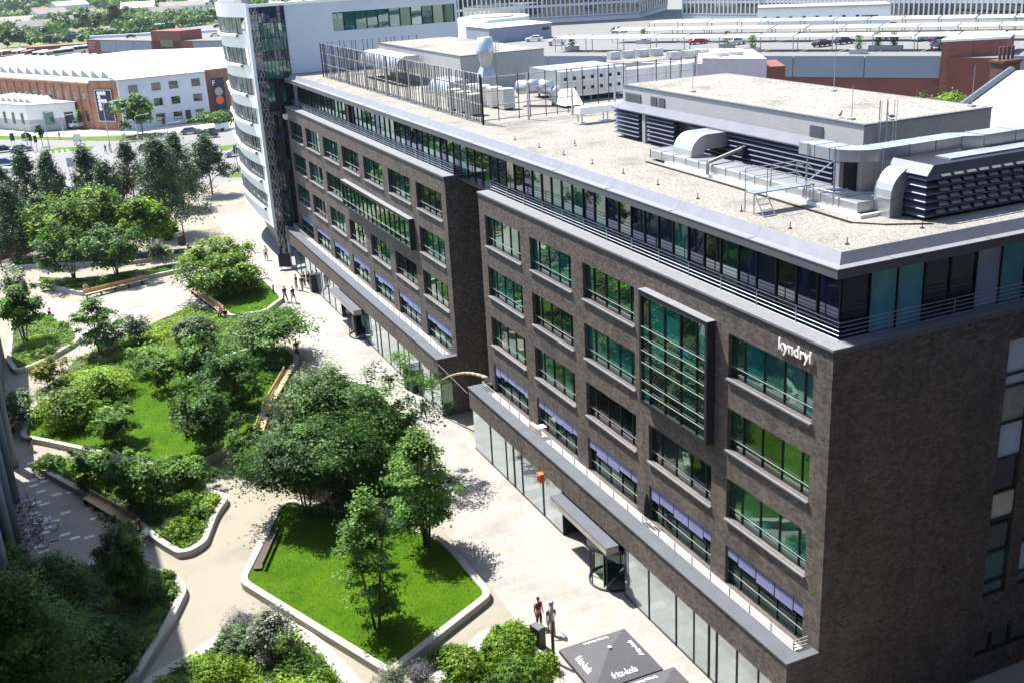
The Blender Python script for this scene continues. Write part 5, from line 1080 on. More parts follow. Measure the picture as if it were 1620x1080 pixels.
# ------------------------------------------------------------------ far houses, buses and containers
def house(px, py, w_, d_, h, rz, roof, wall, label, rh=3.5):
    x, y = G(px, py); t = thing('far_house', label, 'house', (x, y, 0), 0, None); c, s = math.cos(rz), math.sin(rz); f = lambda a, b, z: (x + c * a - s * b, y + s * a + c * b, z)
    mb = MB(f); mb.box((-w_ / 2, -d_ / 2, 0), (w_ / 2, d_ / 2, h)); mb.add([(-w_ / 2, -d_ / 2, h), (-w_ / 2, d_ / 2, h), (-w_ / 2, 0, h + rh), (w_ / 2, -d_ / 2, h), (w_ / 2, d_ / 2, h), (w_ / 2, 0, h + rh)], [(0, 1, 2), (3, 5, 4)]); mb.build('wall', M[wall], t)
    mb = MB(f); e = .6; mb.add([(-w_ / 2 - e, -d_ / 2 - e, h - .1), (w_ / 2 + e, -d_ / 2 - e, h - .1), (w_ / 2 + e, 0, h + rh + .15), (-w_ / 2 - e, 0, h + rh + .15), (-w_ / 2 - e, d_ / 2 + e, h - .1), (w_ / 2 + e, d_ / 2 + e, h - .1)], [(0, 1, 2, 3), (3, 2, 5, 4)]); mb.build('roof', M[roof], t, fix=False)
    n = max(2, int(w_ / 5)); 
    for k in range(n):
        mb = MB(f); u = -w_ / 2 + w_ * (k + .5) / n; mb.box((u - .8, -d_ / 2 - .08, h * .45), (u + .8, -d_ / 2, h * .8)); mb.build('window', M['glass_d'], t)
for a in [(22, 50, 34, 16, 6, -.35, 'roof_cream', 'wall_w', 'long white shed with pale roof at the far left'), (80, 36, 26, 14, 7, .5, 'roof_cream', 'wall_w', 'far white house with pale roof behind the tall conifer'), (75, 30, 22, 12, 6, -.2, 'tile', 'wall_w', 'far house with red tiled roof left of the lilac block'), (112, 28, 30, 14, 10, .5, 'galv', 'wall_lil', 'far lilac grey building with a row of dark windows'), (55, 55, 20, 10, 5, .35, 'roof_cream', 'wall_w', 'small pale house above the parked coaches'),
          (120, 42, 22, 10, 4, .15, 'roof_cream', 'wall_w', 'low pale building below the lilac grey building'), (222, 28, 24, 12, 8, -.3, 'galv', 'wall_w', 'far white house with hipped grey roof right of the grey willows'), (232, 37, 16, 8, 4, .1, 'roof_cream', 'wall_w', 'small white garage below the hipped grey roof'), (262, 33, 22, 10, 6, .2, 'roof_cream', 'wall_w', 'far cream house with three tall openings'), (290, 22, 34, 14, 6, -.1, 'roof_cream', 'wall_w', 'long far cream house left of the white tower'), (330, 12, 34, 14, 5, .1, 'pink', 'wall_w', 'far house with a pinkish roof beside the white tower'), (25, 8, 50, 20, 6, .2, 'pink', 'wall_w', 'very distant pale building at the upper left corner'), (110, 6, 50, 18, 6, 0, 'pink', 'wall_w', 'very distant pink house on the hillside')]: house(*a)
t = thing('long_shed', 'long low shed with dark red roof behind the coaches', 'shed', (*G(90, 82), 0)); a, b = Vector(G(42, 86)), Vector(G(142, 79)); n2 = Vector((-.3, .95)); mb = MB(); mb.prism([tuple(a), tuple(b), tuple(b + n2 * 5), tuple(a + n2 * 5)], 0, 2.6); mb.build('wall', M['redc'], t); mb = MB(); mb.prism([tuple(a), tuple(b), tuple(b + n2 * 5), tuple(a + n2 * 5)], 2.6, 3.0); mb.build('roof', pm('dark_red_roof', (.33, .12, .1), .8), t)
bus0 = None
for i, (px, py, rz, c_, lab) in enumerate([(8, 92, 1.2, 'white', 'white coach at the left end of the parked row'), (20, 91, 1.2, 'c_red', 'red and white coach second in the parked row'), (32, 91, 1.2, 'white', 'white coach between two red ones in the parked row'), (46, 92, 1.2, 'c_red', 'red fronted coach in the middle of the parked row'), (66, 93, 1.15, 'white', 'white coach right of the red fronted one'), (78, 93, 1.1, 'white', 'white coach second from the right of the row'), (98, 90, .6, 'white', 'white coach turned sideways at the right end of the row'), (120, 85, .35, 'white', 'white coach nearest the red mall wall'), (20, 100, .3, 'c_red', 'dark red coach parked across in front of the others'), (238, 46, .3, 'c_blue', 'far blue bus on the road left of the white tower'), (262, 46, .2, 'white', 'far white bus on the road near the white tower')]):
    x, y = G(px, py)
    if bus0 is None:
        bus0 = thing('coach', 'x', 'coach', (0, 0, 0)); mb = MB(); mb.box((-6, -1.25, .45), (6, 1.25, 3.3)); mb.build('body', M['white'], bus0, bevel=.2); mb = MB(); mb.box((-5.6, -1.28, 1.6), (5.2, 1.28, 2.8)); mb.box((5.9, -1.1, 1.4), (6.04, 1.1, 2.9)); mb.build('window_band', M['carglass'], bus0)
        for wx in (-3.6, 3.9):
            for wy in (-1.2, 1.2): mb = MB(); mb.tube((wx, wy - .13, .5), (wx, wy + .13, .5), .5, n=14); mb.build('wheel', M['rubber'], bus0)
        c = bus0
    else: c = copy_tree(bus0)
    c.location = (x, y, 0); c.rotation_euler = (0, 0, rz + math.pi); tag(c, lab, 'coach', 'coaches')
    b_ = [o for o in c.children if o.name.startswith('body')][0]; b_.material_slots[0].link = 'OBJECT'; b_.material_slots[0].material = M[c_]
for px, py, c_, lab in ((82, 64, 'greyc', 'long grey container behind the coaches'), (120, 62, 'c_blue', 'blue container beside the grey one')):
    x, y = G(px, py); mb = MB(); mb.obox((x, y, 1.5), 10, 2.6, 2.8, .25); t = tag(mb.build('container', M[c_]), lab, 'container')
    mb = MB()
    for k in range(9): mb.obox((x - 4.4 * math.cos(.25) + k * 1.1 * math.cos(.25), y - 4.4 * math.sin(.25) + k * 1.1 * math.sin(.25) - 1.34, 1.5), .1, .08, 2.6, .25)
    mb.build('rib', M[c_], t)
# ------------------------------------------------------------------ trees and shrubs
def lobes(k=7):
    d = rng.normal(size=(k, 3)); d /= np.linalg.norm(d, axis=1, keepdims=True); a = rng.uniform(.1, .42, k)
    return lambda v: 1 + sum(ai * np.clip((v @ di) * 1.6 - .6, -.3, 1) ** 1 for di, ai in zip(d, a))
def crown_points(H, Rr, zb, style, N):
    cl = {'pine': 60, 'loose': 60}.get(style, 105); nc = max(12, int(N / cl)); hh = (H - zb) / 2; c = np.array([0, 0, zb + hh])
    v = rng.normal(size=(nc, 3)); v /= np.linalg.norm(v, axis=1, keepdims=True); lb = lobes()
    r = (rng.random(nc) ** .45) * lb(v) * .84; C = v * r[:, None]
    if style == 'layer':
        C = np.stack([rng.normal(size=nc), rng.normal(size=nc), rng.uniform(-1, 1, nc)], 1); C[:, :2] /= np.linalg.norm(C[:, :2], axis=1, keepdims=True)
        tier = 9; t = (np.floor((C[:, 2] + 1) / 2 * tier) + .5) / tier * 2 - 1; C[:, 2] = .62 * t + .38 * C[:, 2]
        prof = np.clip(1.0 - np.abs(C[:, 2] + .25) ** 1.7 * .62, .12, 1) * (1 - .45 * (C[:, 2] > .55)); C[:, :2] *= (prof * (.25 + .8 * rng.random(nc) ** .6) * (1 + .22 * np.sin(np.arctan2(C[:, 1], C[:, 0]) * 3 + t * 9)))[:, None]
    if style == 'flat': C[:, 2] = np.clip(C[:, 2], -.6, 1) ; C[:, 2] = (np.round(C[:, 2] * 3) / 3) * .75 + C[:, 2] * .25
    if style == 'pine':
        C[:, 2] = rng.uniform(-1, 1, nc) ; w_ = (.5 - .5 * C[:, 2]) ** .8 * 1.0 + .08; an = rng.uniform(0, 6.28, nc); tr = (np.floor((C[:, 2] + 1) * 4) % 2) * .18; rad = w_ * (.2 + .85 * rng.random(nc) ** .5) * (1 - tr) * (1 + .25 * np.sin(an * 2 + C[:, 2] * 5)); C[:, 0] = rad * np.cos(an); C[:, 1] = rad * np.sin(an)
    C = C * np.array([Rr, Rr, hh]) + c
    far_ = rng.random(nc) < .2; C = np.where(far_[:, None], (C - c) * rng.uniform(1.05, 1.28, (nc, 1)) + c, C)
    sp = {'broad': (.1, .036), 'round': (.1, .05), 'layer': (.17, .03), 'flat': (.17, .04), 'loose': (.16, .09), 'pine': (.12, .05)}[style]
    m = int(N / nc); Pn = np.repeat(C, m, 0); q = len(Pn); o = rng.normal(size=(q, 3)) * np.repeat(rng.uniform(.5, 1.45, nc), m)[:, None] * np.array([sp[0] * Rr, sp[0] * Rr, sp[1] * (H - zb) if style != 'layer' else sp[1] * Rr * 1.6])
    if style != 'pine': o[:, 2] -= (np.abs(o[:, 0]) + np.abs(o[:, 1])) * .16
    P = Pn + o; out = (P - c) / np.array([Rr, Rr, hh]); upw = {'layer': 1.4, 'flat': 1.4, 'pine': .5}.get(style, .95)
    Nn = out * .7 + np.array([0, 0, upw]) + rng.normal(size=(q, 3)) * .42
    tone = np.repeat(rng.normal(.5 + rng.uniform(-.14, .14), .2, nc), m) + rng.normal(0, .1, q)
    return C, P, Nn, tone
def make_tree(px, py, top, rpx, style, leaf, label, name='tree', cat='tree', stems=3, zb=.3, dens=1.0, group=None, world=None, bark='bark', rH=1.0):
    if world: x, y, H, Rr = world
    else:
        x, y = G(px, py); H = hgt(px, py, top) * rH; Rr = rpx / ppm(x, y, H * .6) * (1.12 if style == 'round' else 1)
        H = max(H - Rr * .12, .5)
    z0 = 0; k = ppm(x, y, H / 2); lf = max(.15, 4.5 / k); zb_ = H * zb
    a_, c_ = Rr, (H - zb_) / 2; A = 4 * math.pi * ((2 * (a_ * c_) ** 1.6 + (a_ * a_) ** 1.6) / 3) ** (1 / 1.6)
    kk = {'broad': 2.3, 'round': 2.5, 'layer': 1.6, 'flat': 1.8, 'loose': 1.0, 'pine': 3.4}[style] * dens; N_ = int(min(48000, max(300, kk * A / (.3 * lf * lf))))
    C, P, Nn, tone = crown_points(H, Rr, zb_, style, N_)
    t = thing(name, label, cat, (x, y, z0), 0, group); mb = MB(); off = np.array([x, y, 0]); tr = max(.035, .013 * H) * (1.15 if stems == 1 else .8)
    tops = []
    for s in range(stems):
        a = 6.28 * s / stems + random.uniform(-.4, .4); sp = 0 if stems == 1 else .05 * H * random.uniform(.6, 1.3); bx, by = x + math.cos(a) * .1 * (stems > 1), y + math.sin(a) * .1 * (stems > 1)
        hm = H * (.62 if style != 'pine' and style != 'layer' else .92); p0 = Vector((bx, by, 0)); prev = p0; nseg = 4
        for i in range(1, nseg + 1):
            f = i / nseg; p = Vector((bx + math.cos(a) * sp * 2.2 * f ** 1.3 + random.uniform(-.03, .03) * H * .3, by + math.sin(a) * sp * 2.2 * f ** 1.3 + random.uniform(-.03, .03) * H * .3, hm * f))
            mb.tube(prev, p, tr * (1.1 - .75 * (i - 1) / nseg), tr * (1.1 - .75 * f), n=7, caps=False); prev = p; tops.append((p, tr * (1.1 - .75 * f)))
    idx = rng.permutation(len(C))[:min(16 if k > 12 else 6, len(C))]
    for i in idx:
        c = Vector(tuple(C[i] + off)); b = min(tops, key=lambda q: (q[0] - c).length + max(0, q[0].z - c.z) * 2); m_ = (b[0] + c) / 2 + Vector((0, 0, .04 * H)); mb.tube(b[0], m_, b[1] * .6, b[1] * .35, n=5, caps=False); mb.tube(m_, c, b[1] * .35, .012, n=4, caps=False)
    mb.smooth = True; mb.build('trunk', M[bark], t, fix=False)
    S = lf * rng.uniform(.6, 1.5, len(P)) * (.8 if style == 'pine' else 1)
    keep = P[:, 2] > .25
    leafcloud('crown', (P + off)[keep], S[keep], Nn[keep], tone[keep], L[leaf], t, loc=(x, y, z0), asp=.42 if style == 'pine' else .62); return t
T = make_tree
# plaza trees in the front
T(597, 1000, 780, 46, 'layer', 'maple', 'young slim tree with layered branches near the tip of the diamond lawn', stems=2, zb=.2, dens=1.0)
T(677, 872, 678, 52, 'layer', 'maple', 'young multi stemmed tree at the right side of the diamond lawn', stems=4, zb=.27, dens=1.15)
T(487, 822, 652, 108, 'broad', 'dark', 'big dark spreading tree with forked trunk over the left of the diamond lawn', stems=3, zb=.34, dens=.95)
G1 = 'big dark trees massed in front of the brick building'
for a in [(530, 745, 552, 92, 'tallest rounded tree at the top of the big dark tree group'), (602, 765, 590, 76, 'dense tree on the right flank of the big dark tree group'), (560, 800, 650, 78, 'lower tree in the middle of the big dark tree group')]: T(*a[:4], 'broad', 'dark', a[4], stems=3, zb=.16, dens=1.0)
T(437, 566, 474, 70, 'flat', 'maple', 'wide tree with flat tiered branches reaching toward the brick building', stems=4, zb=.32, dens=.95)
T(372, 472, 396, 64, 'round', 'lime', 'bright green tree nearest the promenade on the small round lawn', stems=3, zb=.14)
T(350, 450, 366, 50, 'round', 'lime', 'bright green tree behind the other one on the small round lawn', stems=3, zb=.14)
T(160, 562, 470, 36, 'layer', 'dark', 'dark little tree standing alone on the bright square', stems=4, zb=.3, dens=1.35)
T(42, 547, 437, 37, 'broad', 'maple', 'leafy tree in the bed at the left edge of the square', stems=4, zb=.25)
T(36, 500, 418, 26, 'loose', 'grey', 'thin pale tree behind the leafy tree at the left edge', stems=2, zb=.25)
T(218, 545, 493, 32, 'loose', 'sage', 'small airy pale green tree beside the bright square', stems=3, zb=.2, dens=1.3)
T(311, 545, 482, 42, 'round', 'grey', 'grey green bushy tree at the right end of the bright square', stems=4, zb=.05)
T(265, 624, 552, 40, 'broad', 'maple', 'small umbrella shaped tree in the middle of the sloping lawn', stems=3, zb=.33, dens=.9)
T(335, 726, 602, 57, 'broad', 'dark', 'dark full tree at the right of the sloping lawn', stems=3, zb=.1)
T(372, 652, 528, 58, 'broad', 'dark', 'large dark tree between the sloping lawn and the pale bench', stems=3, zb=.1)
T(318, 612, 520, 48, 'broad', 'mid', 'mid green tree above the sloping lawn below the grey bushy tree', stems=3, zb=.08)
T(185, 712, 630, 46, 'broad', 'mid', 'mid green low tree on the front of the sloping lawn', stems=4, zb=.12)
T(117, 680, 598, 50, 'loose', 'lime', 'open multi stemmed light green tree on the left of the sloping lawn', stems=5, zb=.22, dens=1.5)
T(78, 612, 562, 33, 'loose', 'yell', 'yellowish thin shrub tree by the curved wall at the left', stems=3, zb=.2, dens=1.5)
T(40, 672, 606, 33, 'loose', 'grey', 'grey green loose tree at the left corner of the sloping lawn', stems=3, zb=.1, dens=1.6)
T(165, 632, 574, 52, 'loose', 'lime', 'yellow green spreading shrub tree behind the sloping lawn', stems=4, zb=.1, dens=1.6)
T(238, 595, 545, 36, 'loose', 'mid', 'loose mid green shrub tree left of the umbrella shaped tree', stems=3, zb=.1, dens=1.5)
T(225, 818, 712, 58, 'broad', 'mid', 'broad tree in the middle of the leafy bed with curved corner', stems=4, zb=.12)
T(160, 768, 694, 42, 'broad', 'mid', 'leafy tree at the upper left of the bed with curved corner', stems=3, zb=.1)
T(300, 775, 700, 52, 'broad', 'maple', 'leafy tree at the upper right of the bed with curved corner', stems=3, zb=.1, dens=.8)
T(400, 740, 650, 40, 'broad', 'maple', 'leafy tree between the curved corner bed and the big spreading tree', stems=3, zb=.12, dens=.8)
T(213, 960, 822, 46, 'broad', 'dark', 'slim dark tree in the shaded bed beside the curved wall corner', stems=3, zb=.12, dens=1.1)
T(95, 1010, 850, 88, 'broad', 'dark', 'large dark shaded tree at the lower left', stems=3, zb=.08)
T(75, 1190, 905, 95, 'layer', 'maple', 'tree with sunlit top at the bottom left corner', stems=3, zb=.15, dens=1.5)
T(15, 930, 850, 50, 'broad', 'dark', 'dark shaded tree by the columns at the left border', stems=3, zb=.1)
T(160, 1090, 965, 60, 'broad', 'dark', 'low dark tree at the bottom of the shaded bed', stems=3, zb=.06)
T(432, 1052, 962, 44, 'loose', 'sage', 'thin pale sapling above the planting at the bottom edge', stems=1, zb=.3, dens=1.0)
# upper beds
T(105, 410, 305, 52, 'round', 'lime', 'yellow green maple on the left of the three tall maples', stems=2, zb=.2)
T(172, 402, 278, 48, 'round', 'lime', 'tallest yellow green maple in the middle of the three', stems=2, zb=.25)
T(242, 402, 297, 42, 'round', 'lime', 'yellow green maple on the right of the three tall maples', stems=2, zb=.28)
T(118, 447, 352, 46, 'broad', 'dark', 'dark tree left of centre behind the long timber bench', stems=4, zb=.2)
T(186, 441, 343, 54, 'broad', 'dark', 'dark wide tree behind the middle of the long timber bench', stems=4, zb=.2)
T(262, 424, 379, 23, 'loose', 'grey', 'small round airy tree near the right end of the long bench wall', stems=2, zb=.35, dens=1.5)
for a in [(52, 345, 242, 23, 'blue green pine tallest at the left of the road edge'), (92, 345, 246, 23, 'open blue green pine second along the road edge'), (146, 330, 236, 26, 'bushy dark pine third along the road edge'), (12, 352, 268, 24, 'dark pine at the left border by the road'), (30, 412, 300, 36, 'dark pine group tree by the brick wall at the left border'), (176, 335, 262, 26, 'low bushy pine in the middle of the pine row'), (212, 312, 228, 22, 'slender pine right of the reddish shrub'), (268, 372, 226, 40, 'large dark pine beside the white paved crossing'), (290, 330, 216, 30, 'dense pine behind the large dark pine'), (336, 309, 220, 28, 'single pine with a bare trunk at the right of the pine row'), (75, 398, 315, 28, 'small dark pine in front of the tall left pine'), (128, 345, 300, 30, 'low green pine between the maples and the road')]:
    T(a[0], a[1], a[2] - 5, a[3] * 1.3, 'pine', 'pine', a[4], name='pine_tree', stems=1, zb=.2 if 'bare' not in a[4] else .34, bark='bark_p')
T(200, 318, 262, 16, 'loose', 'rust', 'reddish brown thin shrub between the pines', name='shrub', cat='shrub', stems=2, zb=.1, dens=1.6)
# street trees and far trees
T(226, 213, 136, 33, 'round', 'far', 'bright round street tree in front of the pale annex', stems=1, zb=.3)
T(331, 206, 170, 36, 'round', 'far', 'broad street tree above the parked black car', stems=1, zb=.3)
T(68, 232, 195, 6, 'loose', 'far', 'tiny young street tree left of the traffic lights', stems=1, zb=.4, dens=2); T(40, 222, 208, 7, 'loose', 'far', 'smallest young street tree near the left border', stems=1, zb=.4, dens=2); T(130, 205, 175, 6, 'loose', 'far', 'slim young tree beside the white van', stems=1, zb=.4, dens=2)
q = D(1508, 165, 100); T(0, 0, 0, 0, 'round', 'lime', 'bright green tree top between the red block and the rusty metal roof', stems=2, zb=.72, world=(q.x, q.y, D(1508, 142, 100).z - .5, 3.4), dens=2.2)
T(400, 215, 165, 22, 'round', 'far', 'street tree half hidden by the white tower', stems=1, zb=.3)
far = [(48, 38, 12, 12, 'pine', 'pine', 'dark conifer in front of the far white house'), (82, 52, 32, 13, 'round', 'far', 'round green tree above the blue container'), (98, 52, 36, 10, 'round', 'far', 'smaller round green tree right of the far white house'), (140, 46, 8, 18, 'round', 'grey', 'tall grey green willow left of the pair'), (185, 47, 0, 26, 'round', 'grey', 'tall grey green willow right of the pair'), (158, 48, 14, 14, 'round', 'far', 'dark green tree between the two willows'), (192, 55, 44, 5, 'round', 'far', 'small round bush behind the mall deck'), (292, 42, 20, 14, 'round', 'far', 'rounded olive tree on the road side left of the tower'), (322, 40, 18, 14, 'round', 'far', 'round bright tree by the road left of the tower'), (345, 36, 12, 14, 'round', 'far', 'leafy tree touching the white tower outline'), (12, 76, 42, 14, 'round', 'far', 'green tree at the left border below the white shed'), (32, 74, 44, 14, 'round', 'far', 'green tree second from the left below the white shed'), (55, 76, 54, 10, 'round', 'far', 'low green tree left of the grey container'), (250, 25, 2, 12, 'round', 'far', 'green tree behind the hipped grey roof')]
for a in far: T(*a[:4], a[4], a[5], a[6], name='tree', stems=1, zb=.12, dens=.8)
# woods on the hill and scrub: masses nobody could count
def wood(name, pts, n, h, leaf, label):
    a = [G(*p) for p in pts]; p = np.array(a); X = rng.uniform(p[:, 0].min(), p[:, 0].max(), n * 4); Y = rng.uniform(p[:, 1].min(), p[:, 1].max(), n * 4); ok = inside(a, X, Y); X, Y = X[ok][:n], Y[ok][:n]; m = len(X); Hh = h * rng.uniform(.5, 1.2, m); lp = 90
    v = rng.normal(size=(m * lp, 3)); v /= np.linalg.norm(v, axis=1, keepdims=True); v *= (rng.random(m * lp) ** .4)[:, None]; R_ = np.repeat(Hh, lp) * .55
    P = np.stack([np.repeat(X, lp) + v[:, 0] * R_, np.repeat(Y, lp) + v[:, 1] * R_, np.repeat(Hh, lp) * .55 + v[:, 2] * R_ * .9], 1); P[:, 2] = np.abs(P[:, 2]); d = np.linalg.norm(P - np.array(CAM), axis=1)
    tag(leafcloud(name, P, np.maximum(1.0, d / 1713 * 5) * rng.uniform(.7, 1.3, len(P)), v + np.array([0, 0, .5]) + rng.normal(size=v.shape) * .4, np.repeat(rng.normal(.45, .2, m), lp) + rng.normal(0, .1, len(P)), L[leaf]), label, 'trees', kind='stuff')
wood('woods', [(-40, 22), (130, 22), (240, 18), (380, 16), (380, -6), (-40, -14)], 800, 15, 'far', 'woods covering the far slope at the upper left')
wood('woods', [(110, 36), (200, 30), (380, 34), (380, 44), (200, 52), (100, 40)], 140, 8, 'far', 'scrub and hedges around the far houses')
wood('woods', [(-30, 70), (60, 66), (130, 44), (120, 30), (-30, 34)], 130, 8, 'far', 'trees and scrub between the white far houses')
wood('undergrowth', [(0, 66), (60, 72), (140, 66), (240, 56), (330, 52), (330, 47), (130, 57), (0, 55)], 140, 4, 'far', 'scrub between the containers and the coaches')
wood('woods', [(1040, 4), (1090, 4), (1090, -30), (1040, -30)], 40, 30, 'far', 'dark trees between the white office blocks')
wood('undergrowth', [(0, 345), (60, 340), (200, 318), (240, 330), (300, 385), (200, 370), (60, 400), (0, 400)], 90, 1.4, 'mid', 'undergrowth beneath the pines')
# shrubs in the beds
def shrub(px, py, rpx, leaf, label, hk=1.1, dens=1.0, style='round', name='shrub'):
    x, y = G(px, py, .4); r = rpx / ppm(x, y, .5); h = min(r * hk * 1.1 + .1, .75 * hk + .12 * r); k = ppm(x, y, .5); lf = max(.14, 4.4 / k); nn = int(min(7000, 16 * r * r / (.3 * lf * lf) * dens)); lb = lobes(5)
    v = rng.normal(size=(nn, 3)); v /= np.linalg.norm(v, axis=1, keepdims=True); v[:, 2] = np.abs(v[:, 2]); rr_ = (.5 + .5 * rng.random(nn) ** .5) * lb(v) * (1 + .18 * np.sin(v[:, 0] * 11 + v[:, 1] * 7) * np.sin(v[:, 1] * 13 + v[:, 2] * 9))
    if style == 'spike': rr_ *= rng.choice([.6, .85, 1.15], nn)
    P = v * rr_[:, None] * np.array([r, r, h]) + np.array([x, y, .3]); tag(leafcloud(name, P, lf * rng.uniform(.7, 1.3, nn), v + np.array([0, 0, .4]) + rng.normal(size=v.shape) * .5, rng.normal(.5, .16, nn) + .1 * np.sin(v[:, 0] * 9), L[leaf], asp=.6 if style != 'spike' else .25), label, 'shrub')
for a in [(86, 732, 26, 'mid', 'rounded clipped green shrub at the left tip of the leafy bed'), (118, 748, 18, 'lime', 'bright green shrub beside the clipped one in the leafy bed'), (292, 840, 30, 'lime', 'broad leaved light green shrub filling the curved wall corner'), (318, 815, 20, 'mid', 'leafy green shrub along the right arm of the curved wall'), (300, 790, 22, 'lime', 'bright shrub in the shade gap above the curved wall corner'), (372, 1020, 44, 'grey', 'large grey green bush at the bottom edge'), (345, 1060, 40, 'lime', 'bright green bush at the bottom edge left of the sapling'), (455, 1062, 42, 'mid', 'green bush below the thin pale sapling'), (505, 1070, 30, 'lime', 'bright green bush next to the diamond lawn tip'), (700, 1035, 26, 'mid', 'round clipped green ball bush near the corner planting edge'), (735, 1052, 36, 'lime', 'light green spreading bush right of the clipped ball'), (800, 1015, 46, 'lime', 'large light green bush at the top of the corner planting'), (812, 1062, 50, 'mid', 'large green bush at the bottom of the corner planting'), (860, 1050, 26, 'lime', 'green bush at the right of the corner planting beside the kerb'), (25, 410, 10, 'sage', 'white flowering shrub at the end of the furthest bed'), (70, 455, 9, 'lime', 'bright shrub at the left end of the bench bed'), (300, 417, 14, 'mid', 'low clipped shrub at the right end of the bench bed'), (100, 520, 14, 'lime', 'low green shrub in the left edge bed'), (70, 560, 20, 'mid', 'green shrub at the lower corner of the left edge bed'), (420, 600, 22, 'lime', 'light green grassy shrub left of the pale bench'), (405, 560, 16, 'lime', 'green shrub below the tiered tree'), (440, 575, 26, 'dark', 'dark low shrub under the tiered tree'), (255, 940, 22, 'dark', 'dark shrub beside the straight shaded wall'), (268, 915, 14, 'mid', 'round green shrub on the corner of the shaded wall')]: shrub(*a)
shrub(268, 838, 13, 'sage', 'spiky silver green shrub in the shade of the leafy bed', 1.3, 1.3, 'spike'); shrub(620, 1078, 26, 'sage', 'silver grey grass clump at the bottom edge right of the diamond lawn tip', 1.2, 1.3, 'spike'); shrub(662, 1070, 22, 'lav', 'lavender clump at the bottom edge beside the silver grass', 1.0, 1.3, 'spike'); shrub(385, 985, 24, 'lav', 'blue grey lavender clump at the upper edge of the bottom planting', 1.0, 1.3, 'spike')
# ------------------------------------------------------------------ people
def skin_mesh(name, verts, edges, radii, sub=1, root=0):
    me = bpy.data.meshes.new(name); me.from_pydata([tuple(v) for v in verts], edges, []); o = bpy.data.objects.new(name, me); col.objects.link(o)
    sm = o.modifiers.new('s', 'SKIN'); sm.use_smooth_shade = True
    for i, r in enumerate(radii):
        r = r if isinstance(r, tuple) else (r, r); me.skin_vertices[0].data[i].radius = r
    me.skin_vertices[0].data[root].use_root = True
    ss = o.modifiers.new('u', 'SUBSURF'); ss.levels = ss.render_levels = sub
    dg = bpy.context.evaluated_depsgraph_get(); out = bpy.data.meshes.new_from_object(o.evaluated_get(dg)); out.name = name; bpy.data.objects.remove(o); return out
def figure(pose):
    """returns meshes: body, shirt, trousers, hair for a 1.75 m figure standing at the origin facing +x"""
    sit = pose == 'sit'; hz = .93 if not sit else .52
    V = {}; 
    V['pel'] = (0, 0, hz); V['ab'] = (.01 + (.03 if sit else 0), 0, hz + .22); V['ch'] = (.0 + (.06 if sit else 0), 0, hz + .42); V['nk'] = (.0 + (.09 if sit else 0), 0, hz + .57); V['hd0'] = (.02 + (.12 if sit else 0), 0, hz + .64); V['hd'] = (.035 + (.13 if sit else 0), 0, hz + .73); V['top'] = (.02 + (.13 if sit else 0), 0, hz + .80)
    R_ = {'pel': (.15, .115), 'ab': (.135, .1), 'ch': (.16, .115), 'nk': .055, 'hd0': (.06, .065), 'hd': (.078, .098), 'top': (.06, .07)}
    E_ = [('pel', 'ab'), ('ab', 'ch'), ('ch', 'nk'), ('nk', 'hd0'), ('hd0', 'hd'), ('hd', 'top')]
    st = {'walk': .27, 'stand': .03, 'sit': 0, 'fold': .04}[pose]
    for s, n in ((1, 'l'), (-1, 'r')):
        f = s * st
        if sit: V['hip' + n] = (.03, s * .1, .5); V['kn' + n] = (.46, s * .12, .5); V['an' + n] = (.46 + s * .06, s * .12, .09); V['to' + n] = (.64 + s * .06, s * .13, .035)
        else: V['hip' + n] = (.0, s * .09, hz - .08); V['kn' + n] = (f * .55 + .03, s * .1, .5); V['an' + n] = (f - (.05 if f < 0 else 0), s * .1, .09 + (.06 if f < -.1 else 0)); V['to' + n] = (f + .16 - (.05 if f < 0 else 0), s * .115, .035 + (.0 if f > -.1 else .02))
        R_.update({'hip' + n: (.095, .1), 'kn' + n: .062, 'an' + n: .042, 'to' + n: (.045, .035)}); E_ += [('pel', 'hip' + n), ('hip' + n, 'kn' + n), ('kn' + n, 'an' + n), ('an' + n, 'to' + n)]
        c = V['ch']; V['sh' + n] = (c[0], s * .185, c[2] + .05)
        if pose == 'fold': V['el' + n] = (c[0] + .06, s * .26, c[2] - .2); V['wr' + n] = (c[0] + .24, s * .05, c[2] - .16)
        elif sit: V['el' + n] = (c[0] + .1, s * .25, c[2] - .22); V['wr' + n] = (c[0] + .3, s * .14, hz + .1)
        else: V['el' + n] = (c[0] - f * .35 - .02, s * .26, c[2] - .24); V['wr' + n] = (c[0] - f * .8 + .05, s * .27, c[2] - .48)
        R_.update({'sh' + n: .062, 'el' + n: .045, 'wr' + n: .03}); E_ += [('ch', 'sh' + n), ('sh' + n, 'el' + n), ('el' + n, 'wr' + n)]
        wv, ev = Vector(V['wr' + n]), Vector(V['el' + n]); d = (wv - ev).normalized(); V['pa' + n] = tuple(wv + d * .075); R_['pa' + n] = (.036, .022); E_.append(('wr' + n, 'pa' + n)); side = Vector((1, 0, 0)) if abs(d.x) < .7 else Vector((0, 0, 1)); side = (side - d * side.dot(d)).normalized(); inw = d.cross(side) * s
        for k, (o_, ln) in enumerate(((-.027, .062), (-.009, .078), (.009, .082), (.027, .07))):
            b = wv + d * .1 + side * o_; V[f'f{k}{n}'] = tuple(b + d * ln * .5); V[f'g{k}{n}'] = tuple(b + d * ln * .85 + inw * .02); R_[f'f{k}{n}'] = .0095; R_[f'g{k}{n}'] = .008; E_ += [('pa' + n, f'f{k}{n}'), (f'f{k}{n}', f'g{k}{n}')]
        V['th' + n] = tuple(wv + d * .06 + side * .045 + inw * .012); V['ti' + n] = tuple(wv + d * .095 + side * .058 + inw * .022); R_['th' + n] = .011; R_['ti' + n] = .009; E_ += [('wr' + n, 'th' + n), ('th' + n, 'ti' + n)]
    ks = list(V); ix = {k: i for i, k in enumerate(ks)}
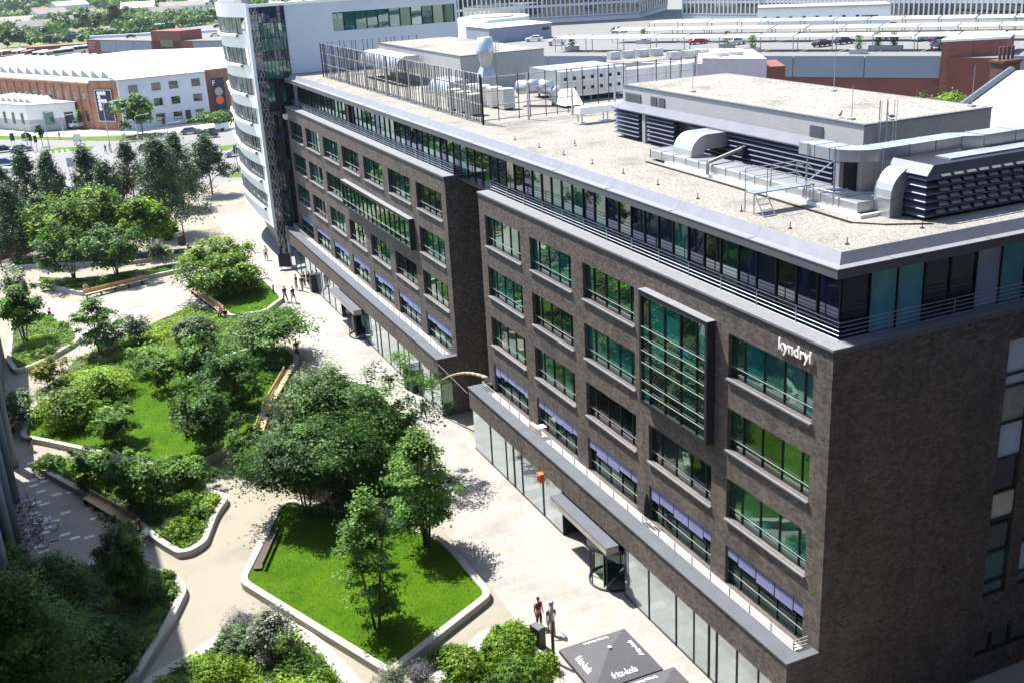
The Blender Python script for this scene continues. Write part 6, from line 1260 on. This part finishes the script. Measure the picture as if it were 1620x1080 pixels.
    body = skin_mesh('person_body', [V[k] for k in ks], [(ix[a], ix[b]) for a, b in E_], [R_[k] for k in ks], 1, 0)
    # face: nose, ears, eyes, mouth joined to the one body mesh
    bm = bmesh.new(); bm.from_mesh(body); h = Vector(V['hd'])
    def blob(c, r, sx=1, sy=1, sz=1):
        q = bmesh.ops.create_uvsphere(bm, u_segments=6, v_segments=5, radius=r)
        for v in q['verts']: v.co = Vector((v.co.x * sx, v.co.y * sy, v.co.z * sz)) + c
    blob(h + Vector((.098, 0, -.012)), .016, 1, .8, 1.5); blob(h + Vector((0, .08, -.01)), .024, .8, .4, 1.2); blob(h + Vector((0, -.08, -.01)), .024, .8, .4, 1.2)
    blob(h + Vector((.083, .03, .015)), .012); blob(h + Vector((.083, -.03, .015)), .012); blob(h + Vector((.082, 0, -.05)), .02, .5, 1, .35)
    for f in bm.faces: f.smooth = True
    bm.to_mesh(body); bm.free()
    def sub(keys, grow, ends, nm):
        kk = [k for k in keys]; vs = [Vector(V[k]) for k in kk]; e = [(kk.index(a), kk.index(b)) for a, b in E_ if a in kk and b in kk]; rr = [tuple((x + grow) for x in (R_[k] if isinstance(R_[k], tuple) else (R_[k], R_[k]))) for k in kk]
        for (a, b, f) in ends: vs.append(Vector(V[a]).lerp(Vector(V[b]), f)); kk.append(a + b); ra = R_[a] if isinstance(R_[a], tuple) else (R_[a],) * 2; rb = R_[b] if isinstance(R_[b], tuple) else (R_[b],) * 2; rr.append(tuple(x * (1 - f) + y * f + grow for x, y in zip(ra, rb))); e.append((keys.index(a), len(vs) - 1))
        return skin_mesh(nm, vs, e, rr, 1, 0)
    shirt = sub(['ch', 'ab', 'shl', 'shr'], .014, [('ab', 'pel', .75), ('shl', 'ell', .75), ('shr', 'elr', .75), ('ch', 'nk', .45)], 'shirt')
    trou = sub(['pel', 'hipl', 'hipr', 'knl', 'knr'], .014, [('pel', 'ab', .25), ('knl', 'anl', .85), ('knr', 'anr', .85)], 'trousers')
    shorts = sub(['pel', 'hipl', 'hipr'], .018, [('pel', 'ab', .25), ('hipl', 'knl', .85), ('hipr', 'knr', .85)], 'shorts')
    bm = bmesh.new()
    for q in (bmesh.ops.create_uvsphere(bm, u_segments=12, v_segments=8, radius=1),):
        for v in q['verts']:
            c = v.co.copy(); v.co = Vector((c.x * .098 - .02, c.y * .088, c.z * .108 + .03)) + h
            if c.x > .35 and c.z < .45: v.co.x = h.x + .03; v.co.z = max(v.co.z, h.z + .05)
            if c.z < -.5: v.co.z = h.z - .03
    for f in bm.faces: f.smooth = True
    hair = bpy.data.meshes.new('hair'); bm.to_mesh(hair); bm.free()
    for m_, k in ((body, 'skin'), (shirt, 'tee_b'), (trou, 'trou_d'), (shorts, 'shorts'), (hair, 'hair')): m_.materials.clear(); m_.materials.append(M[k])
    return dict(body=body, shirt=shirt, trousers=trou, shorts=shorts, hair=hair)
FIG = {p: figure(p) for p in ('stand', 'walk', 'sit', 'fold')}
def person(px, py, pose, face, top, bottom, label, hair='hair', z=0, short=False, sc_=1.0, group=None):
    x, y = G(px, py, z); t = thing('person', label, 'person', (x, y, z - (.5 - .5 if pose != 'sit' else .46)), face, group); t.scale = (sc_,) * 3; F = FIG[pose]
    b = link('person_body', F['body'], t); low = 'shorts' if short else 'trousers'
    for nm, k in (('shirt', top), (low, bottom), ('hair', hair)):
        o = link(nm, F[nm], t); o.material_slots[0].link = 'OBJECT'; o.material_slots[0].material = M[k]
    return t
P_ = person
S_ = .5
P_(853, 990, 'stand', -1.3, 'tee_r', 'tee_r', 'woman in dark red top and trousers standing behind the grey bin')
P_(873, 1002, 'walk', 1.4, 'tee_g', 'trou_g', 'man in grey T-shirt seen from behind beside the lamp post', short=True)
P_(671, 664, 'walk', 1.7, 'tee_g', 'tee_g', 'person in blue grey clothes walking near the brick building corner', hair='hairl')
P_(471, 566, 'stand', 1.6, 'tee_b', 'trou_d', 'man all in black standing by the wall end under the tiered tree')
P_(470, 459, 'stand', 2.5, 'tee_r', 'trou_g', 'slim person in pale trousers left of the man with a dark rucksack')
P_(479, 461, 'stand', .6, 'tee_b', 'trou_g', 'person in dark top and grey trousers in the group by the dark cabinet'); P_(483, 455, 'fold', 3.6, 'tee_r', 'jean', 'person in dark red top behind the group by the dark cabinet')
P_(490, 454, 'stand', 4.0, 'tee_b', 'trou_d', 'dark clothed person close to the left of the dark cabinet'); P_(493, 450, 'fold', 2.0, 'tee_k', 'trou_d', 'person in a tan top behind the dark cabinet'); P_(505, 452, 'stand', 3.0, 'tee_r', 'jean', 'person in a red top to the right of the dark cabinet')
P_(452, 478, 'walk', -1.2, 'tee_b', 'trou_d', 'woman in a black dress walking beyond the tiered tree', hair='hairl'); P_(465, 479, 'walk', -1.2, 'tee_b', 'trou_d', 'man in black shorts walking beyond the tiered tree', short=True)
P_(422, 412, 'walk', 1.5, 'tee_w', 'jean', 'person in pale shirt walking alone toward the crossing')
P_(297, 393, 'sit', .2, 'tee_p', 'jean', 'person in purple sitting on the wall below the far lamp post', z=S_)
P_(219, 438, 'sit', -1.3, 'tee_p', 'jean', 'person in violet sitting near the right end of the long timber bench', z=S_); P_(136, 459, 'sit', -1.3, 'tee_k', 'trou_g', 'person in brownish clothes sitting at the left end of the long timber bench', z=S_)
P_(350, 495, 'sit', -2.2, 'tee_k', 'trou_d', 'person in pink top sitting on the wall of the small round lawn', z=S_, hair='hairl'); P_(357, 500, 'sit', -2.0, 'tee_b', 'trou_d', 'person in black sitting beside the pink top on the small lawn wall', z=S_)
P_(47, 702, 'sit', -1.5, 'tee_g', 'shorts', 'person with bare legs sitting on the front wall of the sloping lawn', z=S_, short=True); P_(22, 690, 'stand', -.5, 'tee_b', 'trou_d', 'dark clothed person standing by the columns at the left border')
P_(232, 850, 'sit', 2.2, 'tee_w', 'jean', 'person in white shirt seated with back turned at the curved wall', z=S_, hair='hairl'); P_(221, 836, 'sit', 2.2, 'tee_r', 'jean', 'person in red seated next to the white shirt at the curved wall', z=S_)
P_(431, 645, 'sit', -.6, 'tee_w', 'jean', 'person in pale top sitting at the lower end of the pale bench', z=S_); P_(440, 648, 'sit', -.6, 'tee_b', 'jean', 'person in dark jeans sitting at the lower end of the pale bench', z=S_)
P_(12, 462, 'walk', .3, 'tee_w', 'trou_g', 'person in white walking at the left border past the thin pale tree')
P_(78, 501, 'sit', .5, 'tee_b', 'trou_d', 'person in black sitting on the wall behind the leafy tree at the left', z=S_)
for a in [(95, 221, 'tee_r', 'pedestrian in red crossing the road by the traffic lights'), (119, 226, 'tee_b', 'pedestrian in black by the tall blue road sign'), (225, 226, 'tee_r', 'pedestrian in red near the parked bicycles by the road'), (175, 240, 'tee_b', 'pedestrian in black left of the dark car on the road'), (168, 243, 'tee_g', 'pedestrian in grey waiting beside the road')]: P_(a[0], a[1], 'walk', 2, a[2], 'trou_d', a[3])
# ------------------------------------------------------------------ cars
def car_proto():
    t = thing('parked_car', 'x', 'car', (0, 0, 0)); pr = [(-2.15, .35), (-2.2, .62), (-2.1, .9), (-1.75, .98), (-1.25, 1.42), (.25, 1.46), (1.0, 1.0), (1.95, .86), (2.18, .62), (2.15, .35)]; mb = MB(); mb.smooth = False
    n = len(pr); ws = [.86 if z < 1.05 else .68 for x, z in pr]; vs = [(x, -w_, z) for (x, z), w_ in zip(pr, ws)] + [(x, w_, z) for (x, z), w_ in zip(pr, ws)]
    fs = [(i, (i + 1) % n, n + (i + 1) % n, n + i) for i in range(n)] + [tuple(range(n - 1, -1, -1)), tuple(range(n, 2 * n))]; mb.add(vs, fs); mb.build('body', M['c_grey'], t, bevel=.07)
    mb = MB()
    for s in (-1, 1): mb.add([(-1.62, s * .865, 1.0), (.85, s * .865, 1.0), (.22, s * .72, 1.39), (-1.2, s * .72, 1.36)], [(0, 1, 2, 3)])
    mb.add([(.35, -.64, 1.42), (.35, .64, 1.42), (1.0, .78, 1.035), (1.0, -.78, 1.035)], [(0, 1, 2, 3)]); mb.add([(-1.34, -.64, 1.38), (-1.34, .64, 1.38), (-1.78, .78, 1.02), (-1.78, -.78, 1.02)], [(0, 1, 2, 3)]); mb.build('car_window', M['carglass'], t, fix=False)
    for x in (-1.35, 1.38):
        for s in (-1, 1):
            mb = MB(); mb.tube((x, s * .7, .33), (x, s * .9, .33), .33, n=16); w_ = mb.build('wheel', M['rubber'], t); mb = MB(); mb.tube((x, s * .88, .33), (x, s * .92, .33), .2, n=12); mb.build('rim', M['alu'], w_)
    for s in (-1, 1):
        mb = MB(); mb.box((2.05, s * .62 - .18, .62), (2.2, s * .62 + .18, .76)); mb.build('headlight', M['lamp_w'], t); mb = MB(); mb.box((-2.2, s * .66 - .14, .68), (-2.1, s * .66 + .14, .86)); mb.build('tail_light', M['lamp_r'], t); mb = MB(); mb.box((.55, s * .98 - .1, .98), (.72, s * .98 + .1, 1.1)); mb.build('mirror', M['black'], t)
    return t
CAR = None
def car(px, py, rz, c_, label, z=0, s=(1, 1, 1), group='cars around the road'):
    global CAR
    x, y = G(px, py, z)
    if CAR is None: CAR = car_proto(); c = CAR
    else: c = copy_tree(CAR)
    c.location = (x, y, z); c.rotation_euler = (0, 0, rz); c.scale = s; tag(c, label, 'car', group); b = [o for o in c.children if o.name.startswith('body')][0]; b.material_slots[0].link = 'OBJECT'; b.material_slots[0].material = M[c_]
VAN = (1.0, 1.05, 1.35)
for a in [(6, 241, .1, 'c_black', 'black car at the left end of the road'), (34, 240, .1, 'c_grey', 'dark grey car behind the black one on the road'), (9, 262, -.1, 'c_blue', 'blue car nearest the pines on the road'), (-2, 274, -.1, 'c_white', 'white car cut by the left border'), (236, 239, .05, 'c_black', 'dark off road car beyond the pines'), (330, 218, -.25, 'c_black', 'black car under the broad street tree'), (303, 212, -.2, 'c_grey', 'grey car beside the black one under the street tree')]: car(*a)
car(374, 247, math.pi, 'c_silver', 'silver people carrier on the road beside the white tower', 0, (1, 1, 1.15)); car(126, 203, .2, 'c_white', 'white van parked at the grey shed door', 0, VAN)
DK = 'cars on the roof car park'
for a in [(881, 72, 2.6, 'c_white', 'white van on the car deck left of the tubs', VAN), (1104, 70, 0, 'c_red', 'dark red car on the roof car park', (1, 1, 1)), (1165, 71, .1, 'c_silver', 'silver car between two tubs on the car deck', (1, 1, 1)), (1301, 74, .1, 'c_black', 'black car below the nearest canopy on the car deck', (1, 1, 1)), (1335, 70, 0, 'c_black', 'second black car on the car deck right of the first', (1, 1, 1)), (1406, 64, 0, 'c_white', 'white car on the car deck beneath the middle canopies', (1, 1, 1)), (1457, 65, .2, 'c_white', 'white car right of the other white one on the car deck', (1, 1, 1)), (1483, 66, .2, 'c_purple', 'violet car beside the red block', (1, 1, 1)), (1486, 78, 1.3, 'c_grey', 'grey off road car next to the red block', (1, 1, 1.2)), (845, 66, 2.6, 'c_white', 'white car before the lilac block house', (1, 1, 1)), (980, 52, 0, 'c_blue', 'small blue car far back on the car deck', (1, 1, 1))]: car(a[0], a[1], a[2], a[3], a[4], 12.04, a[5], DK)
car(207, 60, .1, 'c_black', 'black car on the far red mall deck', 7.74, (1, 1, 1), 'cars on the far deck'); car(345, 44, .1, 'c_black', 'dark car on the far deck beside the white tower', 7.74, (1, 1, 1), 'cars on the far deck'); car(340, 58, .1, 'c_white', 'white car on the far deck beside the white tower', 7.74, (1, 1, 1), 'cars on the far deck')
# ------------------------------------------------------------------ bicycles by the columns
def bike_proto():
    t = thing('bicycle', 'x', 'bicycle', (0, 0, 0)); mb = MB()
    for x in (-.52, .52):
        mb = MB(); mb.path([(x + .33 * math.cos(a), 0, .34 + .33 * math.sin(a)) for a in np.linspace(0, 2 * math.pi, 20)[:-1]], .022, n=5, closed=True)
        for a in np.linspace(0, math.pi, 6)[:-1]: mb.tube((x + .32 * math.cos(a), 0, .34 + .32 * math.sin(a)), (x - .32 * math.cos(a), 0, .34 - .32 * math.sin(a)), .005, n=3)
        mb.build('wheel', M['rubber'], t)
    mb = MB(); pts = dict(bb=(-.08, 0, .3), st=(-.22, 0, .85), hd=(.38, 0, .82), rw=(-.52, 0, .34), fw=(.52, 0, .34))
    for a, b in (('bb', 'st'), ('st', 'hd'), ('bb', 'hd'), ('bb', 'rw'), ('st', 'rw'), ('hd', 'fw')): mb.tube(pts[a], pts[b], .02, n=6)
    mb.build('bike_frame', M['c_red'], t); mb = MB(); mb.path([(.3, -.28, 1.0), (.4, -.1, 1.02), (.4, .1, 1.02), (.3, .28, 1.0)], .016, n=5); mb.tube((.38, 0, .82), (.4, 0, 1.02), .018); mb.build('handlebar', M['black'], t); mb = MB(); mb.obox((-.24, 0, .95), .26, .14, .06); mb.tube((-.22, 0, .85), (-.24, 0, .95), .015); mb.build('saddle', M['black'], t)
    mb = MB(); mb.tube((-.08, -.1, .3), (-.08, .1, .3), .02); mb.obox((-.08, .13, .18), .08, .06, .02); mb.obox((-.08, -.13, .42), .08, .06, .02); mb.build('pedal', M['black'], t); return t
BK = None
for px, py, rz, c_, lab in [(38, 806, .3, 'c_blue', 'blue bicycle at the top of the row by the columns'), (42, 820, .2, 'c_red', 'red bicycle second in the row by the columns'), (48, 834, .15, 'c_red', 'red bicycle third in the row by the columns'), (44, 848, .25, 'c_black', 'black bicycle with pale basket by the columns'), (72, 843, .1, 'c_blue', 'blue bicycle standing out to the right of the row'), (48, 862, .2, 'c_red', 'red bicycle at the bottom of the row by the columns'), (56, 872, .1, 'c_grey', 'grey bicycle nearest the shaded tree')]:
    if BK is None: BK = bike_proto(); c = BK
    else: c = copy_tree(BK)
    x, y = G(px, py); c.location = (x, y, .01); c.rotation_euler = (.06, 0, rz); tag(c, lab, 'bicycle', 'bicycles parked by the columns'); b = [o for o in c.children if o.name.startswith('bike_frame')][0]; b.material_slots[0].link = 'OBJECT'; b.material_slots[0].material = M[c_]
for i in range(14):
    x, y = G(222 + i * 4.2 + random.uniform(-1, 1), 219 + random.uniform(-2, 2)); c = copy_tree(BK); c.location = (x, y, 0); c.rotation_euler = (0, 0, random.uniform(1.2, 1.8)); tag(c, 'bicycle in the rack by the road, %s from the round street tree' % ['nearest', 'second', 'third', 'fourth', 'fifth', 'sixth', 'seventh', 'eighth', 'ninth', 'tenth', 'eleventh', 'twelfth', 'thirteenth', 'farthest'][i], 'bicycle', 'bicycles in the rack by the road'); b = [o for o in c.children if o.name.startswith('bike_frame')][0]; b.material_slots[0].link = 'OBJECT'; b.material_slots[0].material = M[random.choice(['c_black', 'c_grey', 'c_blue'])]
# ------------------------------------------------------------------ plaza furniture
def plaza_lamp(px, py, h, label):
    x, y = G(px, py); t = thing('lamp_post', label, 'lamp post', (x, y, 0)); mb = MB(); mb.smooth = True; mb.tube((x, y, 0), (x, y, h * .68), .085, n=12); mb.build('pole', pm('post_brown', (.06, .045, .035), .6), t); mb = MB(); mb.smooth = True; mb.tube((x, y, h * .68), (x, y, h * .95), .1, n=12); mb.build('lamp_glass', M['alu'], t); mb = MB(); mb.lathe([(0, h * 1.0), (.11, h * .99), (.14, h * .95), (0, h * .94)], (x, y, 0), 12); mb.build('lamp_cap', M['galvd'], t)
plaza_lamp(876, 1046, hgt(876, 1046, 949), 'brown lamp post with a silver head beside the grey canvas parasol'); plaza_lamp(293, 386, hgt(293, 386, 348), 'dark lamp post at the edge of the far pine trees'); plaza_lamp(4, 430, hgt(4, 430, 395), 'dark lamp post at the left border by the furthest bed'); plaza_lamp(434, 470, hgt(434, 470, 450), 'short lamp post behind the bright tree by the promenade')
x, y = G(852, 1022); t = thing('litter_bin', 'slab shaped grey metal litter bin by the corner planting', 'bin', (x, y, 0)); mb = MB(); mb.obox((x, y, .62), .42, .75, 1.2, .25); mb.build('bin_body', M['capdark'], t, bevel=.03); mb = MB(); mb.obox((x, y, 1.235), .36, .66, .03, .25); mb.build('bin_lid', M['fascia'], t)
x, y = G(287, 388); t = thing('litter_bin', 'grey litter bin beside the dark far lamp post', 'bin', (x, y, 0)); mb = MB(); mb.obox((x, y, .6), .7, .5, 1.2, .2); mb.build('bin_body', M['capdark'], t, bevel=.03); mb = MB(); mb.obox((x, y, 1.22), .5, .34, .04, .2); mb.build('bin_lid', M['fascia'], t)
def parasol(pts, c, zc, ze, label, texts):
    t = thing('parasol', label, 'parasol', (c[0], c[1], 0)); mb = MB(); mb.tube((c[0], c[1], 0), (c[0], c[1], zc), .04, n=8); mb.build('pole', M['alu'], t); mb = MB(); mb.obox((c[0], c[1], .05), .9, .9, .1); mb.build('base', M['capdark'], t)
    top = (c[0], c[1], zc); mb = MB(); rim = []
    for i in range(4):
        a, b = pts[i], pts[(i + 1) % 4]; m = ((a[0] + b[0]) / 2, (a[1] + b[1]) / 2); rim += [(a[0], a[1], ze), (m[0], m[1], ze + .02)]
    mb.add([top] + rim, [(0, 1 + i, 1 + (i + 1) % 8) for i in range(8)]); mb.add(rim + [(p[0], p[1], ze - .2) for p in rim], [(i, (i + 1) % 8, 8 + (i + 1) % 8, 8 + i) for i in range(8)]); mb.build('canopy', M['canvas'], t, fix=False)
    mb = MB()
    for i in range(8): p = Vector(rim[i]); q = Vector(top); mb.tube(p - Vector((0, 0, .05)), q - Vector((0, 0, .06)), .015, n=4)
    mb.build('rib', M['alu'], t); mb = MB(); mb.lathe([(0, .08), (.09, .05), (.09, -.02)], top, 10); mb.build('finial', M['white'], t)
    for i in texts:                                           # white lettering on each flap
        a, b = Vector((*pts[i], ze)), Vector((*pts[(i + 1) % 4], ze)); X = (b - a).normalized(); m = (a + b) / 2; Y = (Vector(top) - m).normalized(); w_ = (b - a).length * .36
        o = text_obj('canopy_lettering', 'fritz-kola', 1, .002, M['white'], t, tuple(X), tuple(Y), tuple(m + Y * .3 - X * w_ / 2 + X.cross(Y) * .025), fitw=w_, fith=w_ * .26)
c = (-6.45, 6.5); h_ = 1.75; parasol([(c[0] - h_, c[1] - h_), (c[0] + h_, c[1] - h_), (c[0] + h_, c[1] + h_), (c[0] - h_, c[1] + h_)], c, 3.05, 2.42, 'square dark grey parasol with white lettering on every flap', (0, 1, 2, 3))
c2 = (-5.95, 2.9); parasol([(c2[0] - h_, c2[1] - h_), (c2[0] + h_, c2[1] - h_), (c2[0] + h_, c2[1] + h_), (c2[0] - h_, c2[1] + h_)], c2, 3.05, 2.42, 'second dark grey parasol cut by the bottom edge', (0, 2, 3))
def table(x, y, label, top='white'):
    t = thing('cafe_table', label, 'table', (x, y, 0)); mb = MB(); mb.obox((x, y, .735), .75, .75, .03); mb.build('tabletop', M[top], t); mb = MB(); mb.tube((x, y, .03), (x, y, .72), .03); mb.obox((x, y, .015), .45, .45, .03); mb.build('pedestal', M['black'], t)
def chair(x, y, rz, label):
    t = thing('cafe_chair', label, 'chair', (x, y, 0), rz); mb = MB(); o = Vector((x, y, 0)); mb.box((x - .2, y - .2, .44), (x + .2, y + .2, .47)); mb.build('seat', M['sail'], t); mb = MB(); mb.path([(x - .2, y - .2, .47), (x - .24, y - .2, .85), (x - .24, y + .2, .85), (x - .2, y + .2, .47)], .014, n=5); mb.tube((x - .22, y - .2, .66), (x - .22, y + .2, .66), .012); mb.build('backrest', M['wood'], t)
    for sx in (-.18, .18):
        for sy in (-.18, .18): mb = MB(); mb.tube((x + sx, y + sy, 0), (x + sx, y + sy, .45), .014, n=5); mb.build('leg', M['alu'], t)
table(-7.6, 8.0, 'small cafe table under the left corner of the lettered parasol', 'sail'); chair(-8.15, 8.5, .6, 'wire chair at the cafe table near the lamp post'); chair(-8.3, 7.2, -.4, 'thin framed chair at the edge of the parasol'); table(-6.0, 5.6, 'cafe table under the middle of the lettered parasol'); chair(-5.3, 6.4, 3.0, 'chair under the lettered parasol toward the building')
# boards and cabinets before the far block
for px, py, lab in ((452, 427, 'black menu board on a stand farther from the far shopfront'), (479, 422, 'black board on a stand close to the far shopfront')):
    x, y = G(px, py); t = thing('menu_board', lab, 'sign', (x, y, 0)); mb = MB(); mb.obox((x, y, 1.15), 1.35, .08, 1.5, -.25, rx=-.12); mb.build('board', M['black'], t); mb = MB(); mb.obox((x, y - .1, .1), 1.4, .7, .08, -.25); mb.obox((x - .5, y, .3), .06, .06, .5); mb.obox((x + .5, y, .3), .06, .06, .5); mb.build('stand', M['alu'], t)
for px, py, lab in ((500, 461, 'dark green cabinet between the people by the far shopfront'), (651, 613, 'left of the two dark cabinets before the nearer end of the far block'), (660, 618, 'right of the two dark cabinets before the nearer end of the far block'), (508, 453, 'dark green folded parasol cabinet behind the people')):
    x, y = G(px, py); t = thing('dark_cabinet', lab, 'cabinet', (x, y, 0)); mb = MB(); mb.obox((x, y, .95), 1.0, .7, 1.9, .05); mb.build('cabinet_body', M['louvd'], t, bevel=.02); mb = MB(); mb.obox((x, y - .36, .95), .03, .02, 1.8, .05); mb.obox((x, y, 1.92), 1.06, .76, .05, .05); mb.build('door_seam', M['capdark'], t)
# things on the ledge terrace and by the wall
x = -1.75; y, z = AX(857, 754, x); t = thing('wall_box', 'bright orange box fixed below the brick podium edge', 'box', (x, y, z)); mb = MB(); mb.box((x - .25, y - .22, z - .28), (x + .1, y + .22, z + .28)); mb.build('box_body', M['orange'], t, bevel=.02); mb = MB(); mb.box((x - .27, y - .12, z - .15), (x - .25, y + .12, z + .15)); mb.build('box_door', M['redc'], t)
tb = G(850, 674, 5.0); t = thing('terrace_table', 'small white table with wooden bench on the podium ledge', 'table', (-.45, tb[1], 4.31)); mb = MB(); mb.box((-.75, tb[1] - .45, 5.0), (-.15, tb[1] + .1, 5.04)); mb.build('tabletop', M['white'], t); mb = MB(); mb.tube((-.45, tb[1] - .18, 4.31), (-.45, tb[1] - .18, 5.0), .03); mb.box((-.6, tb[1] + .3, 4.31), (-.3, tb[1] + 1.3, 4.75)); mb.build('table_leg', M['wood'], t)
tb = G(1026, 795, 5.6); t = thing('folded_parasol', 'dark folded parasol leaning in a window bay above the ledge', 'parasol', (-.4, tb[1], 4.31)); mb = MB(); mb.smooth = True; mb.lathe([(.03, 0), (.03, .3), (.16, .5), (.2, .9), (.12, 1.5), (.05, 1.85), (.0, 1.9)], (-.4, tb[1], 4.31), 10); mb.build('canopy', M['louvd'], t); mb = MB(); mb.lathe([(.25, 0), (.25, .06), (0, .07)], (-.4, tb[1], 4.31), 12); mb.build('base', M['capdark'], t)
# branch like sculpture spanning the gap
mb = MB(); mb.smooth = True; A_ = Vector((-1.7, 41.6, 1.6)); pts = []
ya, za = 36.5, 5.25
for i in range(13):
    f = i / 12; p = Vector((-1.9 + f * 1.6, 42.6 - f * 7.6, 2.0 + 3.2 * math.sin(f * math.pi / 2) ** .8)); pts.append(p)
for i in range(12): mb.tube(pts[i], pts[i + 1], .05 + .09 * i / 12, .05 + .09 * (i + 1) / 12, n=8)
tag(mb.build('bent_pole', pm('weathered_pole', (.33, .24, .16), .7, 0, .2, 3)), 'weathered curved pole arching across the gap between the brick blocks', 'pole')
mb = MB(); mb.tube((-1.65, 41.5, 4.4), (-1.68, 35.5, 4.2), .012); tag(mb.build('stay_cable', M['galvd']), 'thin cable spanning the gap between the brick blocks', 'cable')
t = thing('wall_camera', 'white security camera and sign at the far top corner of the brick wall', 'camera', (-.15, 90.6, 17.4)); mb = MB(); mb.box((-.5, 90.4, 17.1), (-.02, 90.9, 17.5)); mb.box((-.3, 90.7, 16.9), (-.02, 91.3, 17.2)); mb.build('camera_body', M['white'], t); mb = MB(); mb.tube((0, 90.6, 17.55), (-.3, 90.6, 17.5), .05); mb.build('bracket', M['galvd'], t)
# ------------------------------------------------------------------ street furniture by the road
def street_lamp(px, py, top, label, arm=2.2, side=1):
    x, y = G(px, py); h = hgt(px, py, top); t = thing('street_lamp', label, 'street lamp', (x, y, 0)); mb = MB(); mb.tube((x, y, 0), (x, y, h * .93), .12, .07, n=8); mb.path([(x, y, h * .93), (x + .4 * side, y, h * .98), (x + arm * side, y, h)], .06, n=6); mb.build('pole', M['galv'], t); mb = MB(); mb.obox((x + (arm + .3) * side, y, h), .9, .3, .14); mb.build('lamp_head', M['alu'], t)
for a in [(79, 238, 178, 'tall grey mast right of the traffic lights'), (176, 242, 162, 'tall grey mast in front of the lettered banner'), (219, 224, 183, 'curved street lamp in front of the bright round street tree'), (45, 236, 200, 'street lamp bent over the black car'), (266, 214, 195, 'street lamp with flat head before the annex'), (386, 272, 198, 'pale mast close to the white tower'), (378, 275, 226, 'curved lamp mast beside the silver people carrier'), (197, 214, 172, 'thin lamp between the banner and the round street tree'), (101, 214, 183, 'small lamp in front of the low grey shed')]: street_lamp(*a)
def traffic_light(px, py, top, label):
    x, y = G(px, py); h = hgt(px, py, top); t = thing('traffic_light', label, 'traffic light', (x, y, 0)); mb = MB(); mb.tube((x, y, 0), (x, y, h), .08, n=8); mb.build('pole', M['galvd'], t); mb = MB(); mb.box((x - .25, y - .25, h - 1.1), (x + .25, y + .2, h + .1)); mb.box((x - .32, y - .2, h - 1.2), (x + .32, y - .14, h + .2)); mb.build('signal_head', M['black'], t)
for a in [(52, 240, 214, 'traffic light on the left beside the grey car'), (60, 242, 216, 'traffic light paired right of the left one'), (30, 268, 250, 'traffic light nearest the blue car'), (262, 214, 188, 'traffic light in front of the annex wall'), (374, 253, 232, 'traffic light before the silver people carrier')]: traffic_light(*a)
def road_sign(px, py, top, w_, c_, label):
    x, y = G(px, py); h = hgt(px, py, top); t = thing('road_sign', label, 'sign', (x, y, 0)); mb = MB(); mb.tube((x - w_ * .3, y, 0), (x - w_ * .3, y, h), .05); mb.tube((x + w_ * .3, y, 0), (x + w_ * .3, y, h), .05); mb.build('post', M['galvd'], t); mb = MB(); mb.box((x - w_ / 2, y - .1, h - 1.6), (x + w_ / 2, y - .05, h)); mb.build('sign_plate', M[c_], t)
road_sign(22, 232, 211, .9, 'c_blue', 'small blue road sign at the left'); road_sign(125, 232, 212, 1.4, 'c_white', 'tall pale road sign near the pedestrian in black'); road_sign(114, 278, 250, 1.0, 'galvd', 'tall narrow sign back among the left pines'); road_sign(196, 219, 212, .9, 'c_white', 'white sign on the verge before the banner')
x, y = G(352, 207); t = thing('white_trailer', 'small white trailer parked right of the broad street tree', 'trailer', (x, y, 0)); mb = MB(); mb.obox((x, y, 1.1), 3.0, 1.6, 1.3, -.1); mb.build('trailer_body', M['white'], t, bevel=.06); mb = MB(); mb.obox((x, y, .35), .6, 1.7, .6, -.1); mb.build('wheel', M['rubber'], t)
# brick wall at the left behind the pines
a, b = Vector(G(-20, 415)), Vector(G(62, 392)); mb = MB(); e = (b - a).normalized(); n2 = Vector((-e.y, e.x)); mb.prism([tuple(a), tuple(b), tuple(b + n2 * .4), tuple(a + n2 * .4)], 0, 2.2); tag(mb.build('garden_wall', M['brick_red']), 'reddish garden wall in the shade at the left border', 'wall')
# ------------------------------------------------------------------ the summer air over the far districts
mb = MB(); mb.box((-1010, -100, -1.1), (1410, 2410, 62)); hz = mb.build('haze', [], None); tag(hz, 'thin summer haze over the far trees and houses', 'haze', kind='stuff')
hm = bpy.data.materials.new('haze'); hm.use_nodes = True; hn = hm.node_tree.nodes; hn.remove(hn['Principled BSDF']); pv = hn.new('ShaderNodeVolumePrincipled'); pv.inputs['Color'].default_value = (.82, .9, 1, 1); pv.inputs['Density'].default_value = .00005; pv.inputs['Anisotropy'].default_value = .3
hm.node_tree.links.new(pv.outputs[0], hn['Material Output'].inputs['Volume']); hz.data.materials.append(hm)
